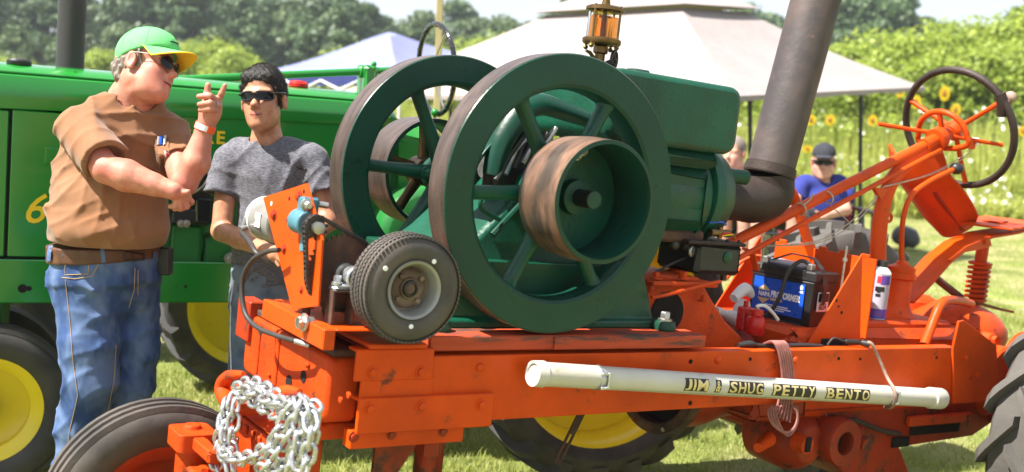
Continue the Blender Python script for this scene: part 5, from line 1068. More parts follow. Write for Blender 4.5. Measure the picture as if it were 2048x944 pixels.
# steering shaft above the hood, support, knob, wheel
s0 = np.array(PJ(330, 160, 0.31)); s1 = np.array(PJ(725, 143, 0.31)); s2 = np.array(PJ(880, 137, 0.31))
mb = MB(); mb.tube([s0, s1, s2], 0.018, 14); part('steering_shaft', mb, 'deere_green', jd)
mb = MB(); mb.box((s1[0]-0.005, 0.25, 0.56), (s1[0]+0.05, 0.37, s1[2]+0.03), 0.01); mb.cyl((s1[0]-0.02, 0.31, s1[2]), (s1[0]+0.07, 0.31, s1[2]), 0.032, seg=20); part('shaft_support', mb, 'deere_green', jd, bevel=0.006)
q = PJ(748, 128, 0.31); mb = MB(); mb.sph(q, 0.014, 12); mb.cyl((q[0], q[1], q[2]-0.06), q, 0.005, seg=8); part('vent_knob', mb, 'deere_green', jd)
swd = nrm(np.array((0.97, 0, 0.10))); swc = np.array((2.01, 0.31, 0.725))
mb = MB(); mb.torus(swc, swd, 0.228, 0.014, 56, 10); jw = part('steering_wheel', mb, 'black_gloss', jd)
for i in range(26):
    t = 2*math.pi*i/26; bs_ = basis(swc, (0, 1, 0), (0, 0, 1)); p_ = swc+0.228*(np.array((0, 1, 0))*math.cos(t)+np.array((-0.10, 0, 0.99))*math.sin(t)); k = MB(); k.sph(tuple(p_-np.array(swd)*0.004), 0.0158, 8, (0.8, 1, 1)); part('grip_bead', k, 'black_plastic', jd, sub=jw)
for a_ in (90, 210, 330):
    p_ = swc+0.225*(np.array((0, 1, 0))*math.cos(R(a_+35))+np.array((-0.10, 0, 0.99))*math.sin(R(a_+35))); k = MB(); k.tube([swc-swd*0.03, p_], 0.006, 8); part('spoke', k, 'bare_steel', jd, sub=jw)
mb = MB(); mb.lathe([(0.03, -0.05), (0.035, 0.0), (0.0, 0.02)], swc-swd*0.03, swd, 16); part('wheel_hub', mb, 'black_plastic', jd, sub=jw)
q = PJ(870, 225, 0.28); mb = MB(); mb.cyl((q[0], 0.28, q[2]-0.35), (q[0], 0.28, q[2]), 0.008, seg=8); mb.sph((q[0], 0.28, q[2]), 0.022, 12); part('throttle_knob', mb, 'deere_green', jd)
q = PJ(793, 243, 0.2); mb = MB(); mb.sph(q, 0.016, 10); mb.cyl((q[0]-0.06, q[1], q[2]), q, 0.006, seg=8); part('choke_knob', mb, 'black_plastic', jd)
# dash, transmission, seat, rear axle
mb = MB(); mb.box((1.70, 0.06, -0.25), (1.98, 0.56, 0.42), 0.05); part('dash_cowl', mb, 'deere_green', jd, bevel=0.03)
mb = MB(); mb.box((1.62, 0.02, -0.55), (2.9, 0.60, 0.02), 0.05); mb.lathe([(0.16, 0), (0.24, 0.02), (0.26, 0.06), (0.26, 0.2)], (1.86, -0.14, -0.10), (0, 1, 0), 32); part('transmission_case', mb, 'deere_green_cast', jd, bevel=0.02)
mb = MB(); mb.cyl((2.63, -0.62, -0.52), (2.63, 1.25, -0.52), 0.07, seg=20); part('rear_axle', mb, 'deere_green_cast', jd)
mb = MB(); mb.box((2.58, 0.14, 0.02), (2.68, 0.48, 0.25), 0.02); part('seat_post', mb, 'deere_green', jd)
mb = MB(); mb.box((2.55, 0.10, 0.25), (2.95, 0.52, 0.33), 0.03); part('seat_cushion', mb, 'deere_yellow', jd, bevel=0.02)
mb = MB(); mb.box((2.93, 0.10, 0.33), (3.0, 0.52, 0.66), 0.03); part('seat_back', mb, 'deere_yellow', jd, bevel=0.02)
for (y, s_) in ((-0.50, -1), (1.12, 1)):
    wc = (2.63, y, -0.49); wo = part('rear_wheel', wheel_rim(wc, 0.54, 0.27), 'deere_yellow', jd)
    part('tyre', lug_tyre(wc, 0.72, 0.54, 0.30, 20, 0.036, 72), 'rubber', jd, sub=wo, ang=30)
    part('wheel_disc', rim_disc(wc, 0.54, 0.03*s_*-1, 0.05*s_*-1), 'deere_yellow', jd, sub=wo)
    k = MB(); k.lathe([(0.10, -0.06), (0.12, -0.05), (0.12, 0.05), (0.10, 0.06)], (2.63, y-0.02*s_, -0.52), (0, 1, 0), 24); part('hub', k, 'deere_yellow', jd, sub=wo)
for (y, s_) in ((0.04, -1), (0.50, 1)):
    wc = (-0.03, y, -0.872); wo = part('front_wheel', wheel_rim(wc, 0.225, 0.15), 'deere_yellow', jd)
    k = MB(); k.ring(tyre_profile(0.342, 0.225, 0.165), wc, (0, 1, 0), 56)
    for yy in (-0.05, 0, 0.05): k.ring([(0.334, yy-0.018), (0.352, yy-0.012), (0.352, yy+0.012), (0.334, yy+0.018)], wc, (0, 1, 0), 56)
    part('tyre', k, 'rubber', jd, sub=wo, ang=30)
    part('wheel_disc', rim_disc(wc, 0.225, -0.025*s_*-1*-1, 0.02), 'deere_yellow', jd, sub=wo)
    k = MB(); k.lathe([(0.05, -0.03), (0.055, 0.03)], (wc[0], y-0.03, wc[2]), (0, 1, 0), 20); part('hub', k, 'deere_yellow', jd, sub=wo)
mb = MB(); mb.cyl((-0.03, 0.02, -0.872), (-0.03, 0.52, -0.872), 0.04, seg=14); mb.box((-0.12, 0.2, -0.87), (0.06, 0.36, -0.42), 0.02); part('front_pedestal', mb, 'deere_green_cast', jd, bevel=0.01)
# a third tractor parked beyond, seen only through the gap under the frame
t3 = empty('tractor', 'another green tractor parked beyond, its lugged tyres showing under the green frame', 'tractor', (0, 0, 0), I4)
cA = PW(492, 592, 6.3); cB = PW(165, 585, 6.6)
M3 = TJ.copy(); M3[:3, 3] = 0
for (c, r_) in ((cA, 0.51), (cB, 0.46)):
    gz = float(ground_z(c[0], c[1])); c = (c[0], c[1], gz+r_-0.015)
    def w3(mb): mb.xf(Matrix(M3.tolist())); mb.v = [(q[0]+c[0], q[1]+c[1], q[2]+c[2]) for q in mb.v]; return mb
    wo = part('wheel', w3(wheel_rim((0, 0, 0), r_*0.70, 0.24)), 'deere_yellow' if r_ > 0.5 else 'stack_black', t3)
    part('tyre', w3(lug_tyre((0, 0, 0), r_, r_*0.70, 0.26, 16, 0.03, 56)), 'rubber', t3, sub=wo, ang=30)
    part('wheel_disc', w3(rim_disc((0, 0, 0), r_*0.70, 0.02, 0.05)), 'deere_yellow' if r_ > 0.5 else 'stack_black', t3, sub=wo)
mb = MB(); mb.tube([(cA[0], cA[1]+0.3, cA[2]+0.1), (cB[0], cB[1]+0.3, cB[2]+0.12)], 0.16, 12); mb.box((cB[0], cB[1]+0.15, 0.62), (cA[0]+0.5, cB[1]+0.7, 1.2), 0.05); mb.cyl((cA[0], cA[1], cA[2]), (cA[0]-0.45, cA[1]+0.9, cA[2]), 0.07, seg=12); part('body', mb, 'deere_green_cast', t3)
# ------------------------------------------------------------------ tow chain draped on the front hooks
tc_ = empty('tow_chain', 'bright galvanised chain hanging in loops from the orange tow hooks', 'chain', (-0.84, 0.45, -0.85))
def chain_link_mesh(L_, r_, w_):
    mb = MB(); pts = []
    for i in range(8): t = -math.pi/2+math.pi*i/7; pts.append((L_/2-w_/2+w_/2*math.cos(t), w_/2*math.sin(t), 0))
    for i in range(8): t = math.pi/2+math.pi*i/7; pts.append((-L_/2+w_/2+w_/2*math.cos(t), w_/2*math.sin(t), 0))
    mb.tube(pts, r_, 8, closed=True); return mkmesh('chain_link', mb.v, mb.f, 'zinc', ang=0)
CLM = chain_link_mesh(0.053, 0.0064, 0.034)
def run_chain(pix, sag=0):
    pts = [np.array(Px(a, b, x)) for a, b, x in pix]; q = []
    for i in range(len(pts)-1):
        p0 = pts[max(0, i-1)]; p1 = pts[i]; p2 = pts[i+1]; p3 = pts[min(len(pts)-1, i+2)]
        for k in range(14):
            t = k/14; q.append(0.5*((2*p1)+(p2-p0)*t+(2*p0-5*p1+4*p2-p3)*t*t+(3*p1-p0-3*p2+p3)*t**3))
    q.append(pts[-1]); q = np.array(q); cum = np.concatenate([[0], np.cumsum(np.linalg.norm(np.diff(q, axis=0), axis=1))]); n = max(2, int(cum[-1]/0.0375))
    for i in range(n):
        u = cum[-1]*(i+0.5)/n; c = np.array([np.interp(u, cum, q[:, k]) for k in range(3)]); d = np.array([np.interp(min(u+0.01, cum[-1]), cum, q[:, k])-np.interp(max(u-0.01, 0), cum, q[:, k]) for k in range(3)])
        M = basis(c-tc_.base, d, (-1, 0.2, 0.3)) @ Matrix.Rotation(R(35+(90 if i % 2 else 0)+random.uniform(-16, 16)), 4, 'X')
        o = bpy.data.objects.new('chain_link', CLM); COL.objects.link(o); o.parent = tc_.o; o.matrix_local = M
run_chain(((470, 778, -0.86), (500, 775, -0.85), (530, 792, -0.84), (560, 810, -0.84), (582, 808, -0.85)))
run_chain(((478, 790, -0.85), (505, 800, -0.85), (530, 818, -0.85), (560, 830, -0.85), (585, 812, -0.86)))
run_chain(((485, 768, -0.84), (520, 768, -0.835), (548, 785, -0.835), (575, 795, -0.84)))
run_chain(((466, 790, -0.86), (452, 840, -0.88), (440, 875, -0.885), (432, 915, -0.885), (440, 960, -0.88)))
run_chain(((474, 800, -0.86), (466, 850, -0.87), (462, 895, -0.87), (468, 945, -0.87)))
run_chain(((440, 890, -0.89), (470, 918, -0.895), (505, 912, -0.895), (540, 890, -0.89), (565, 850, -0.885), (590, 810, -0.87)))
run_chain(((600, 798, -0.87), (618, 830, -0.875), (612, 870, -0.875), (590, 905, -0.875), (575, 950, -0.875)))
run_chain(((590, 800, -0.88), (600, 845, -0.885), (596, 890, -0.885), (600, 940, -0.885)))
run_chain(((455, 800, -0.87), (446, 850, -0.89), (448, 900, -0.89), (455, 950, -0.885)))
run_chain(((488, 782, -0.87), (515, 786, -0.865), (545, 802, -0.86), (572, 806, -0.865)))
run_chain(((600, 806, -0.89), (588, 850, -0.895), (570, 880, -0.895), (545, 915, -0.895), (520, 945, -0.89)))
run_chain(((612, 806, -0.88), (622, 850, -0.885), (618, 900, -0.885), (608, 950, -0.885)))
run_chain(((605, 800, -0.86), (630, 818, -0.855), (628, 850, -0.86), (615, 890, -0.865), (590, 925, -0.87), (540, 940, -0.88), (530, 965, -0.88)))

# ------------------------------------------------------------------ white pipe with lettering slung on the rail
p0 = np.array(P(1068, 747, -0.075)); p1 = np.array(P(1880, 797, -0.075)); pv = nrm(p1-p0); PR = 0.0365
pp = empty('pvc_pipe', 'long white plastic pipe with gold on black lettering slung along the orange rail', 'pipe', tuple((p0+p1)/2-np.array((0, 0, 0.04))))
mb = MB(); mb.ring([(PR, 0), (PR, np.linalg.norm(p1-p0)), (PR-0.005, np.linalg.norm(p1-p0)), (PR-0.005, 0)], p0, pv, 36); part('tube', mb, 'white_pvc', pp)
mb = MB(); mb.lathe([(0.0, 0.002), (PR-0.007, 0.001), (PR-0.006, -0.004), (PR+0.002, -0.005), (PR+0.004, 0.03), (PR, 0.034)], p0, pv, 36, cap=False); part('end_cap', mb, 'white_pvc', pp)
mb = MB(); mb.lathe([(PR, -0.075), (PR+0.006, -0.07), (PR+0.006, 0.0), (PR+0.002, 0.006), (0.0, 0.006)], p1, pv, 36, cap=False); part('end_cap', mb, 'white_pvc', pp)
for t in (0.118, 0.83):
    c = p0+(p1-p0)*t; mb = MB(); mb.ring([(PR+0.001, -0.007), (PR+0.003, -0.007), (PR+0.003, 0.007), (PR+0.001, 0.007)], c, pv, 36); cl = part('hose_clamp', mb, 'zinc', pp)
    k = MB(); k.box((c[0]+0.012, c[1]-PR-0.010, c[2]-0.026), (c[0]+0.02, c[1]-PR+0.002, c[2]+0.026), 0.002); k.box((c[0]-0.01, c[1]-PR-0.006, c[2]+0.014), (c[0]+0.026, c[1]-PR+0.006, c[2]+0.024), 0.002); k.box((c[0]-0.01, c[1]-PR-0.006, c[2]-0.030), (c[0]+0.026, c[1]-PR+0.006, c[2]-0.020), 0.002); part('clamp_screw', k, 'zinc', pp, sub=cl)
zv = nrm(np.array((0, 0, 1.0))-pv*pv[2]); nv = np.cross(pv, zv); nv = nv if nv[1] < 0 else -nv
def on_pipe(s, h, off):
    """point on the pipe surface: s along, h arc height from its near middle."""
    a = h/PR; return p0+pv*s+(nv*math.cos(a)+zv*math.sin(a))*(PR+off)
def wrap_box(s0, s1, h0, h1, off):
    mb = MB(); rows = [[tuple(on_pipe(s, h0+(h1-h0)*k/6, off)) for k in range(7)] for s in (s0, s1)]; mb.loft(rows, cap=False, closed_ring=False); rows2 = [[tuple(on_pipe(s, h0+(h1-h0)*k/6, off-0.0008)) for k in range(7)] for s in (s0, s1)]; mb.loft([r_[::-1] for r_ in rows2], cap=False, closed_ring=False); return mb
def s_at(px, py): return float(np.dot(np.array(P(px, py, -0.11))-p0, pv))
def wrap_text(txt, s0, s1, h0, h1):
    t = text_mb(txt, 0.05, 0.0012, 0.0008, 0, 1.0); t = slice_mb(t, 2, np.linspace(-0.002, 0.04, 10)); a = np.array(t.v); a0 = a.min(0); a1 = a.max(0); mb = MB(); vv = []
    for q in a: vv.append(tuple(on_pipe(s0+(s1-s0)*(q[0]-a0[0])/(a1[0]-a0[0]), h0+(h1-h0)*(q[2]-a0[2])/(a1[2]-a0[2]), 0.0014-q[1]*0.3)))
    mb.add(vv, t.f); return mb
words = (('JIM', 1371, 1418), ('&', 1432, 1443), ('SHUG', 1459, 1528), ('PETTY', 1546, 1632), ('BENTO', 1653, 1740))
hs = lambda px: -0.004
for (w_, a, b) in words:
    yy = 747+(a-1068)*0.0616; s0, s1 = s_at(a, yy), s_at(b, 747+(b-1068)*0.0616)
    pn = part('letter_panel', wrap_box(s0, s1, -0.020, 0.024, 0.0006), 'black_print', pp)
    wt = [{'I': 0.55, 'M': 1.45, 'J': 0.9}.get(ch, 1.0) for ch in w_]; acc_ = 0.0
    for i, ch in enumerate(w_):
        ls = (s1-s0)*wt[i]/sum(wt); g = 0.10*(s1-s0)/len(w_)*(1.5 if ch == 'I' else 1.0); l0 = s0+acc_; acc_ += ls; part('letter', wrap_text(ch, l0+g, l0+ls-g, -0.0165, 0.0205), 'gold_print', pp, sub=pn)
mb = MB()
for i in range(60):
    s = 0.35+i*0.0125
    if i % 7 == 6: continue
    k = wrap_box(s, s+0.008, -0.033, -0.0305, 0.0004); mb.add(k.v, k.f)
part('small_print', mb, 'grey_print', pp, kind='stuff')

# ------------------------------------------------------------------ cords and ropes
def cord(name, pts, r, m, label, cat, seg=8, sm=6):
    mb = MB(); mb.tube(pts, r, seg, smooth=sm); return solo(name, mb, m, label, cat)
bun = empty('cord_bundle', 'bundle of faded pink cord looped over the orange rail behind the white pipe', 'cord', P(1570, 800, -0.03))
for i in range(6):
    dx = i*4.5; k = MB(); k.tube([P(1528+dx, 688, 0.06), P(1545+dx, 683, 0.0), P(1556+dx*1.0, 700, -0.02), P(1562+dx, 730, -0.025), P(1564+dx, 760, -0.025), P(1556+dx*1.2, 806, -0.02), P(1545+dx*1.5, 830+i*3, -0.03)], 0.0048, 7, smooth=5); part('strand', k, 'cord_pink', bun)
for i in range(4):
    k = MB(); k.tube([P(1545+i*6, 812, -0.03), P(1536+i*5, 826, -0.04), P(1548+i*8, 852+i*6, -0.05), P(1575+i*5, 866-i*3, -0.05), P(1595, 845-i*6, -0.045), P(1594-i*4, 812, -0.03)], 0.0040, 7, smooth=6); part('strand', k, 'cord_pink', bun)
cord('tie_rope', [P(1735, 684, -0.02), P(1745, 690, -0.035), P(1760, 722, -0.045), P(1775, 756, -0.07), P(1788, 778, -0.125), P(1791, 800, -0.13), P(1782, 815, -0.09), P(1770, 814, -0.04)], 0.0062, 'cord_tan', 'frayed tan rope tied round the end of the white pipe', 'rope')
pl = empty('cable_plug', 'black electrical plug lying on the orange rail beside the battery box', 'plug', P(1715, 690, 0.03))
k = MB(); k.cyl(P(1690, 683, 0.05), P(1716, 684, 0.03), 0.010, seg=12, ch=0.002); part('plug_body', k, 'black_plastic', pl)
k = MB(); k.cyl(P(1722, 685, 0.03), P(1740, 689, 0.0), 0.013, seg=12, ch=0.003); part('plug_socket', k, 'black_plastic', pl)
k = MB(); k.tube([P(1655, 690, 0.07), P(1668, 676, 0.06), P(1690, 683, 0.05), P(1722, 686, 0.03)], 0.0045, 8, smooth=4); part('plug_lead', k, 'black_cable', pl)
st_ = empty('pull_string', 'pale string running from throttle lever down to the battery', 'string', P(1760, 400, 0.35))
for (dy, sg) in ((0, 0), (6, 8)):
    k = MB(); k.tube([P(1945, 290+dy, 0.33), P(1925, 312+dy, 0.34), P(1860, 348+dy*0.3, 0.36), P(1768, 373+dy*0.2, 0.36)], 0.0025, 6, smooth=4); part('strand', k, 'string', st_)
    k = MB(); k.tube([P(1768, 373, 0.36), P(1735, 412+sg, 0.36), P(1690, 452+sg, 0.36), P(1630, 483+sg*0.5, 0.36), P(1530, 492, 0.4)], 0.0025, 6, smooth=5); part('strand', k, 'string', st_)
for i in range(6):
    q = np.array(P(1951, 283, 0.325)); k = MB(); k.torus(q+np.array((0.004*i-0.01, 0, 0)), (1, 0.3*(-1)**i, 0.4*(-1)**(i//2)), 0.016, 0.0028, 16, 6); part('knot_turn', k, 'white_print', st_)

# ------------------------------------------------------------------ battery and bottles on the tray
bN = np.array((1.425, 0.213, -0.477)); b1 = nrm((-0.045, 0.296, 0)); b2 = nrm((0.296, 0.045, 0)); BL, BW, BH = 0.300, 0.175, 0.225
bt = empty('car_battery', 'black car battery with blue label and cables in the orange box', 'battery', tuple(bN+b1*BL/2+b2*BW/2))
BM = Matrix(((-b1[0], b2[0], 0, bN[0]+b1[0]*BL), (-b1[1], b2[1], 0, bN[1]+b1[1]*BL), (0, 0, 1.2, bN[2]), (0, 0, 0, 1)))   # u from far left to near corner, v away, z up
def bbox(u0, u1, v0, v1, z0, z1, ch=0.003): mb = MB(); mb.box((u0, v0, z0), (u1, v1, z1), ch); mb.xf(BM); return mb
def bpt(u, v, z): return tuple(BM@Vector((u, v, z)))
mb = MB(); rg = [[(u, v, z) for u, v in ((g, g), (BL-g, g), (BL-g, BW-g), (g, BW-g))] for z, g in ((0.0, 0.008), (0.012, 0.006), (0.165, 0.0025), (0.170, 0.0))]; mb.loft(rg); mb.xf(BM); part('battery_case', mb, 'black_plastic', bt, bevel=0.004)
part('battery_lid', bbox(-0.002, BL+0.002, -0.002, BW+0.002, 0.1705, 0.205, 0.005), 'black_plastic', bt)
mb = MB(); mb.box((0.02, 0.03, 0.2055), (BL-0.09, BW-0.03, 0.222), 0.006); mb.xf(BM); part('vent_cover', mb, 'grey_print', bt)
for i in range(24):
    u = 0.055+i*0.0085; part('lid_rib', bbox(u, u+0.005, -0.0055, 0.012, 0.190, 0.2065, 0.001), 'black_plastic', bt)
part('foot_ledge', bbox(0.12, 0.27, -0.010, 0.006, 0.014, 0.026, 0.002), 'black_plastic', bt)
lb_ = part('battery_label', bbox(0.022, 0.262, -0.0035, -0.0005, 0.045, 0.160, 0.0), 'blue_label', bt)
def btext(txt, size, u, z, m, sx=1.0, bold=0.001, shear=0.0, off=-0.0042):
    t = text_mb(txt, size, bold, 0.001, shear); t.v = [(q[0]*sx+u, q[1]+off, q[2]+z) for q in t.v]; t.xf(BM); return part('label_text', t, m, bt, sub=lb_)
mb = MB(); hx = [(0.075+0.030*math.cos(R(60*i+90)), 0.103+0.033*math.sin(R(60*i+90))) for i in range(6)]; mb.prism(hx, 1, -0.0052, -0.0036); mb.xf(BM); part('label_badge', mb, 'gold_print', bt, sub=lb_)
mb = MB(); mb.box((0.049, -0.0062, 0.090), (0.101, -0.0053, 0.116)); mb.xf(BM); part('label_badge_band', mb, 'blue_label', bt, sub=lb_)
btext('NAPA', 0.022, 0.0515, 0.096, 'white_print', 0.95, 0.0006, off=-0.0068)
btext('PROFORMER', 0.030, 0.108, 0.098, 'white_print', 0.80, 0.0012, 0.1)
mb = MB(); mb.box((0.108, -0.0046, 0.086), (0.165, -0.0036, 0.094)); mb.xf(BM); part('label_flash', mb, 'gold_print', bt, sub=lb_)
for i, (u, w_) in enumerate(((0.085, 0.11), (0.07, 0.14), (0.10, 0.08))):
    mb = MB(); mb.box((u, -0.0045, 0.068-i*0.007), (u+w_, -0.0036, 0.0715-i*0.007)); mb.xf(BM); part('label_print', mb, 'white_print', bt, sub=lb_)
mb = MB(); k0 = mb.mark(); mb.lathe([(0.008, 0), (0.008, 0.0008), (0, 0.0008)], (0.246, -0.0036, 0.148), (0, -1, 0), 12); mb.box((0.238, -0.0045, 0.130), (0.256, -0.0036, 0.136)); mb.xf(BM); part('label_mark', mb, 'white_print', bt, sub=lb_)
# end label with code
mb = MB(); mb.box((BL+0.0005, 0.035, 0.075), (BL+0.003, 0.115, 0.140)); mb.xf(BM); el = part('end_label', mb, 'white_print', bt)
mb = MB(); mb.box((BL+0.003, 0.038, 0.108), (BL+0.004, 0.112, 0.136)); mb.xf(BM); part('end_label_bar', mb, 'black_print', bt, sub=el)
t = text_mb('6524', 0.026, 0.0005, 0.001); t.xf(BM@Matrix(((0, -1, 0, BL+0.0036), (1, 0, 0, 0.048), (0, 0, 1, 0.082), (0, 0, 0, 1)))); part('label_text', t, 'black_print', bt, sub=el)
# terminals, cables, strap, hold-down rod
for (u, v) in ((0.045, 0.03), (BL-0.045, 0.03)):
    k = MB(); c = bpt(u, v, 0.205); k.cyl(c, bpt(u, v, 0.228), 0.010, seg=14); k.box(np.array(bpt(u, v, 0.218))-0.014, np.array(bpt(u, v, 0.218))+0.014, 0.004); part('terminal', k, 'bare_steel', bt)
k = MB(); k.tube([bpt(BL-0.045, 0.03, 0.225), bpt(BL-0.08, 0.005, 0.235), bpt(BL-0.115, -0.02, 0.19), bpt(BL-0.13, -0.03, 0.11), bpt(BL-0.16, -0.04, 0.05), bpt(BL-0.21, -0.06, 0.012), bpt(BL-0.31, -0.10, 0.0)], 0.0085, 12, smooth=6); part('battery_cable', k, 'black_cable', bt)
k = MB(); k.tube([bpt(0.05, 0.03, 0.222), bpt(0.0, 0.01, 0.225), bpt(-0.05, -0.02, 0.19), bpt(-0.09, -0.04, 0.13)], 0.006, 10, smooth=4); part('battery_cable', k, 'orange', bt)
k = MB(); k.bar([bpt(0.07, 0.04, 0.222), bpt(0.13, 0.08, 0.250), bpt(0.22, 0.10, 0.245), bpt(BL-0.01, 0.06, 0.215), bpt(BL+0.012, 0.06, 0.17), bpt(BL+0.012, 0.06, 0.10)], 0.026, 0.004, wd=b2); part('carry_strap', k, 'black_plastic', bt)
q = P(1690, 520, 0.22); k = MB(); k.cyl((q[0], 0.22, -0.478), (q[0], 0.22, P(1690, 492, 0.22)[2]), 0.0045, seg=8); k.lathe([(0.010, 0), (0.010, 0.012)], (q[0], 0.22, q[2]-0.005), (0, 0, 1), 6); part('hold_down_rod', k, 'bare_steel', bt)
q = P(1529, 480, 0.46); k = MB(); k.cyl((q[0], 0.46, -0.25), (q[0], 0.46, P(1529, 472, 0.46)[2]), 0.004, seg=8); part('hold_down_rod', k, 'bare_steel', bt)
# red bottles, hose, white spray bottle
q = Pz(1508, 668, -0.478); 
rb = empty('red_bottle', 'small glossy red plastic oil bottle in front of the battery', 'bottle', (q[0], q[1], -0.478))
k = MB(); k.lathe([(0.0, 0), (0.034, 0.0), (0.037, 0.004), (0.037, 0.052), (0.033, 0.066), (0.022, 0.073), (0.022, 0.078), (0.0265, 0.079), (0.0265, 0.094), (0.022, 0.097), (0.0, 0.098)], (q[0], q[1], -0.478), (0, 0, 1), 28); part('bottle_body', k, 'red_plastic', rb)
k = MB(); k.box((q[0]-0.02, q[1]+0.045, -0.478), (q[0]+0.03, q[1]+0.085, -0.385), 0.006); k.cyl((q[0]+0.005, q[1]+0.065, -0.385), (q[0]+0.005, q[1]+0.065, -0.36), 0.010, seg=12); solo('red_can', k, 'red_plastic', 'flat red can standing behind the round red bottle', 'can', bevel=0.003)
k = MB(); k.tube([(q[0]+0.004, q[1]-0.0, -0.382), tuple(np.array(P(1515, 612, 0.2))), P(1530, 612, 0.2), P(1545, 625, 0.2), P(1556, 640, 0.2)], 0.0065, 10, smooth=5); part('spout_hose', k, 'white_plastic', rb)
sbq = np.array(Pz(1470, 655, -0.478)); sbb = np.array((1.30, 0.42, -0.478))
w0 = np.array(P(1442, 625, 0.36)); w1 = np.array(P(1490, 600, 0.40)); w2 = np.array(P(1476, 640, 0.40))
sp2 = empty('white_bottle', 'crumpled white plastic bottle lying beside the battery', 'bottle', tuple(w2-np.array((0, 0, 0.03))))
k = MB(); k.tube([w0, w0*0.75+w2*0.25, w0*0.45+w2*0.55, w2, w2*0.4+w1*0.6, w1], [0.014, 0.016, 0.028, 0.036, 0.034, 0.020], 16, smooth=4); part('bottle_body', k, 'white_plastic', sp2)
k = MB(); k.cyl(w0-(w2-w0)*0.28, w0+(w2-w0)*0.06, 0.017, seg=16, ch=0.003); part('bottle_cap', k, 'white_plastic', sp2)
k = MB(); k.tube([np.array(P(1467, 597, 0.38)), np.array(P(1490, 578, 0.40)), np.array(P(1502, 590, 0.42))], [0.018, 0.026, 0.016], 14, smooth=4); part('bottle_neck', k, 'white_plastic', sp2)
# fluid can on the gearbox lid
q = Pz(1748, 644, -0.414); cz0 = -0.414; cyl_y = 0.235; q = P(1748, 640, cyl_y); cx0 = q[0]
ca = empty('fluid_can', 'white and purple printed fluid can with black cap on the gearbox', 'can', (cx0, cyl_y, cz0))
hcan = P(1748, 545, cyl_y)[2]-cz0; rc_ = 0.043
k = MB(); k.lathe([(0, 0), (rc_-0.002, 0), (rc_, 0.003), (rc_, hcan-0.003), (rc_+0.0015, hcan), (rc_-0.006, hcan+0.012), (0.023, hcan+0.026), (0.0, hcan+0.026)], (cx0, cyl_y, cz0), (0, 0, 1), 32); part('can_body', k, 'white_metal', ca)
def can_band(z0, z1, m, a0=0, a1=360, off=0.0006, nm='label_band', sub=None):
    mb = MB(); n = max(4, int(abs(a1-a0)/8)); rows = []
    for z in (z0, z1): rows.append([(cx0+(rc_+off)*math.cos(R(a0+(a1-a0)*i/n)), cyl_y+(rc_+off)*math.sin(R(a0+(a1-a0)*i/n)), cz0+z) for i in range(n+1)])
    mb.loft(rows, cap=False, closed_ring=False); return part(nm, mb, m, ca, sub=sub)
lbd = can_band(0.004, hcan-0.006, 'bottle_lilac')
can_band(0.010, 0.045, 'purple_print', off=0.0012, sub=lbd); can_band(0.0045, 0.010, 'blue_label', off=0.0012, sub=lbd)
can_band(hcan-0.045, hcan-0.008, 'purple_print', 225, 285, 0.0012, sub=lbd); can_band(hcan-0.040, hcan-0.012, 'red_print', 205, 228, 0.0014, sub=lbd)
can_band(hcan-0.042, hcan-0.016, 'grey_print', 310, 328, 0.0012, sub=lbd); can_band(hcan-0.075, hcan-0.055, 'black_print', 200, 250, 0.0013, sub=lbd)
for i in range(11): can_band(0.055+i*0.0085, 0.058+i*0.0085, 'grey_print', 262, 318, 0.0011, 'fine_print', lbd)
can_band(0.095, 0.108, 'black_print', 205, 232, 0.0013, sub=lbd); can_band(0.112, 0.124, 'black_print', 210, 230, 0.0013, sub=lbd)
k = MB(); k.lathe([(0.022, 0), (0.024, 0.002), (0.024, 0.024), (0.020, 0.027), (0, 0.027)], (cx0, cyl_y, cz0+hcan+0.0262), (0, 0, 1), 24); part('can_cap', k, 'black_plastic', ca)
# black clamp tool lying on the rail, slotted strap hanging below
k = MB(); k.tube([P(1478, 690, 0.05), P(1500, 687, 0.05), P(1512, 690, 0.05), P(1545, 692, 0.05), P(1600, 690, 0.05), P(1643, 691, 0.05)], [0.008, 0.015, 0.010, 0.011, 0.011, 0.008], 10, smooth=3, flat=(0.75, 1.2), up=(0, 0, 1)); solo('pry_tool', k, 'black_plastic', 'black flat pry tool lying along the rail under the pink cord', 'tool')
a = np.array(P(1162, 828, 0.3)); b = np.array(P(1118, 918, 0.3)); d = nrm(b-a); n_ = np.array((0, 1, 0)); w_ = np.cross(d, n_); L_ = np.linalg.norm(b-a)
hs_ = empty('slotted_strap', 'rusty slotted steel strap hanging below the orange rail', 'strap', tuple(b))
k = MB(); BMt = Matrix(((d[0], 0, w_[0], a[0]), (d[1], 1, w_[1], a[1]), (d[2], 0, w_[2], a[2]), (0, 0, 0, 1)))
k.box((-0.22, -0.003, -0.016), (L_*0.45, 0.003, 0.016), 0.001); k.box((L_*0.45, -0.003, -0.016), (L_, 0.003, -0.006), 0.001); k.box((L_*0.45, -0.003, 0.006), (L_, 0.003, 0.016), 0.001); k.box((L_, -0.003, -0.016), (L_+0.02, 0.003, 0.016), 0.001); k.xf(BMt); part('strap_body', k, 'rust', hs_)
k = MB(); k.bolt((a[0]-0.05*d[0], 0.297, a[2]-0.05*d[2]), NEARD, 0.010); part('bolt', k, 'bare_steel', hs_)

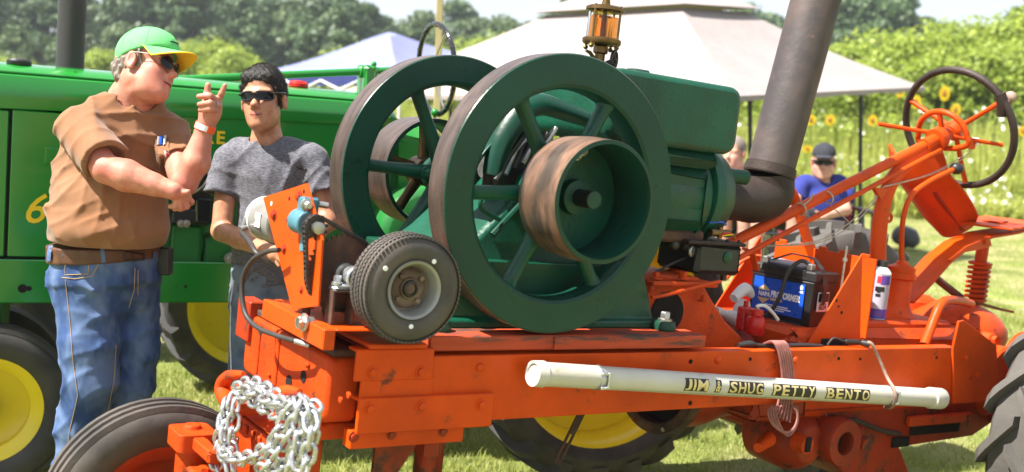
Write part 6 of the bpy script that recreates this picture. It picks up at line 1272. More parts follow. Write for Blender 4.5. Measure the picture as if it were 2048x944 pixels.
# ------------------------------------------------------------------ canopies on the lawn
def canopy(name, label, cor, peak, m_top, m_in, val, leg_m, legs, vent, truss=False, g=None):
    """four-cornered tent roof with sagging panels, hanging valance, legs; cor: 4 corners in order."""
    th = empty(name, label, 'canopy', (np.mean([c[0] for c in cor]), np.mean([c[1] for c in cor]), float(ground_z(peak[0], peak[1]))), I4)
    pk = np.array(peak); cs = [np.array(c) for c in cor]
    for i in range(4):
        a, b = cs[i], cs[(i+1) % 4]; mb = MB(); rows = []; n = 8
        for s in range(n+1):
            t = s/n; t2 = (vent[4] if vent else 0.12)+(1-(vent[4] if vent else 0.12))*t; ra = pk+(a-pk)*t2; rb2 = pk+(b-pk)*t2; sag = -0.10*math.sin(math.pi*t)
            rows.append([tuple(ra+(rb2-ra)*k/8+np.array((0, 0, sag*(0.5+0.5*math.sin(math.pi*k/8))))) for k in range(9)])
        mb.loft(rows, cap=False, closed_ring=False); rows2 = [[(q[0], q[1], q[2]-0.006) for q in r_][::-1] for r_ in rows]; mb.loft(rows2, cap=False, closed_ring=False); part('roof_panel', mb, m_top, th, ang=60)
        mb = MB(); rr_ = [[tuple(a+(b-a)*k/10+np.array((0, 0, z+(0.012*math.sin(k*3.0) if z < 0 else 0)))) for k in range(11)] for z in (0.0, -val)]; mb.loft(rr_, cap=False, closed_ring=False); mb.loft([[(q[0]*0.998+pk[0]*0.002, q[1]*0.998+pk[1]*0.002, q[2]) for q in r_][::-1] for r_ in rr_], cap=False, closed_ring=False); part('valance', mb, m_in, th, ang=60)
    if vent:
        top = pk+np.array((0, 0, vent[0])); mb = MB(); rows = []
        for t in (0.02, 0.5, 1.0): rows.append([tuple(pk+(c-pk)*(vent[4]+0.05)*t+np.array((0, 0, vent[0]-0.10*math.sin(math.pi*t)*0.3))) for c in cs])
        mb.loft(rows, cap=True); part('vent_cap', mb, m_in if vent[3] else m_top, th, ang=60)
    else:
        mb = MB(); mb.loft([[tuple(pk+(c-pk)*t) for c in cs] for t in (0.01, 0.13)]); part('roof_peak', mb, m_top, th, ang=60)
    for (c, f) in legs:
        mb = MB(); c = np.array(c); f = np.array(f); mb.tube([f, c], 0.022, 8); part('leg', mb, leg_m, th)
    if truss:
        for i in range(4):
            a, b = cs[i], cs[(i+1) % 4]; lo = np.array((0, 0, -0.35)); hi = np.array((0, 0, -0.08)); n = 4
            for k in range(n):
                p_, q_ = a+(b-a)*k/n, a+(b-a)*(k+1)/n
                for (u, v) in ((p_+hi, q_+lo), (p_+lo, q_+hi)):
                    mb = MB(); mb.tube([u, v], 0.018, 6); part('truss_bar', mb, leg_m, th)
    return th
wc_ = [PW(655, 190, 13.5), PW(1480, 192, 10.0), PW(1850, 174, 13.2)]; far = tuple(np.array(wc_[0])+np.array(wc_[2])-np.array(wc_[1])); pk_ = PW(1318, -50, 13.3)
lg = []
for (c, px, py) in ((PW(1722, 188, 12.0), 1753, 400), (PW(1500, 195, 10.9), 1512, 430), (PW(900, 190, 12.9), 905, 330)):
    f = (c[0]+0.10, c[1]-0.05, float(ground_z(c[0], c[1]))); lg.append((c, f))
canopy('canopy', 'off white pop up canopy with vented peak and dark legs', [wc_[0], wc_[1], wc_[2], far], pk_, 'canvas_white', 'canvas_white', 0.05, 'black_metal', lg, (0.11, 0, 0, False, 0.33))
bc = [PW(500, 150, 17.0), PW(800, 150, 15.2), PW(962, 112, 18.5)]; farb = tuple(np.array(bc[0])+np.array(bc[2])-np.array(bc[1])); pkb = PW(778, 64, 17.6)
lgb = [(c, (c[0], c[1], float(ground_z(c[0], c[1])))) for c in bc]
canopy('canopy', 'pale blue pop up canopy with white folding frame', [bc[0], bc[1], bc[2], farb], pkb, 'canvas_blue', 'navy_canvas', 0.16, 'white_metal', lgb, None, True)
c = PW(880, 0, 7.4); k = MB(); k.box((c[0]-0.022, 7.38, float(ground_z(c[0], 7.4))-0.1), (c[0]+0.022, 7.42, c[2]+0.4), 0.003); solo('wooden_pole', k, 'wood_pole', 'plain pale wooden pole standing behind the green tractor steering wheel', 'pole', M=I4)
# dark cloth bag on the lawn and yellow hoop chair beside the seated man
c = ground_hit(1812, 500); mb = MB(); mb.tube([(c[0]-0.12, c[1], c[2]+0.10), (c[0]-0.06, c[1]+0.02, c[2]+0.17), (c[0]+0.04, c[1], c[2]+0.15), (c[0]+0.13, c[1]-0.02, c[2]+0.07)], [0.08, 0.16, 0.15, 0.06], 14, smooth=4); mb.v = [(q[0], q[1], max(q[2], c[2])) for q in mb.v]; solo('duffel_bag', mb, 'grey_bag', 'dark grey cloth bag slumped on the lawn behind the gear lever', 'bag', M=I4)
# ------------------------------------------------------------------ organic modelling: blended solids meshed on a grid
from mathutils.bvhtree import BVHTree
class Sdf:
    def __init__(s, lo, hi, h):
        s.h = h; s.lo = np.array(lo, float); s.n = np.ceil((np.array(hi)-s.lo)/h).astype(int)+1; s.F = np.full(s.n, 0.5, np.float32)
        s.ax = [s.lo[i]+h*np.arange(s.n[i]) for i in range(3)]
    def _win(s, lo, hi):
        a = np.clip(np.floor((np.array(lo)-s.lo)/s.h).astype(int), 0, s.n); b = np.clip(np.ceil((np.array(hi)-s.lo)/s.h).astype(int)+1, 0, s.n)
        sl = tuple(slice(a[i], b[i]) for i in range(3))
        X, Y, Z = np.meshgrid(s.ax[0][sl[0]], s.ax[1][sl[1]], s.ax[2][sl[2]], indexing='ij', sparse=True); return sl, X, Y, Z
    def _mix(s, sl, d, k, sub=False):
        f = s.F[sl]
        if f.size == 0: return
        if not sub:
            if k <= 0: s.F[sl] = np.minimum(f, d)
            else: h = np.clip(0.5+0.5*(f-d)/k, 0, 1); s.F[sl] = f*(1-h)+d*h-k*h*(1-h)
        else:
            d = -d; k = max(k, 1e-5); h = np.clip(0.5-0.5*(f-d)/k, 0, 1); s.F[sl] = f*(1-h)+d*h+k*h*(1-h)
    def cap(s, a, b, ra, rb, k=0.02, sub=False, flat=False, sq=None):
        a = np.array(a, float); b = np.array(b, float); m = max(ra, rb)+k+2*s.h; sl, X, Y, Z = s._win(np.minimum(a, b)-m, np.maximum(a, b)+m)
        v = b-a; L2 = float(v@v)+1e-12; t0 = ((X-a[0])*v[0]+(Y-a[1])*v[1]+(Z-a[2])*v[2])/L2; t = np.clip(t0, 0, 1)
        d = np.sqrt((X-a[0]-t*v[0])**2+(Y-a[1]-t*v[1])**2+(Z-a[2]-t*v[2])**2)-(ra+(rb-ra)*t)
        if flat: d = np.maximum(d, (t0-1)*math.sqrt(L2))
        s._mix(sl, d, k, sub); return s
    def ell(s, c, r, A=None, k=0.02, sub=False):
        c = np.array(c, float); r = np.array(r, float); A = np.eye(3) if A is None else np.array(A, float)     # rows of A: local axes
        m = float(r.max())+k+2*s.h; sl, X, Y, Z = s._win(c-m, c+m); x, y, z = X-c[0], Y-c[1], Z-c[2]
        q = [A[i, 0]*x+A[i, 1]*y+A[i, 2]*z for i in range(3)]
        k0 = np.sqrt(sum((q[i]/r[i])**2 for i in range(3))); k1 = np.sqrt(sum((q[i]/r[i]**2)**2 for i in range(3)))+1e-9
        s._mix(sl, k0*(k0-1)/k1, k, sub); return s
    def ecyl(s, c, rx, ry, z0, z1, yaw=0.0, k=0.02, sub=False):
        c = np.array(c, float); m = max(rx, ry)+k+2*s.h; sl, X, Y, Z = s._win((c[0]-m, c[1]-m, z0-k-0.02), (c[0]+m, c[1]+m, z1+k+0.02)); x, y = X-c[0], Y-c[1]
        u = x*math.cos(yaw)+y*math.sin(yaw); v = -x*math.sin(yaw)+y*math.cos(yaw); k0 = np.sqrt((u/rx)**2+(v/ry)**2); k1 = np.sqrt((u/rx**2)**2+(v/ry**2)**2)+1e-9
        d = np.maximum(k0*(k0-1)/k1, np.maximum(z0-Z, Z-z1)); s._mix(sl, d, k, sub); return s
    def cut(s, p, n, k=0.004):
        """remove everything on the side n points to."""
        p = np.array(p, float); n = nrm(n); X, Y, Z = np.meshgrid(*s.ax, indexing='ij', sparse=True); d = (X-p[0])*n[0]+(Y-p[1])*n[1]+(Z-p[2])*n[2]
        s.F = np.maximum(s.F, d.astype(np.float32)); return s
    def ripple(s, amp, comps):
        m = np.argwhere(np.abs(s.F) < 0.03); p = s.lo+m*s.h; q = np.zeros(len(m))
        for (dx, dy, dz, ph, a) in comps: q += a*np.sin(p[:, 0]*dx+p[:, 1]*dy+p[:, 2]*dz+ph+1.2*np.sin(p[:, 2]*11+p[:, 0]*7+ph))
        s.F[m[:, 0], m[:, 1], m[:, 2]] += amp*q; return s
    def folds(s, amp, comps):
        """narrow cloth creases: ridged waves, broken up so they come and go."""
        m = np.argwhere(np.abs(s.F) < 0.03); p = s.lo+m*s.h; q = np.zeros(len(m))
        for (dx, dy, dz, ph, a) in comps:
            w = p[:, 0]*dx+p[:, 1]*dy+p[:, 2]*dz+ph+1.5*np.sin(p[:, 2]*9+p[:, 0]*8+ph*2)
            g = np.clip(0.35+0.9*np.sin(p[:, 0]*13+ph*3)*np.sin(p[:, 2]*10+ph*5+p[:, 1]*6), 0, 1); q += a*g*((1-np.abs(np.sin(w)))**2-0.33)
        s.F[m[:, 0], m[:, 1], m[:, 2]] -= amp*q; return s
    def mesh(s):
        F_ = s.F; S = F_ < 0; cnt = np.zeros(np.array(F_.shape)-1, np.int8)
        off = [(i, j, k) for i in (0, 1) for j in (0, 1) for k in (0, 1)]
        nx, ny, nz = F_.shape
        for (i, j, k) in off: cnt += S[i:nx-1+i, j:ny-1+j, k:nz-1+k]
        ids = np.argwhere((cnt > 0) & (cnt < 8)); idx = np.full(cnt.shape, -1, np.int32); idx[ids[:, 0], ids[:, 1], ids[:, 2]] = np.arange(len(ids))
        acc = np.zeros((len(ids), 3)); wt = np.zeros(len(ids))
        for a in off:
            for ax in range(3):
                if a[ax]: continue
                b = list(a); b[ax] = 1; fa = F_[ids[:, 0]+a[0], ids[:, 1]+a[1], ids[:, 2]+a[2]]; fb = F_[ids[:, 0]+b[0], ids[:, 1]+b[1], ids[:, 2]+b[2]]
                m = (fa < 0) != (fb < 0); t = np.where(m, fa/np.where(m, fa-fb, 1), 0); p = np.array(a, float)[None].repeat(len(ids), 0); p[:, ax] = t
                acc[m] += p[m]; wt += m
        V = s.lo+(ids+acc/np.maximum(wt, 1)[:, None])*s.h; Q = []
        for ax in range(3):
            sh = list(F_.shape); sh[ax] -= 1; A_ = [slice(None)]*3; B_ = [slice(None)]*3; A_[ax] = slice(0, -1); B_[ax] = slice(1, None)
            e = np.argwhere(S[tuple(A_)] != S[tuple(B_)]); i1, i2 = [(1, 2), (2, 0), (0, 1)][ax]
            e = e[(e[:, i1] > 0) & (e[:, i2] > 0) & (e[:, i1] < F_.shape[i1]-1) & (e[:, i2] < F_.shape[i2]-1)]; q = []
            for (o1, o2) in ((-1, -1), (0, -1), (0, 0), (-1, 0)):
                g = e.copy(); g[:, i1] += o1; g[:, i2] += o2; q.append(idx[g[:, 0], g[:, 1], g[:, 2]])
            q = np.stack(q, 1); fl = ~S[e[:, 0], e[:, 1], e[:, 2]]; q[fl] = q[fl][:, ::-1]; Q.append(q)
        Q = np.concatenate(Q); Q = Q[(Q >= 0).all(1)]
        # relax a little: the grid's stair steps go, the form stays
        n = len(V)
        for _ in range(1):
            sm = np.zeros((n, 3)); c = np.zeros(n)
            for a, b in ((0, 1), (1, 2), (2, 3), (3, 0)):
                np.add.at(sm, Q[:, a], V[Q[:, b]]); np.add.at(c, Q[:, a], 1); np.add.at(sm, Q[:, b], V[Q[:, a]]); np.add.at(c, Q[:, b], 1)
            V = V*0.5+0.5*sm/np.maximum(c, 1)[:, None]
        return V, Q
def box_of(px0, py0, px1, py1, d0, d1):
    q = np.array([O(a, b, d) for a in (px0, px1) for b in (py0, py1) for d in (d0, d1)]); return q.min(0), q.max(0)
def face_hit(bv, L, b, c, off=0.0):
    p0 = Vector(L(0.30, b, c)); d = (Vector(L(0.0, b, c))-p0).normalized(); loc, nn, ix, di = bv.ray_cast(p0, d)
    return None if loc is None else np.array(loc-d*off)
def organic(name, sd, m, th, sub=None, tint=None, face=None):
    V, Q = sd.mesh(); me = npmesh(name, V-th.base, Q, m, True); o = bpy.data.objects.new(name, me); COL.objects.link(o); o.parent = sub if sub is not None else th.o
    bv = BVHTree.FromPolygons([tuple(v) for v in V], [tuple(int(i) for i in q) for q in Q])
    if face is not None:
        tint = list(tint or [])
        for (b_, c_, rr_) in [(x_, z_, 0.0075-abs(x_)*0.09) for x_ in np.linspace(-0.021, 0.021, 9) for z_ in (-0.0595, -0.0695)]:
            h_ = face_hit(bv, face, b_, c_)
            if h_ is not None: tint.append((h_, (rr_, rr_, rr_), 0.9))
    if tint is not None:
        t = np.zeros(len(V))
        for (c, r_, a) in tint: t = np.maximum(t, a*np.clip(1.4-1.4*np.linalg.norm((V-np.array(c))/np.array(r_), axis=1), 0, 1))
        at = me.attributes.new('tint', 'FLOAT', 'POINT')
        if len(at.data) == len(t): at.data.foreach_set('value', t.astype(np.float32))
    return o, bv
def on_surf(bvh, px, py, off=0.002, prev=None):
    d = Vector(ray(px, py)); loc, nn, ix, di = bvh.ray_cast(Vector(C), d)
    if loc is None: return prev
    if nn.dot(d) > 0: nn = -nn
    return np.array(loc+nn*off)
def surf_tube(bvh, pix, r, off=0.001, n=6):
    pts = []
    for i in range(len(pix)-1):
        for k in range(n):
            t = k/n; q = on_surf(bvh, pix[i][0]*(1-t)+pix[i+1][0]*t, pix[i][1]*(1-t)+pix[i+1][1]*t, off)
            if q is not None: pts.append(q)
    q = on_surf(bvh, pix[-1][0], pix[-1][1], off)
    if q is not None: pts.append(q)
    mb = MB()
    if len(pts) > 1: mb.tube(pts, r, 6)
    return mb
def surf_patch(bvh, quad, off=0.004, n=6, th=0.002):
    """cloth patch between four photo points laid on a surface."""
    rows = []
    for i in range(n+1):
        row = []
        for j in range(n+1):
            u, v = j/n, i/n; px = (quad[0][0]*(1-u)+quad[1][0]*u)*(1-v)+(quad[3][0]*(1-u)+quad[2][0]*u)*v; py = (quad[0][1]*(1-u)+quad[1][1]*u)*(1-v)+(quad[3][1]*(1-u)+quad[2][1]*u)*v
            row.append(on_surf(bvh, px, py, off, row[-1] if row else None))
        rows.append(row)
    ok = [q for r_ in rows for q in r_ if q is not None]; mb = MB()
    if not ok: return mb
    for r_ in rows:
        for j in range(len(r_)):
            if r_[j] is None: r_[j] = next((q for q in r_[j:] if q is not None), ok[0])
    mb.loft([[tuple(q) for q in r_] for r_ in rows], cap=False, closed_ring=False); return mb

SK = dict(var=0.22, scale=40, bump=0.0012, bscale=260, sss=0.05, rvar=0.1, attr='tint')
mat('skin_ruddy', (0.50, 0.215, 0.145), 0.5, col2=(0.47, 0.165, 0.115), c2scale=16, attr_col=(0.50, 0.12, 0.09), **SK)
mat('skin_tan', (0.47, 0.215, 0.125), 0.4, attr_col=(0.40, 0.11, 0.085), **SK)
mat('skin_pale', (0.52, 0.27, 0.20), 0.45, attr_col=(0.5, 0.14, 0.11), **SK)
mat('shirt_brown', (0.215, 0.095, 0.040), 0.9, var=0.10, scale=9, bump=0.0009, bscale=260, sheen=0.15, col2=(0.24, 0.115, 0.055), c2scale=5)
mat('shirt_grey', (0.075, 0.075, 0.092), 0.9, var=0.25, scale=120, bump=0.0008, bscale=260, col2=(0.15, 0.15, 0.175), c2scale=130, stretch=(0.6, 0.6, 2.4), sheen=0.1)
mat('denim', (0.026, 0.062, 0.175), 0.85, var=0.25, scale=10, bump=0.0008, bscale=300, col2=(0.105, 0.165, 0.30), c2scale=7, stretch=(1.2, 1.2, 0.7))
mat('denim_faded', (0.07, 0.105, 0.165), 0.85, var=0.25, scale=12, bump=0.0008, bscale=300, col2=(0.16, 0.20, 0.26), c2scale=6)
mat('stitch', (0.36, 0.25, 0.13), 0.9, var=0.1)
mat('leather', (0.10, 0.042, 0.022), 0.45, var=0.3, scale=20, bump=0.0008, bscale=150)
mat('cap_green', (0.12, 0.48, 0.15), 0.8, var=0.06, scale=20, bump=0.0005, bscale=300)
mat('cap_yellow', (0.80, 0.50, 0.02), 0.8, var=0.06, scale=20)
mat('hair_grey', (0.19, 0.155, 0.13), 0.6, var=0.4, scale=90, stretch=(1, 1, 0.5), bump=0.003, bscale=200)
mat('hair_brown', (0.055, 0.046, 0.042), 0.5, var=0.4, scale=80)
mat('hair_black', (0.020, 0.017, 0.016), 0.5, var=0.5, scale=90, bump=0.004, bscale=170)
mat('lens', (0.006, 0.006, 0.007), 0.10, var=0.1, rvar=0.02, spec=0.3)
mat('band_orange', (0.85, 0.10, 0.02), 0.5, var=0.05)
mat('shirt_blue', (0.02, 0.03, 0.19), 0.9, var=0.15)
mat('shirt_white', (0.72, 0.70, 0.70), 0.9, var=0.06)
mat('shorts_dark', (0.025, 0.027, 0.035), 0.9, var=0.15)
mat('chair_red', (0.20, 0.015, 0.03), 0.8, var=0.1)
mat('mouth_dark', (0.10, 0.025, 0.022), 0.6, var=0.1)
mat('boot', (0.06, 0.04, 0.03), 0.7, var=0.2)

def head(sd, H, f, r, u, k=0.016, sc=1.0, fat=0.0, ears=(1, -1)):
    """head with face in local axes f (forward), r (its right), u (up); returns a local-to-world helper."""
    f, r, u = np.array(f), np.array(r), np.array(u); A = np.array([f, r, u]); H = np.array(H)
    def L(a, b, c): return H+(f*a+r*b+u*c)*sc
    def E(c, rr, sub=False, kk=k): sd.ell(L(*c), np.array(rr)*sc, A, kk, sub)
    def K(a, b, ra, rb, sub=False, kk=k): sd.cap(L(*a), L(*b), ra*sc, rb*sc, kk, sub)
    E((-0.014, 0, 0.045), (0.100, 0.078, 0.095)); E((0.032, 0, -0.035), (0.062, 0.059+fat*0.5, 0.085))
    for s_ in (1, -1):
        K((0.064, s_*0.010, -0.096), (-0.004, s_*(0.043+fat), -0.058), 0.020+fat*0.3, 0.022+fat, kk=0.035)
        E((0.052, s_*0.034, -0.028), (0.034, 0.028+fat, 0.034), kk=0.022)
        E((0.093, s_*0.032, 0.008), (0.016, 0.020, 0.012), True, 0.012)
        E((0.070, s_*0.031, 0.006), (0.016, 0.017, 0.013), kk=0.004)
        K((0.082, s_*0.012, 0.026), (0.070, s_*0.048, 0.026), 0.013, 0.010, kk=0.012)
        K((0.101, s_*0.011, -0.034), (0.094, s_*0.015, -0.033), 0.0085, 0.007, kk=0.006)
    K((0.086, 0, 0.022), (0.106, 0, -0.020), 0.0085, 0.0115, kk=0.007); E((0.112, 0, -0.026), (0.0165, 0.0145, 0.0135), kk=0.006)
    K((0.086, 0, -0.045), (0.086, 0, -0.064), 0.010, 0.012, kk=0.014); E((0.038, 0, -0.070), (0.055, 0.048+fat, 0.046), kk=0.03)
    for (z, rr_, w) in ((-0.0580, 0.0066, 0.021), (-0.0710, 0.0078, 0.018)):
        K((0.0975, 0, z), (0.085, w, z+0.001), rr_, rr_*0.55, kk=0.004); K((0.0975, 0, z), (0.085, -w, z+0.001), rr_, rr_*0.55, kk=0.004)
    E((0.074, 0, -0.100), (0.024, 0.026, 0.019), kk=0.018)
    for s_ in ears:
        E((-0.010, s_*0.083, -0.004), (0.022, 0.011, 0.034), kk=0.006); E((-0.004, s_*0.094, -0.002), (0.011, 0.008, 0.020), True, 0.006); E((-0.004, s_*0.084, -0.032), (0.010, 0.008, 0.010), kk=0.005)
    return L
def face_tint(L): return [ (L(0.06, 0.045, -0.02), (0.035, 0.035, 0.03), 0.35), (L(0.06, -0.045, -0.02), (0.035, 0.035, 0.03), 0.35), (L(0.108, 0, -0.028), (0.02, 0.02, 0.02), 0.4), (L(-0.008, 0.088, 0), (0.04, 0.03, 0.045), 0.5), (L(-0.008, -0.088, 0), (0.04, 0.03, 0.045), 0.5)]
def glasses(th, L, A, kind, sub=None):
    f, r, u = A
    o = None
    for s_ in (1, -1):
        mb = MB(); pts = []
        for i in range(20):
            t = 2*math.pi*i/20
            if kind == 'round': a, b = 0.025*math.cos(t), 0.023*math.sin(t)-0.003*abs(math.cos(t))
            else: a, b = 0.031*math.copysign(abs(math.cos(t))**0.6, math.cos(t)), 0.0165*math.copysign(abs(math.sin(t))**0.7, math.sin(t))
            pts.append((a, b))
        wr = 0.020 if kind == 'round' else 0.038; cx = 0.031 if kind == 'round' else 0.034
        lp = [L(0.110-wr*((s_*cx+a)/0.06)**2*1.0, s_*cx+a, 0.008+b) for a, b in pts]; c = L(0.113-wr*((s_*cx)/0.06)**2, s_*cx, 0.008)
        mb.add([tuple(c)]+[tuple(q) for q in lp], [(0, i+1, (i+1) % 20+1) for i in range(20)]); back = [tuple(np.array(q)-np.array(f)*0.003) for q in lp]
        mb.add(back, [tuple(range(20))[::-1]]); lens_o = part('lens', mb, 'lens', th, sub=sub)
        k = MB(); k.tube(lp, 0.0014 if kind == 'round' else 0.0034, 6, closed=True); part('lens_rim', k, 'dark_steel' if kind == 'round' else 'black_gloss', th, sub=sub)
        k = MB(); e0 = L(0.110-wr*((cx+0.030)/0.06)**2, s_*(cx+0.027), 0.016); k.tube([e0, L(0.055, s_*0.079, 0.018), L(0.0, s_*0.089, 0.020), L(-0.022, s_*0.088, 0.008)], 0.0017 if kind == 'round' else 0.0042, 6, smooth=3, flat=(1, 1) if kind == 'round' else (0.6, 1.3)); part('temple', k, 'bare_steel' if kind == 'round' else 'black_gloss', th, sub=sub)
    k = MB(); k.tube([L(0.110, 0.012, 0.014), L(0.115, 0, 0.016), L(0.110, -0.012, 0.014)], 0.0016 if kind == 'round' else 0.0036, 6); part('bridge', k, 'bare_steel' if kind == 'round' else 'black_gloss', th, sub=sub)
def mouth(th, L, bv, op=0.0):
    pts = [face_hit(bv, L, x_, -0.0645+0.9*x_*x_*4, 0.0003) for x_ in np.linspace(-0.025, 0.025, 9)]; pts = [q for q in pts if q is not None]
    if len(pts) < 3: return
    k = MB(); k.tube(pts, [0.0008]+[0.0016+op]*(len(pts)-2)+[0.0008], 6, smooth=2); part('mouth_line', k, 'mouth_dark', th)
    if op:
        k = MB(); k.tube([face_hit(bv, L, x_, -0.0632, 0.0008) for x_ in (-0.014, -0.007, 0, 0.007, 0.014)], 0.0018, 6, smooth=2); part('teeth', k, 'white_pvc', th)
def boots(th, pos, yaw):
    for p in pos:
        sd = Sdf((p[0]-0.2, p[1]-0.25, p[2]-0.01), (p[0]+0.2, p[1]+0.2, p[2]+0.16), 0.008); dx, dy = math.sin(yaw), -math.cos(yaw)
        sd.cap((p[0]-dx*0.05, p[1]-dy*0.05, p[2]+0.055), (p[0]+dx*0.13, p[1]+dy*0.13, p[2]+0.04), 0.048, 0.042, 0.02); sd.cap((p[0]-dx*0.03, p[1]-dy*0.03, p[2]+0.06), (p[0]-dx*0.03, p[1]-dy*0.03, p[2]+0.13), 0.05, 0.05, 0.02); sd.cut((0, 0, p[2]+0.004), (0, 0, -1)); organic('boot', sd, 'boot', th)

# ------------------------------------------------------------------ older man pointing
Y0 = 3.75
def O(px, py, d=0.0): return np.array(PW(px, py, Y0+d))
gz = float(ground_z(*O(200, 900)[:2]))
om = empty('person', 'man in green cap, brown t-shirt and blue jeans pointing with raised hand, arms crossed', 'person', (O(200, 900)[0], Y0, gz), I4)
yaw = R(33)
f_ = np.array((0.966, -0.253, 0.049)); r_ = np.array((-0.251, -0.881, 0.401)); f_ = nrm(f_); r_ = nrm(r_-f_*f_.dot(r_)); u_ = np.cross(r_, f_); u_ = u_ if u_[2] > 0 else -u_
bd = Sdf(*box_of(110, 40, 460, 470, -0.36, 0.24), 0.0034)
L = head(bd, O(293, 138, 0.0), f_, r_, u_, 0.008, 0.97, 0.002)
nb = O(262, 205, 0.03)
bd.cap(L(-0.030, 0, -0.045), nb, 0.058, 0.070, 0.02); bd.ell(L(0.018, 0, -0.098), (0.050, 0.050, 0.026), np.array([f_, r_, u_]), 0.02)
bd.cap(nb, O(240, 300, 0.02), 0.075, 0.11, 0.04); bd.ell(O(218, 420, 0), (0.17, 0.14, 0.19), None, 0.05); bd.cap(O(175, 262, -0.10), O(340, 272, 0.11), 0.045, 0.045, 0.03)
# right arm folded across the body
shR, elR, wrR = O(156, 262, -0.13), O(212, 338, -0.24), O(347, 382, -0.24)
bd.cap(shR, elR, 0.052, 0.046, 0.010); bd.cap(elR, elR*0.70+wrR*0.30, 0.047, 0.053, 0.010); bd.cap(elR*0.70+wrR*0.30, elR*0.3+wrR*0.7, 0.053, 0.038, 0.010); bd.cap(elR*0.3+wrR*0.7, wrR, 0.038, 0.028, 0.008)
pR = O(366, 392, -0.215); bd.cap(wrR, pR, 0.028, 0.024, 0.008); bd.ell(O(362, 391, -0.212), (0.034, 0.026, 0.020), None, 0.008)
for (a, b, c) in (((374, 391, -0.205), (383, 404, -0.19), (374, 412, -0.185)), ((368, 397, -0.222), (374, 413, -0.215), (360, 419, -0.205)), ((360, 400, -0.232), (362, 415, -0.228), (349, 418, -0.215)), ((352, 400, -0.238), (351, 412, -0.236), (341, 413, -0.225))):
    bd.cap(O(*a), O(*b), 0.0105, 0.010, 0.005); bd.cap(O(*b), O(*c), 0.010, 0.0085, 0.004)
bd.cap(O(356, 388, -0.24), O(376, 384, -0.245), 0.012, 0.010, 0.006)
# left arm raised
shL, elL, wrL = O(344, 272, 0.10), O(368, 366, -0.12), O(409, 258, -0.12)
bd.cap(shL, elL, 0.054, 0.046, 0.012)
mL = elL*0.60+wrL*0.40+np.array((0.012, 0, 0)); bd.cap(elL, mL, 0.041, 0.049, 0.010); bd.cap(mL, wrL, 0.049, 0.027, 0.010)
bd.cap(wrL, O(420, 228, -0.12), 0.029, 0.033, 0.012); bd.ell(O(421, 219, -0.12), (0.038, 0.022, 0.044), None, 0.014); bd.ell(O(432, 208, -0.115), (0.020, 0.020, 0.028), None, 0.010)
bd.cap(O(436, 203, -0.115), O(443, 187, -0.125), 0.0115, 0.0102, 0.006); bd.cap(O(443, 187, -0.125), O(450, 171, -0.13), 0.0102, 0.008, 0.004)
bd.cap(O(416, 206, -0.145), O(414, 188, -0.155), 0.0135, 0.0118, 0.006); bd.cap(O(414, 188, -0.155), O(416, 170, -0.155), 0.0118, 0.0095, 0.004)
for (a, b, c) in (((436, 203, -0.125), (420, 192, -0.165), (398, 193, -0.16)), ((437, 212, -0.128), (420, 206, -0.172), (399, 209, -0.165)), ((433, 222, -0.128), (420, 218, -0.168), (401, 220, -0.160))):
    bd.cap(O(*a), O(*b), 0.0112, 0.0106, 0.004); bd.cap(O(*b), O(*c), 0.0106, 0.0092, 0.003)
body_o, body_b = organic('body', bd, 'skin_ruddy', om, face=L, tint=face_tint(L)+[(O(212, 335, -0.25), (0.09, 0.09, 0.07), 0.35), (elL, (0.05, 0.06, 0.05), 0.35)])
mouth(om, L, body_b, 0.0014)
# t-shirt
sh = Sdf(*box_of(80, 150, 395, 560, -0.34, 0.34), 0.0055)
Ay = np.array([[math.cos(yaw), math.sin(yaw)*-1*-1, 0], [-math.sin(yaw), math.cos(yaw), 0], [0, 0, 1]])
sh.ell(O(238, 285, 0.02), (0.185, 0.14, 0.15), Ay, 0.05); sh.ell(O(220, 405, -0.02), (0.195, 0.19, 0.16), Ay, 0.05); sh.ell(O(206, 350, 0.03), (0.17, 0.15, 0.15), Ay, 0.05)
hc = O(212, 468, -0.01); sh.ecyl(hc, 0.190, 0.175, O(212, 498)[2], O(212, 420)[2], yaw, 0.05); sh.ell(O(224, 455, -0.05), (0.196, 0.18, 0.085), Ay, 0.04)
sh.cap(O(172, 250, -0.10), O(342, 266, 0.12), 0.064, 0.058, 0.05); sh.cap(O(222, 216, -0.03), O(300, 222, 0.06), 0.062, 0.056, 0.05)
sh.cap(O(156, 258, -0.12), O(210, 322, -0.225), 0.076, 0.082, 0.03, flat=True); sh.cap(O(342, 268, 0.09), O(360, 328, -0.02), 0.070, 0.076, 0.03, flat=True)
for (a, b, rr_) in ((O(150, 240, -0.13), O(212, 322, -0.225), 0.066), (O(342, 268, 0.09), O(360, 328, -0.02), 0.064)):
    dv = nrm(b-a); sh.cap(b+dv*0.02, b+dv*0.10, rr_, rr_+0.004, 0.004, True)
sh.cap(O(262, 205, 0.03), O(272, 160, 0.0), 0.079, 0.085, 0.006, True)
sh.folds(0.0115, [(26, 12, 6, 0.3, 1.0), (16, -10, 24, 1.7, 0.9), (-20, 14, 28, 0.9, 0.8), (44, 20, -14, 2.2, 0.5), (-36, 10, 40, 3.1, 0.5)])
sh.cut(O(212, 492, -0.1), (-0.06, -0.02, -1)); sh_o, sh_b = organic('t_shirt', sh, 'shirt_brown', om)
col = []
for i in range(28):
    t = 2*math.pi*i/28; cdir = nrm(O(272, 160, 0)-O(262, 205, 0.03)); e1 = nrm(np.cross(cdir, (0, 1, 0))); e2 = np.cross(cdir, e1); col.append(O(266, 192, 0.022)+(e1*math.cos(t)+e2*math.sin(t))*0.0835)
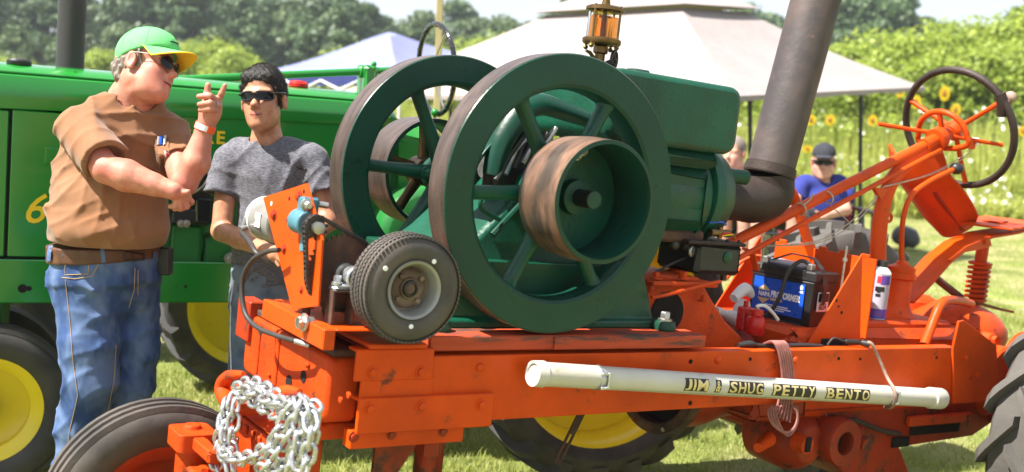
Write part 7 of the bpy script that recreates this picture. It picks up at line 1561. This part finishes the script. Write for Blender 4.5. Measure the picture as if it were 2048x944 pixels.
# chest pocket with pens and tag
k = surf_patch(sh_b, ((310, 279), (339, 283), (335, 341), (304, 335)), 0.004); po_ = part('shirt_pocket', k, 'shirt_brown', om)
for (px, m_) in ((317, 'grey_print'), (323, 'blue_label'), (331, 'bare_steel')):
    q0 = on_surf(sh_b, px, 292, 0.006); q1 = on_surf(sh_b, px+1, 273, 0.010); k = MB(); k.tube([q0, q1], 0.0052, 8); part('pen', k, m_, om, sub=po_)
part('pocket_tag', surf_patch(sh_b, ((329, 303), (337, 304), (335, 318), (328, 317)), 0.006, 3), 'white_print', om, sub=po_); part('tag_mark', surf_patch(sh_b, ((332, 305), (337, 305), (335, 316), (331, 315)), 0.0075, 3), 'red_print', om, sub=po_)
# jeans, belt
jn = Sdf(*box_of(80, 480, 345, 1075, -0.32, 0.34), 0.006)
jn.ecyl(O(210, 520, 0.0), 0.187, 0.150, O(210, 560)[2], O(210, 494)[2], yaw, 0.04); jn.ell(O(208, 575, 0.02), (0.180, 0.150, 0.12), Ay, 0.05)
def leg(sd, pts, k=0.03):
    for (a, b) in zip(pts[:-1], pts[1:]): sd.cap(O(*a[:3]), O(*b[:3]), a[3], b[3], k)
fz = lambda px, d: (px, 0, d)
leg(jn, ((180, 590, -0.04, 0.118), (179, 690, -0.07, 0.100), (181, 762, -0.08, 0.089), (163, 850, -0.06, 0.083), (156, 940, -0.04, 0.080), (152, 1040, -0.03, 0.088)))
leg(jn, ((260, 590, 0.08, 0.106), (268, 690, 0.07, 0.088), (262, 770, 0.06, 0.078), (246, 860, 0.08, 0.072), (236, 1000, 0.09, 0.076)))
jn.folds(0.0085, [(26, 8, 22, 0.2, 1.0), (-30, 12, 24, 1.1, 0.9), (34, -16, 10, 2.0, 0.8), (16, 20, 40, 0.4, 0.6), (-14, 8, 46, 1.5, 0.5)])
jn.cut((0, 0, gz+0.05), (0, 0, -1)); jn_o, jn_b = organic('jeans', jn, 'denim', om)
be = Sdf(*box_of(85, 470, 345, 560, -0.3, 0.3), 0.005); be.ecyl(O(210, 510, 0.0), 0.193, 0.156, O(210, 529)[2], O(210, 489)[2], yaw, 0.0)
be.cut(O(212, 528, -0.15), (0.06, 0, -1)); be_o, be_b = organic('belt', be, 'leather', om)
k = surf_tube(be_b, ((249, 503), (287, 508), (286, 528), (248, 524), (249, 503)), 0.0035, 0.003); part('buckle', k, 'dark_steel', om, sub=be_o)
k = surf_tube(be_b, ((265, 506), (264, 525)), 0.0028, 0.004); part('buckle_prong', k, 'dark_steel', om, sub=be_o)
for (a, b) in (((204, 492), (207, 525)), ((309, 504), (305, 528)), ((103, 485), (100, 522))):
    k = surf_patch(be_b, ((a[0]-4, a[1]), (a[0]+4, a[1]), (b[0]+4, b[1]), (b[0]-4, b[1])), 0.006, 4); part('belt_loop', k, 'denim', om, sub=jn_o)
for pts in (((131, 560), (140, 640), (146, 720), (156, 790), (140, 860), (132, 930)), ((124, 555), (150, 558), (185, 552), (196, 530), (197, 518)), ((270, 536), (268, 580), (258, 615)), ((276, 540), (276, 590)), ((131, 524), (179, 524), (176, 548), (130, 550), (131, 524)), ((232, 690), (228, 760), (212, 840))):
    k = surf_tube(jn_b, pts, 0.0016, 0.0008, 8)
    if k.v: part('seam', k, 'stitch', om, sub=jn_o)
k = MB(); q = O(330, 522, 0.05); k.box(q-np.array((0.025, 0.02, 0.05)), q+np.array((0.025, 0.02, 0.05)), 0.006); part('belt_pouch', k, 'black_plastic', om)
boots(om, [np.array((O(152, 1040, -0.03)[0], Y0-0.03, gz)), np.array((O(236, 1000, 0.09)[0], Y0+0.09, gz))], yaw)
# cap, hair, glasses, wristband, ring
A_h = np.array([f_, r_, u_])
cp = Sdf(np.array(L(0, 0, 0.06))-0.2, np.array(L(0, 0, 0.06))+0.2, 0.004)
cp.ell(L(-0.014, 0, 0.056), np.array((0.108, 0.088, 0.099)), A_h, 0.01); cp.ell(L(0.02, 0, 0.070), np.array((0.083, 0.077, 0.073)), A_h, 0.02); cp.cut(L(0.085, 0, 0.060), -u_+f_*0.30); cp_o, cp_b = organic('cap', cp, 'cap_green', om)
def brim(off, m, nm):
    rows = []
    for i in range(9):
        t = i/8; row = []
        for j in range(15):
            a = -1+2*j/14; fx = 0.062+0.085*t*(1-0.55*a*a)+0.040*(1-a*a)*1.0-0.035*a*a; rx = a*0.088*(1-0.10*t); ux = 0.060-0.012*t-0.036*a*a*(0.25+0.75*t)+off
            row.append(tuple(L(fx, rx, ux)))
        rows.append(row)
    mb = MB(); mb.loft(rows, cap=False, closed_ring=False); return part(nm, mb, m, om, sub=cp_o), rows
bt_, rt_ = brim(0.0025, 'cap_green', 'visor'); bu_, ru_ = brim(-0.0015, 'cap_yellow', 'visor_lining')
edge = [rt_[8][j] for j in range(15)]; k = MB(); k.tube([tuple((np.array(a)+np.array(b))/2) for a, b in zip(rt_[8], ru_[8])], 0.0028, 6); part('visor_edge', k, 'cap_yellow', om, sub=cp_o)
k = MB(); k.sph(L(-0.012, 0, 0.155), 0.006, 8); part('cap_button', k, 'cap_green', om, sub=cp_o)
for s_ in (0, 60, 120, 180, 240, 300):
    pts = []
    for i in range(9):
        t = i/8*1.45; q = L(-0.012, 0, 0.05); d = f_*math.cos(R(s_))*math.sin(t)+r_*math.sin(R(s_))*math.sin(t)+u_*math.cos(t); loc, nn, ix, di = cp_b.ray_cast(Vector(q), Vector(d))
        if loc is not None: pts.append(np.array(loc)+d*0.0004)
    if len(pts) > 2: k = MB(); k.tube(pts, 0.0011, 5); part('cap_seam', k, 'cap_green', om, sub=cp_o)
k = surf_patch(cp_b, ((346, 68), (354, 70), (357, 81), (350, 80)), 0.003, 4); lg_ = part('cap_badge', k, 'black_print', om, sub=cp_o)
k = surf_patch(cp_b, ((348, 72), (353, 73), (355, 79), (351, 78)), 0.0045, 3); part('badge_mark', k, 'yellow_paint', om, sub=cp_o)
k = surf_tube(cp_b, ((341, 83), (350, 85), (359, 90)), 0.0022, 0.002); 
if k.v: part('cap_text_line', k, 'black_print', om, sub=cp_o)
hr = Sdf(np.array(L(0, 0, 0))-0.16, np.array(L(0, 0, 0))+0.16, 0.004); hr.ell(L(-0.018, 0, 0.030), np.array((0.098, 0.078, 0.085)), A_h, 0.01); hr.cap(L(-0.085, 0.03, -0.01), L(-0.075, 0.03, -0.05), 0.032, 0.022, 0.02); hr.cap(L(-0.085, -0.03, -0.01), L(-0.075, -0.03, -0.05), 0.032, 0.022, 0.02)
hr.cap(L(0.018, 0.076, 0.035), L(0.014, 0.076, 0.0), 0.010, 0.006, 0.01); hr.cut(L(0.022, 0, 0), f_+u_*0.05); hr.ripple(0.0022, [(300, 120, 90, 0, 1), (-190, 260, 120, 1, 1)])
for s_ in (1, -1): hr.ell(L(-0.012, s_*0.088, -0.006), (0.030, 0.026, 0.040), A_h, 0.004, True)
hr.cut(L(-0.02, 0, -0.062), -u_); organic('hair', hr, 'hair_grey', om)
gl = bpy.data.objects.new('sunglasses', None); COL.objects.link(gl); gl.parent = om.o; glasses(om, L, (f_, r_, u_), 'round', gl)
wa = nrm(O(420, 228, -0.12)-wrL); k = MB(); k.ring([(0.0335, -0.011), (0.0350, -0.011), (0.0350, 0.011), (0.0335, 0.011)], wrL+wa*0.006, wa, 32); wb_ = part('wristband', k, 'band_orange', om)
k = MB(); 
rows = []
for h_ in (-0.0095, 0.0095): rows.append([tuple(wrL+wa*(0.006+h_)+(nrm(np.cross(wa, (0, 1, 0)))*math.cos(R(a))+np.cross(wa, nrm(np.cross(wa, (0, 1, 0))))*math.sin(R(a)))*0.0354) for a in range(40, 121, 8)])
k.loft(rows, cap=False, closed_ring=False); part('band_patch', k, 'white_print', om, sub=wb_)
q0 = O(430, 209, -0.148); k = MB(); k.torus(q0, nrm(O(420, 206, -0.172)-O(437, 212, -0.128)), 0.0118, 0.0028, 18, 6); part('ring', k, 'bare_steel', om)

# ------------------------------------------------------------------ young man watching
Y0 = 4.1; gz = float(ground_z(*O(530, 900)[:2]))
ym = empty('person', 'young man in dark sunglasses and grey t-shirt leaning over the starter motor', 'person', (O(530, 900)[0], Y0, gz), I4)
f_ = nrm((-0.10, -0.99, 0.06)); r_ = np.array((-0.99, 0.10, -0.07)); r_ = nrm(r_-f_*f_.dot(r_)); u_ = np.cross(r_, f_); u_ = u_ if u_[2] > 0 else -u_; A_h = np.array([f_, r_, u_])
bd = Sdf(*box_of(400, 110, 680, 600, -0.60, 0.22), 0.004)
L = head(bd, O(527, 200, 0.02), f_, r_, u_, 0.009, 0.97, -0.004)
bd.cap(L(-0.025, 0, -0.05), O(534, 285, 0.05), 0.050, 0.056, 0.025); bd.cap(O(534, 285, 0.05), O(540, 335, 0.06), 0.056, 0.075, 0.03); bd.cap(O(465, 325, 0.03), O(622, 325, 0.03), 0.040, 0.040, 0.03); bd.ell(O(543, 430, 0.04), (0.11, 0.07, 0.19), None, 0.03)
sR, eR, wR = O(458, 322, 0.03), O(443, 462, -0.04), O(538, 502, -0.34)
bd.cap(sR, eR, 0.044, 0.038, 0.012); mR = eR*0.6+wR*0.4; bd.cap(eR, mR, 0.039, 0.038, 0.012); bd.cap(mR, wR, 0.038, 0.025, 0.012)
bd.cap(wR, O(553, 508, -0.40), 0.025, 0.030, 0.01); 
for i, (a, b, c) in enumerate((((553, 503, -0.41), (563, 504, -0.45), (569, 513, -0.46)), ((555, 509, -0.415), (565, 512, -0.45), (570, 521, -0.455)), ((553, 514, -0.41), (562, 519, -0.44), (565, 527, -0.445)), ((550, 518, -0.40), (556, 525, -0.42), (558, 531, -0.425)))):
    bd.cap(O(*a), O(*b), 0.0102, 0.0095, 0.005); bd.cap(O(*b), O(*c), 0.0095, 0.008, 0.004)
bd.cap(O(548, 500, -0.39), O(560, 494, -0.43), 0.0115, 0.0095, 0.006)
sL, eL, wL = O(626, 322, 0.04), O(655, 440, 0.0), O(600, 500, -0.22); bd.cap(sL, eL, 0.048, 0.041, 0.02); bd.cap(eL, wL, 0.042, 0.027, 0.02); bd.cap(wL, O(588, 512, -0.27), 0.026, 0.03, 0.012)
for i in range(4): bd.cap(O(588-i*2, 505+i*5, -0.27), O(578-i, 512+i*6, -0.31), 0.0100, 0.0085, 0.004)
bd.cap(O(592, 502, -0.26), O(584, 494, -0.30), 0.011, 0.009, 0.005)
_, body_b = organic('body', bd, 'skin_tan', ym, face=L, tint=face_tint(L)); mouth(ym, L, body_b)
sh = Sdf(*box_of(395, 245, 690, 605, -0.26, 0.26), 0.0055)
sh.ell(O(543, 360, 0.03), (0.150, 0.100, 0.14), None, 0.05); sh.ell(O(545, 450, 0.02), (0.138, 0.100, 0.17), None, 0.05); sh.ecyl(O(540, 540, 0.02), 0.148, 0.108, O(540, 582)[2], O(540, 470)[2], 0.0, 0.05)
sh.cap(O(466, 320, 0.03), O(622, 320, 0.03), 0.056, 0.056, 0.04); sh.cap(O(500, 303, 0.045), O(566, 303, 0.045), 0.054, 0.054, 0.05); sh.cap(O(482, 312, 0.04), O(594, 312, 0.04), 0.052, 0.052, 0.05)
for (a, b) in ((O(458, 322, 0.03), O(440, 390, 0.0)), (O(628, 322, 0.03), O(648, 385, 0.01))):
    sh.cap(a, b, 0.058, 0.066, 0.03, flat=True); dv = nrm(b-a); sh.cap(b+dv*0.02, b+dv*0.10, 0.056, 0.060, 0.004, True)
sh.cap(O(532, 288, 0.045), O(529, 235, 0.0), 0.057, 0.060, 0.006, True)
sh.folds(0.010, [(22, 10, 14, 0.3, 1.0), (-18, 14, 26, 1.7, 1.0), (34, 18, -22, 0.9, 0.7), (14, -6, 44, 2.2, 0.5)]); sh.cut(O(540, 575, -0.1), (0.25, 0, -1)); s_o, s_b = organic('t_shirt', sh, 'shirt_grey', ym)
k = surf_tube(s_b, ((593, 333), (599, 338), (603, 335), (609, 341), (613, 337)), 0.0026, 0.001); 
if k.v: part('shirt_logo', k, 'black_print', ym, sub=s_o)
jn = Sdf(*box_of(435, 520, 650, 1060, -0.26, 0.3), 0.007)
jn.ecyl(O(533, 560, 0.02), 0.135, 0.105, O(533, 600)[2], O(533, 528)[2], 0, 0.03); jn.ell(O(533, 600, 0.03), (0.140, 0.115, 0.10), None, 0.04)
leg(jn, ((503, 630, 0.01, 0.088), (500, 740, -0.02, 0.078), (498, 850, 0.02, 0.068), (500, 1010, 0.04, 0.074))); leg(jn, ((565, 630, 0.03, 0.088), (572, 740, 0.02, 0.076), (574, 850, 0.06, 0.066), (576, 1000, 0.08, 0.072)))
jn.folds(0.008, [(22, 8, 24, 0.2, 0.9), (-18, 12, 34, 1.1, 0.8), (24, -16, 22, 2.0, 0.7)]); jn.cut((0, 0, gz+0.05), (0, 0, -1)); j_o, j_b = organic('jeans', jn, 'denim_faded', ym)
k = surf_tube(j_b, ((468, 560), (462, 600), (461, 680), (463, 750)), 0.003, 0.001); 
if k.v: part('seam', k, 'white_print', ym, sub=j_o)
boots(ym, [np.array((O(500, 1000)[0], Y0+0.03, gz)), np.array((O(576, 1000)[0], Y0+0.07, gz))], 0.0)
hr = Sdf(np.array(L(0, 0, 0.05))-0.16, np.array(L(0, 0, 0.05))+0.16, 0.0035)
hr.ell(L(-0.016, 0, 0.050), (0.100, 0.0775, 0.092), A_h, 0.01); hr.cap(L(0.052, -0.044, 0.088), L(0.056, 0.044, 0.086), 0.022, 0.022, 0.02); hr.ell(L(-0.035, 0, 0.02), (0.072, 0.078, 0.072), A_h, 0.02)
for s_ in (1, -1): hr.cap(L(0.022, s_*0.074, 0.05), L(0.012, s_*0.076, 0.015), 0.013, 0.008, 0.01); hr.ell(L(-0.010, s_*0.090, -0.006), (0.026, 0.022, 0.036), A_h, 0.004, True)
hr.cut(L(0.075, 0, 0.052), f_*0.72-u_*0.72)
hr.ell(L(0.085, 0, 0.0), (0.075, 0.058, 0.062), A_h, 0.012, True); hr.cut(L(-0.05, 0, -0.05), -u_); hr.ripple(0.0010, [(320, 120, 190, 0, 1), (-240, 260, 160, 1, 1), (140, -260, 300, 2, 0.8)])
h_o, h_b = organic('hair', hr, 'hair_black', ym)
# short strands standing off the scalp
rg = random.Random(5); mb = MB(); 
for i in range(9000):
    a = rg.uniform(0, 2*math.pi); t = math.acos(rg.uniform(-0.15, 1)); d = f_*math.cos(a)*math.sin(t)+r_*math.sin(a)*math.sin(t)+u_*math.cos(t); loc, nn, ix, di = h_b.ray_cast(Vector(L(-0.02, 0, 0.04)), Vector(d))
    if loc is None: continue
    p_ = np.array(loc); dd = nrm(d*0.75+f_*0.5+np.array((rg.gauss(0, .3), rg.gauss(0, .3), rg.gauss(0, .3)-0.15))); w_ = nrm(np.cross(dd, (rg.gauss(0, 1), rg.gauss(0, 1), rg.gauss(0, 1))))*0.0007; ln = rg.uniform(0.005, 0.010)
    mb.v += [tuple(p_-w_-d*0.002), tuple(p_+w_-d*0.002), tuple(p_+dd*ln)]; n_ = len(mb.v); mb.f.append([n_-3, n_-2, n_-1])
part('hair_strands', mb, 'hair_brown', ym, sub=h_o, kind='stuff', ang=0)
gl = bpy.data.objects.new('sunglasses', None); COL.objects.link(gl); gl.parent = ym.o; glasses(ym, L, (f_, r_, u_), 'wrap', gl)

# ------------------------------------------------------------------ people sitting under the canopy
Y0 = 8.5; gz = float(ground_z(*O(1640, 500)[:2]))
sm_ = empty('person', 'seated man in dark cap, sunglasses and blue t-shirt under the pale canopy', 'person', (O(1640, 480)[0], Y0, gz), I4)
f_ = nrm((-0.28, -0.95, -0.05)); r_ = np.array((-0.95, 0.28, 0.0)); r_ = nrm(r_-f_*f_.dot(r_)); u_ = np.cross(r_, f_); u_ = u_ if u_[2] > 0 else -u_; A_h = np.array([f_, r_, u_])
bd = Sdf(*box_of(1460, 280, 1720, 560, -0.75, 0.3), 0.008); L = head(bd, O(1647, 325), f_, r_, u_, 0.016, 1.08, 0.008)
bd.cap(L(-0.02, 0, -0.05), O(1640, 372, 0.03), 0.06, 0.075, 0.03); bd.ell(O(1640, 410, 0.03), (0.17, 0.12, 0.20), None, 0.04); bd.cap(O(1598, 375, 0.0), O(1588, 408, -0.2), 0.05, 0.045, 0.02); bd.cap(O(1588, 408, -0.2), O(1560, 415, -0.42), 0.045, 0.035, 0.02); bd.cap(O(1683, 378, 0.05), O(1690, 420, -0.1), 0.05, 0.045, 0.02); bd.cap(O(1690, 420, -0.1), O(1650, 432, -0.32), 0.042, 0.03, 0.02)
for (hx, hy, hd) in ((1553, 417, -0.45), (1642, 434, -0.36)):
    bd.ell(O(hx, hy, hd), (0.045, 0.045, 0.025), None, 0.012)
    for i in range(4): bd.cap(O(hx-5, hy-3+i*4, hd-0.02), O(hx-16, hy+i*4, hd-0.05), 0.010, 0.009, 0.005)
    bd.cap(O(hx-2, hy-6, hd), O(hx-10, hy-11, hd-0.03), 0.011, 0.009, 0.005)
for (kx, kd, fx) in ((1520, -0.42, 1508), (1590, -0.45, 1585)):
    fp = np.array((O(fx, 440, kd)[0], Y0+kd+0.05, gz+0.06)); bd.cap(O(kx, 428, kd), fp, 0.062, 0.042, 0.02)
    bd.cap(O(1630, 440, 0.0), O(kx, 428, kd), 0.085, 0.062, 0.02)
organic('body', bd, 'skin_pale', sm_, tint=face_tint(L))
sh = Sdf(*box_of(1560, 335, 1730, 480, -0.4, 0.3), 0.009); sh.ell(O(1642, 415, 0.03), (0.205, 0.165, 0.22), None, 0.05); sh.cap(O(1607, 368, 0.02), O(1678, 368, 0.05), 0.075, 0.075, 0.05)
for (a, b) in ((O(1602, 372, 0.0), O(1592, 400, -0.10)), (O(1683, 374, 0.05), O(1692, 408, -0.03))): sh.cap(a, b, 0.075, 0.078, 0.03, flat=True)
sh.cap(O(1641, 368, 0.02), O(1645, 345, 0.0), 0.072, 0.08, 0.006, True); sh.ripple(0.005, [(22, 8, 24, 0, 1), (-18, 10, 30, 1, 1)]); sh.cut(O(1640, 455), (0, 0, -1)); organic('t_shirt', sh, 'shirt_blue', sm_)
so = Sdf(*box_of(1480, 400, 1720, 500, -0.6, 0.25), 0.010)
for (kx, kd) in ((1535, -0.38), (1597, -0.40)): so.cap(O(1630, 447, 0.0), O(kx, 432, kd), 0.115, 0.085, 0.03, flat=True)
so.ell(O(1642, 447, 0.02), (0.19, 0.16, 0.11), None, 0.03); organic('shorts', so, 'shorts_dark', sm_)
boots(sm_, [np.array((O(1508, 440, -0.42)[0], Y0-0.42, gz)), np.array((O(1585, 440, -0.45)[0], Y0-0.45, gz))], -0.4)
cp = Sdf(np.array(L(0, 0, 0.06))-0.2, np.array(L(0, 0, 0.06))+0.2, 0.008); cp.ell(L(-0.01, 0, 0.060), (0.118, 0.094, 0.092), A_h, 0.01); cp.cut(L(0, 0, 0.052), -u_); cp.ell(L(0.115, 0, 0.045), (0.075, 0.075, 0.010), A_h, 0.01); organic('cap', cp, 'shorts_dark', sm_)
gl = bpy.data.objects.new('sunglasses', None); COL.objects.link(gl); gl.parent = sm_.o; glasses(sm_, L, (f_, r_, u_), 'wrap', gl)
def camp_chair(px, seat_px, Yc, m, lab, wdt=0.26):
    c = np.array(PW(px, seat_px, Yc)); g = float(ground_z(c[0], Yc)); th = empty('camp_chair', lab, 'chair', (c[0], Yc, g), I4)
    k = MB(); k.box((c[0]-wdt, Yc-0.28, c[2]-0.02), (c[0]+wdt, Yc+0.18, c[2]), 0.01); part('seat', k, m, th)
    k = MB(); k.prism([(Yc+0.17, c[2]), (Yc+0.20, c[2]), (Yc+0.32, c[2]+0.45), (Yc+0.29, c[2]+0.45)], 0, c[0]-wdt, c[0]+wdt); part('backrest', k, m, th)
    for (sx, sy) in ((-1, -1), (1, -1), (-1, 1), (1, 1)):
        k = MB(); k.tube([(c[0]+sx*(wdt+0.02), Yc+sy*0.22-0.04, g), (c[0]+sx*(wdt+0.01), Yc+sy*0.24-0.03, c[2]+(0.20 if sy < 0 else 0.42))], 0.012, 8); part('leg', k, 'black_metal', th)
    for sx in (-1, 1):
        k = MB(); k.box((c[0]+sx*(wdt+0.02)-0.03, Yc-0.30, c[2]+0.20), (c[0]+sx*(wdt+0.02)+0.03, Yc+0.22, c[2]+0.225), 0.006); part('armrest', k, 'black_metal', th)
    return th
camp_chair(1642, 470, 8.55, 'chair_red', 'dark red folding camp chair under the man in blue', 0.30)
# yellow hoop: round yellow chair frame beside him
c = np.array(PW(1700, 410, 9.2)); g = float(ground_z(c[0], 9.2)); yc_ = empty('hoop_chair', 'yellow hoop framed folding chair beside the seated man', 'chair', (c[0], 9.2, g), I4)
k = MB(); k.torus(c+np.array((-0.08, 0, 0)), (0.75, -0.66, 0.15), 0.24, 0.022, 40, 8); part('hoop', k, 'yellow_paint', yc_)
for (dx, dy) in ((0.05, 0.1), (0.16, -0.12), (-0.2, 0.1)): k = MB(); k.tube([(c[0]+dx, 9.2+dy, g), (c[0]+dx*0.6, 9.2+dy*0.4, c[2]-0.05)], 0.014, 8); part('leg', k, 'black_metal', yc_)
k = MB(); k.lathe([(0.22, 0), (0.20, 0.05), (0.0, 0.07)], c+np.array((-0.08, 0, 0))+np.array((0.06, -0.05, 0.0))*-1.0, (0.75, -0.66, 0.15), 24); part('sling', k, 'shorts_dark', yc_)
Y0 = 8.9; gz = float(ground_z(*O(1480, 500)[:2]))
sp_ = empty('person', 'seated person in a white shirt partly hidden behind the leaning exhaust pipe', 'person', (O(1490, 480)[0], Y0, gz), I4)
f_ = nrm((-0.6, -0.8, 0.0)); r_ = np.array((-0.8, 0.6, 0.0)); u_ = np.array((0, 0, 1.0)); bd = Sdf(*box_of(1420, 260, 1560, 540, -0.6, 0.3), 0.009); L = head(bd, O(1468, 308), f_, r_, u_, 0.016, 1.05)
bd.cap(L(-0.02, 0, -0.05), O(1485, 350, 0.03), 0.055, 0.07, 0.03); bd.ell(O(1490, 395, 0.03), (0.15, 0.11, 0.20), None, 0.04); bd.cap(O(1520, 360, 0.03), O(1528, 405, -0.1), 0.05, 0.04, 0.02); bd.cap(O(1528, 405, -0.1), O(1495, 418, -0.28), 0.04, 0.03, 0.02); bd.cap(O(1458, 360, 0.0), O(1450, 405, -0.12), 0.05, 0.04, 0.02)
for kx in (1450, 1490): bd.cap(O(1490, 430, 0), O(kx, 425, -0.4), 0.08, 0.06, 0.02); bd.cap(O(kx, 425, -0.4), np.array((O(kx, 430, -0.4)[0], Y0-0.38, gz+0.05)), 0.06, 0.045, 0.02)
organic('body', bd, 'skin_pale', sp_, tint=face_tint(L)); sh = Sdf(*box_of(1420, 325, 1560, 470, -0.3, 0.3), 0.010); sh.ell(O(1490, 395, 0.03), (0.19, 0.15, 0.22), None, 0.05); sh.cap(O(1460, 355, 0.02), O(1518, 355, 0.03), 0.07, 0.07, 0.04); sh.cap(O(1520, 362, 0.03), O(1528, 395, -0.05), 0.07, 0.07, 0.03, flat=True); sh.cut(O(1490, 440), (0, 0, -1)); organic('t_shirt', sh, 'shirt_white', sp_)
so = Sdf(*box_of(1420, 400, 1560, 490, -0.55, 0.25), 0.012)
for kx in (1452, 1490): so.cap(O(1490, 437, 0), O(kx, 430, -0.36), 0.11, 0.08, 0.03, flat=True)
organic('shorts', so, 'shorts_dark', sp_)
hr = Sdf(np.array(L(0, 0, 0.05))-0.16, np.array(L(0, 0, 0.05))+0.16, 0.008); hr.ell(L(-0.02, 0, 0.05), (0.108, 0.086, 0.098), np.array([f_, r_, u_]), 0.01); hr.cut(L(0.055, 0, 0.05), f_-u_*0.5); hr.cut(L(0, 0, -0.03), -u_); organic('hair', hr, 'hair_grey', sp_)
camp_chair(1490, 458, 8.95, 'black_metal', 'black folding camp chair under the person in white', 0.26)
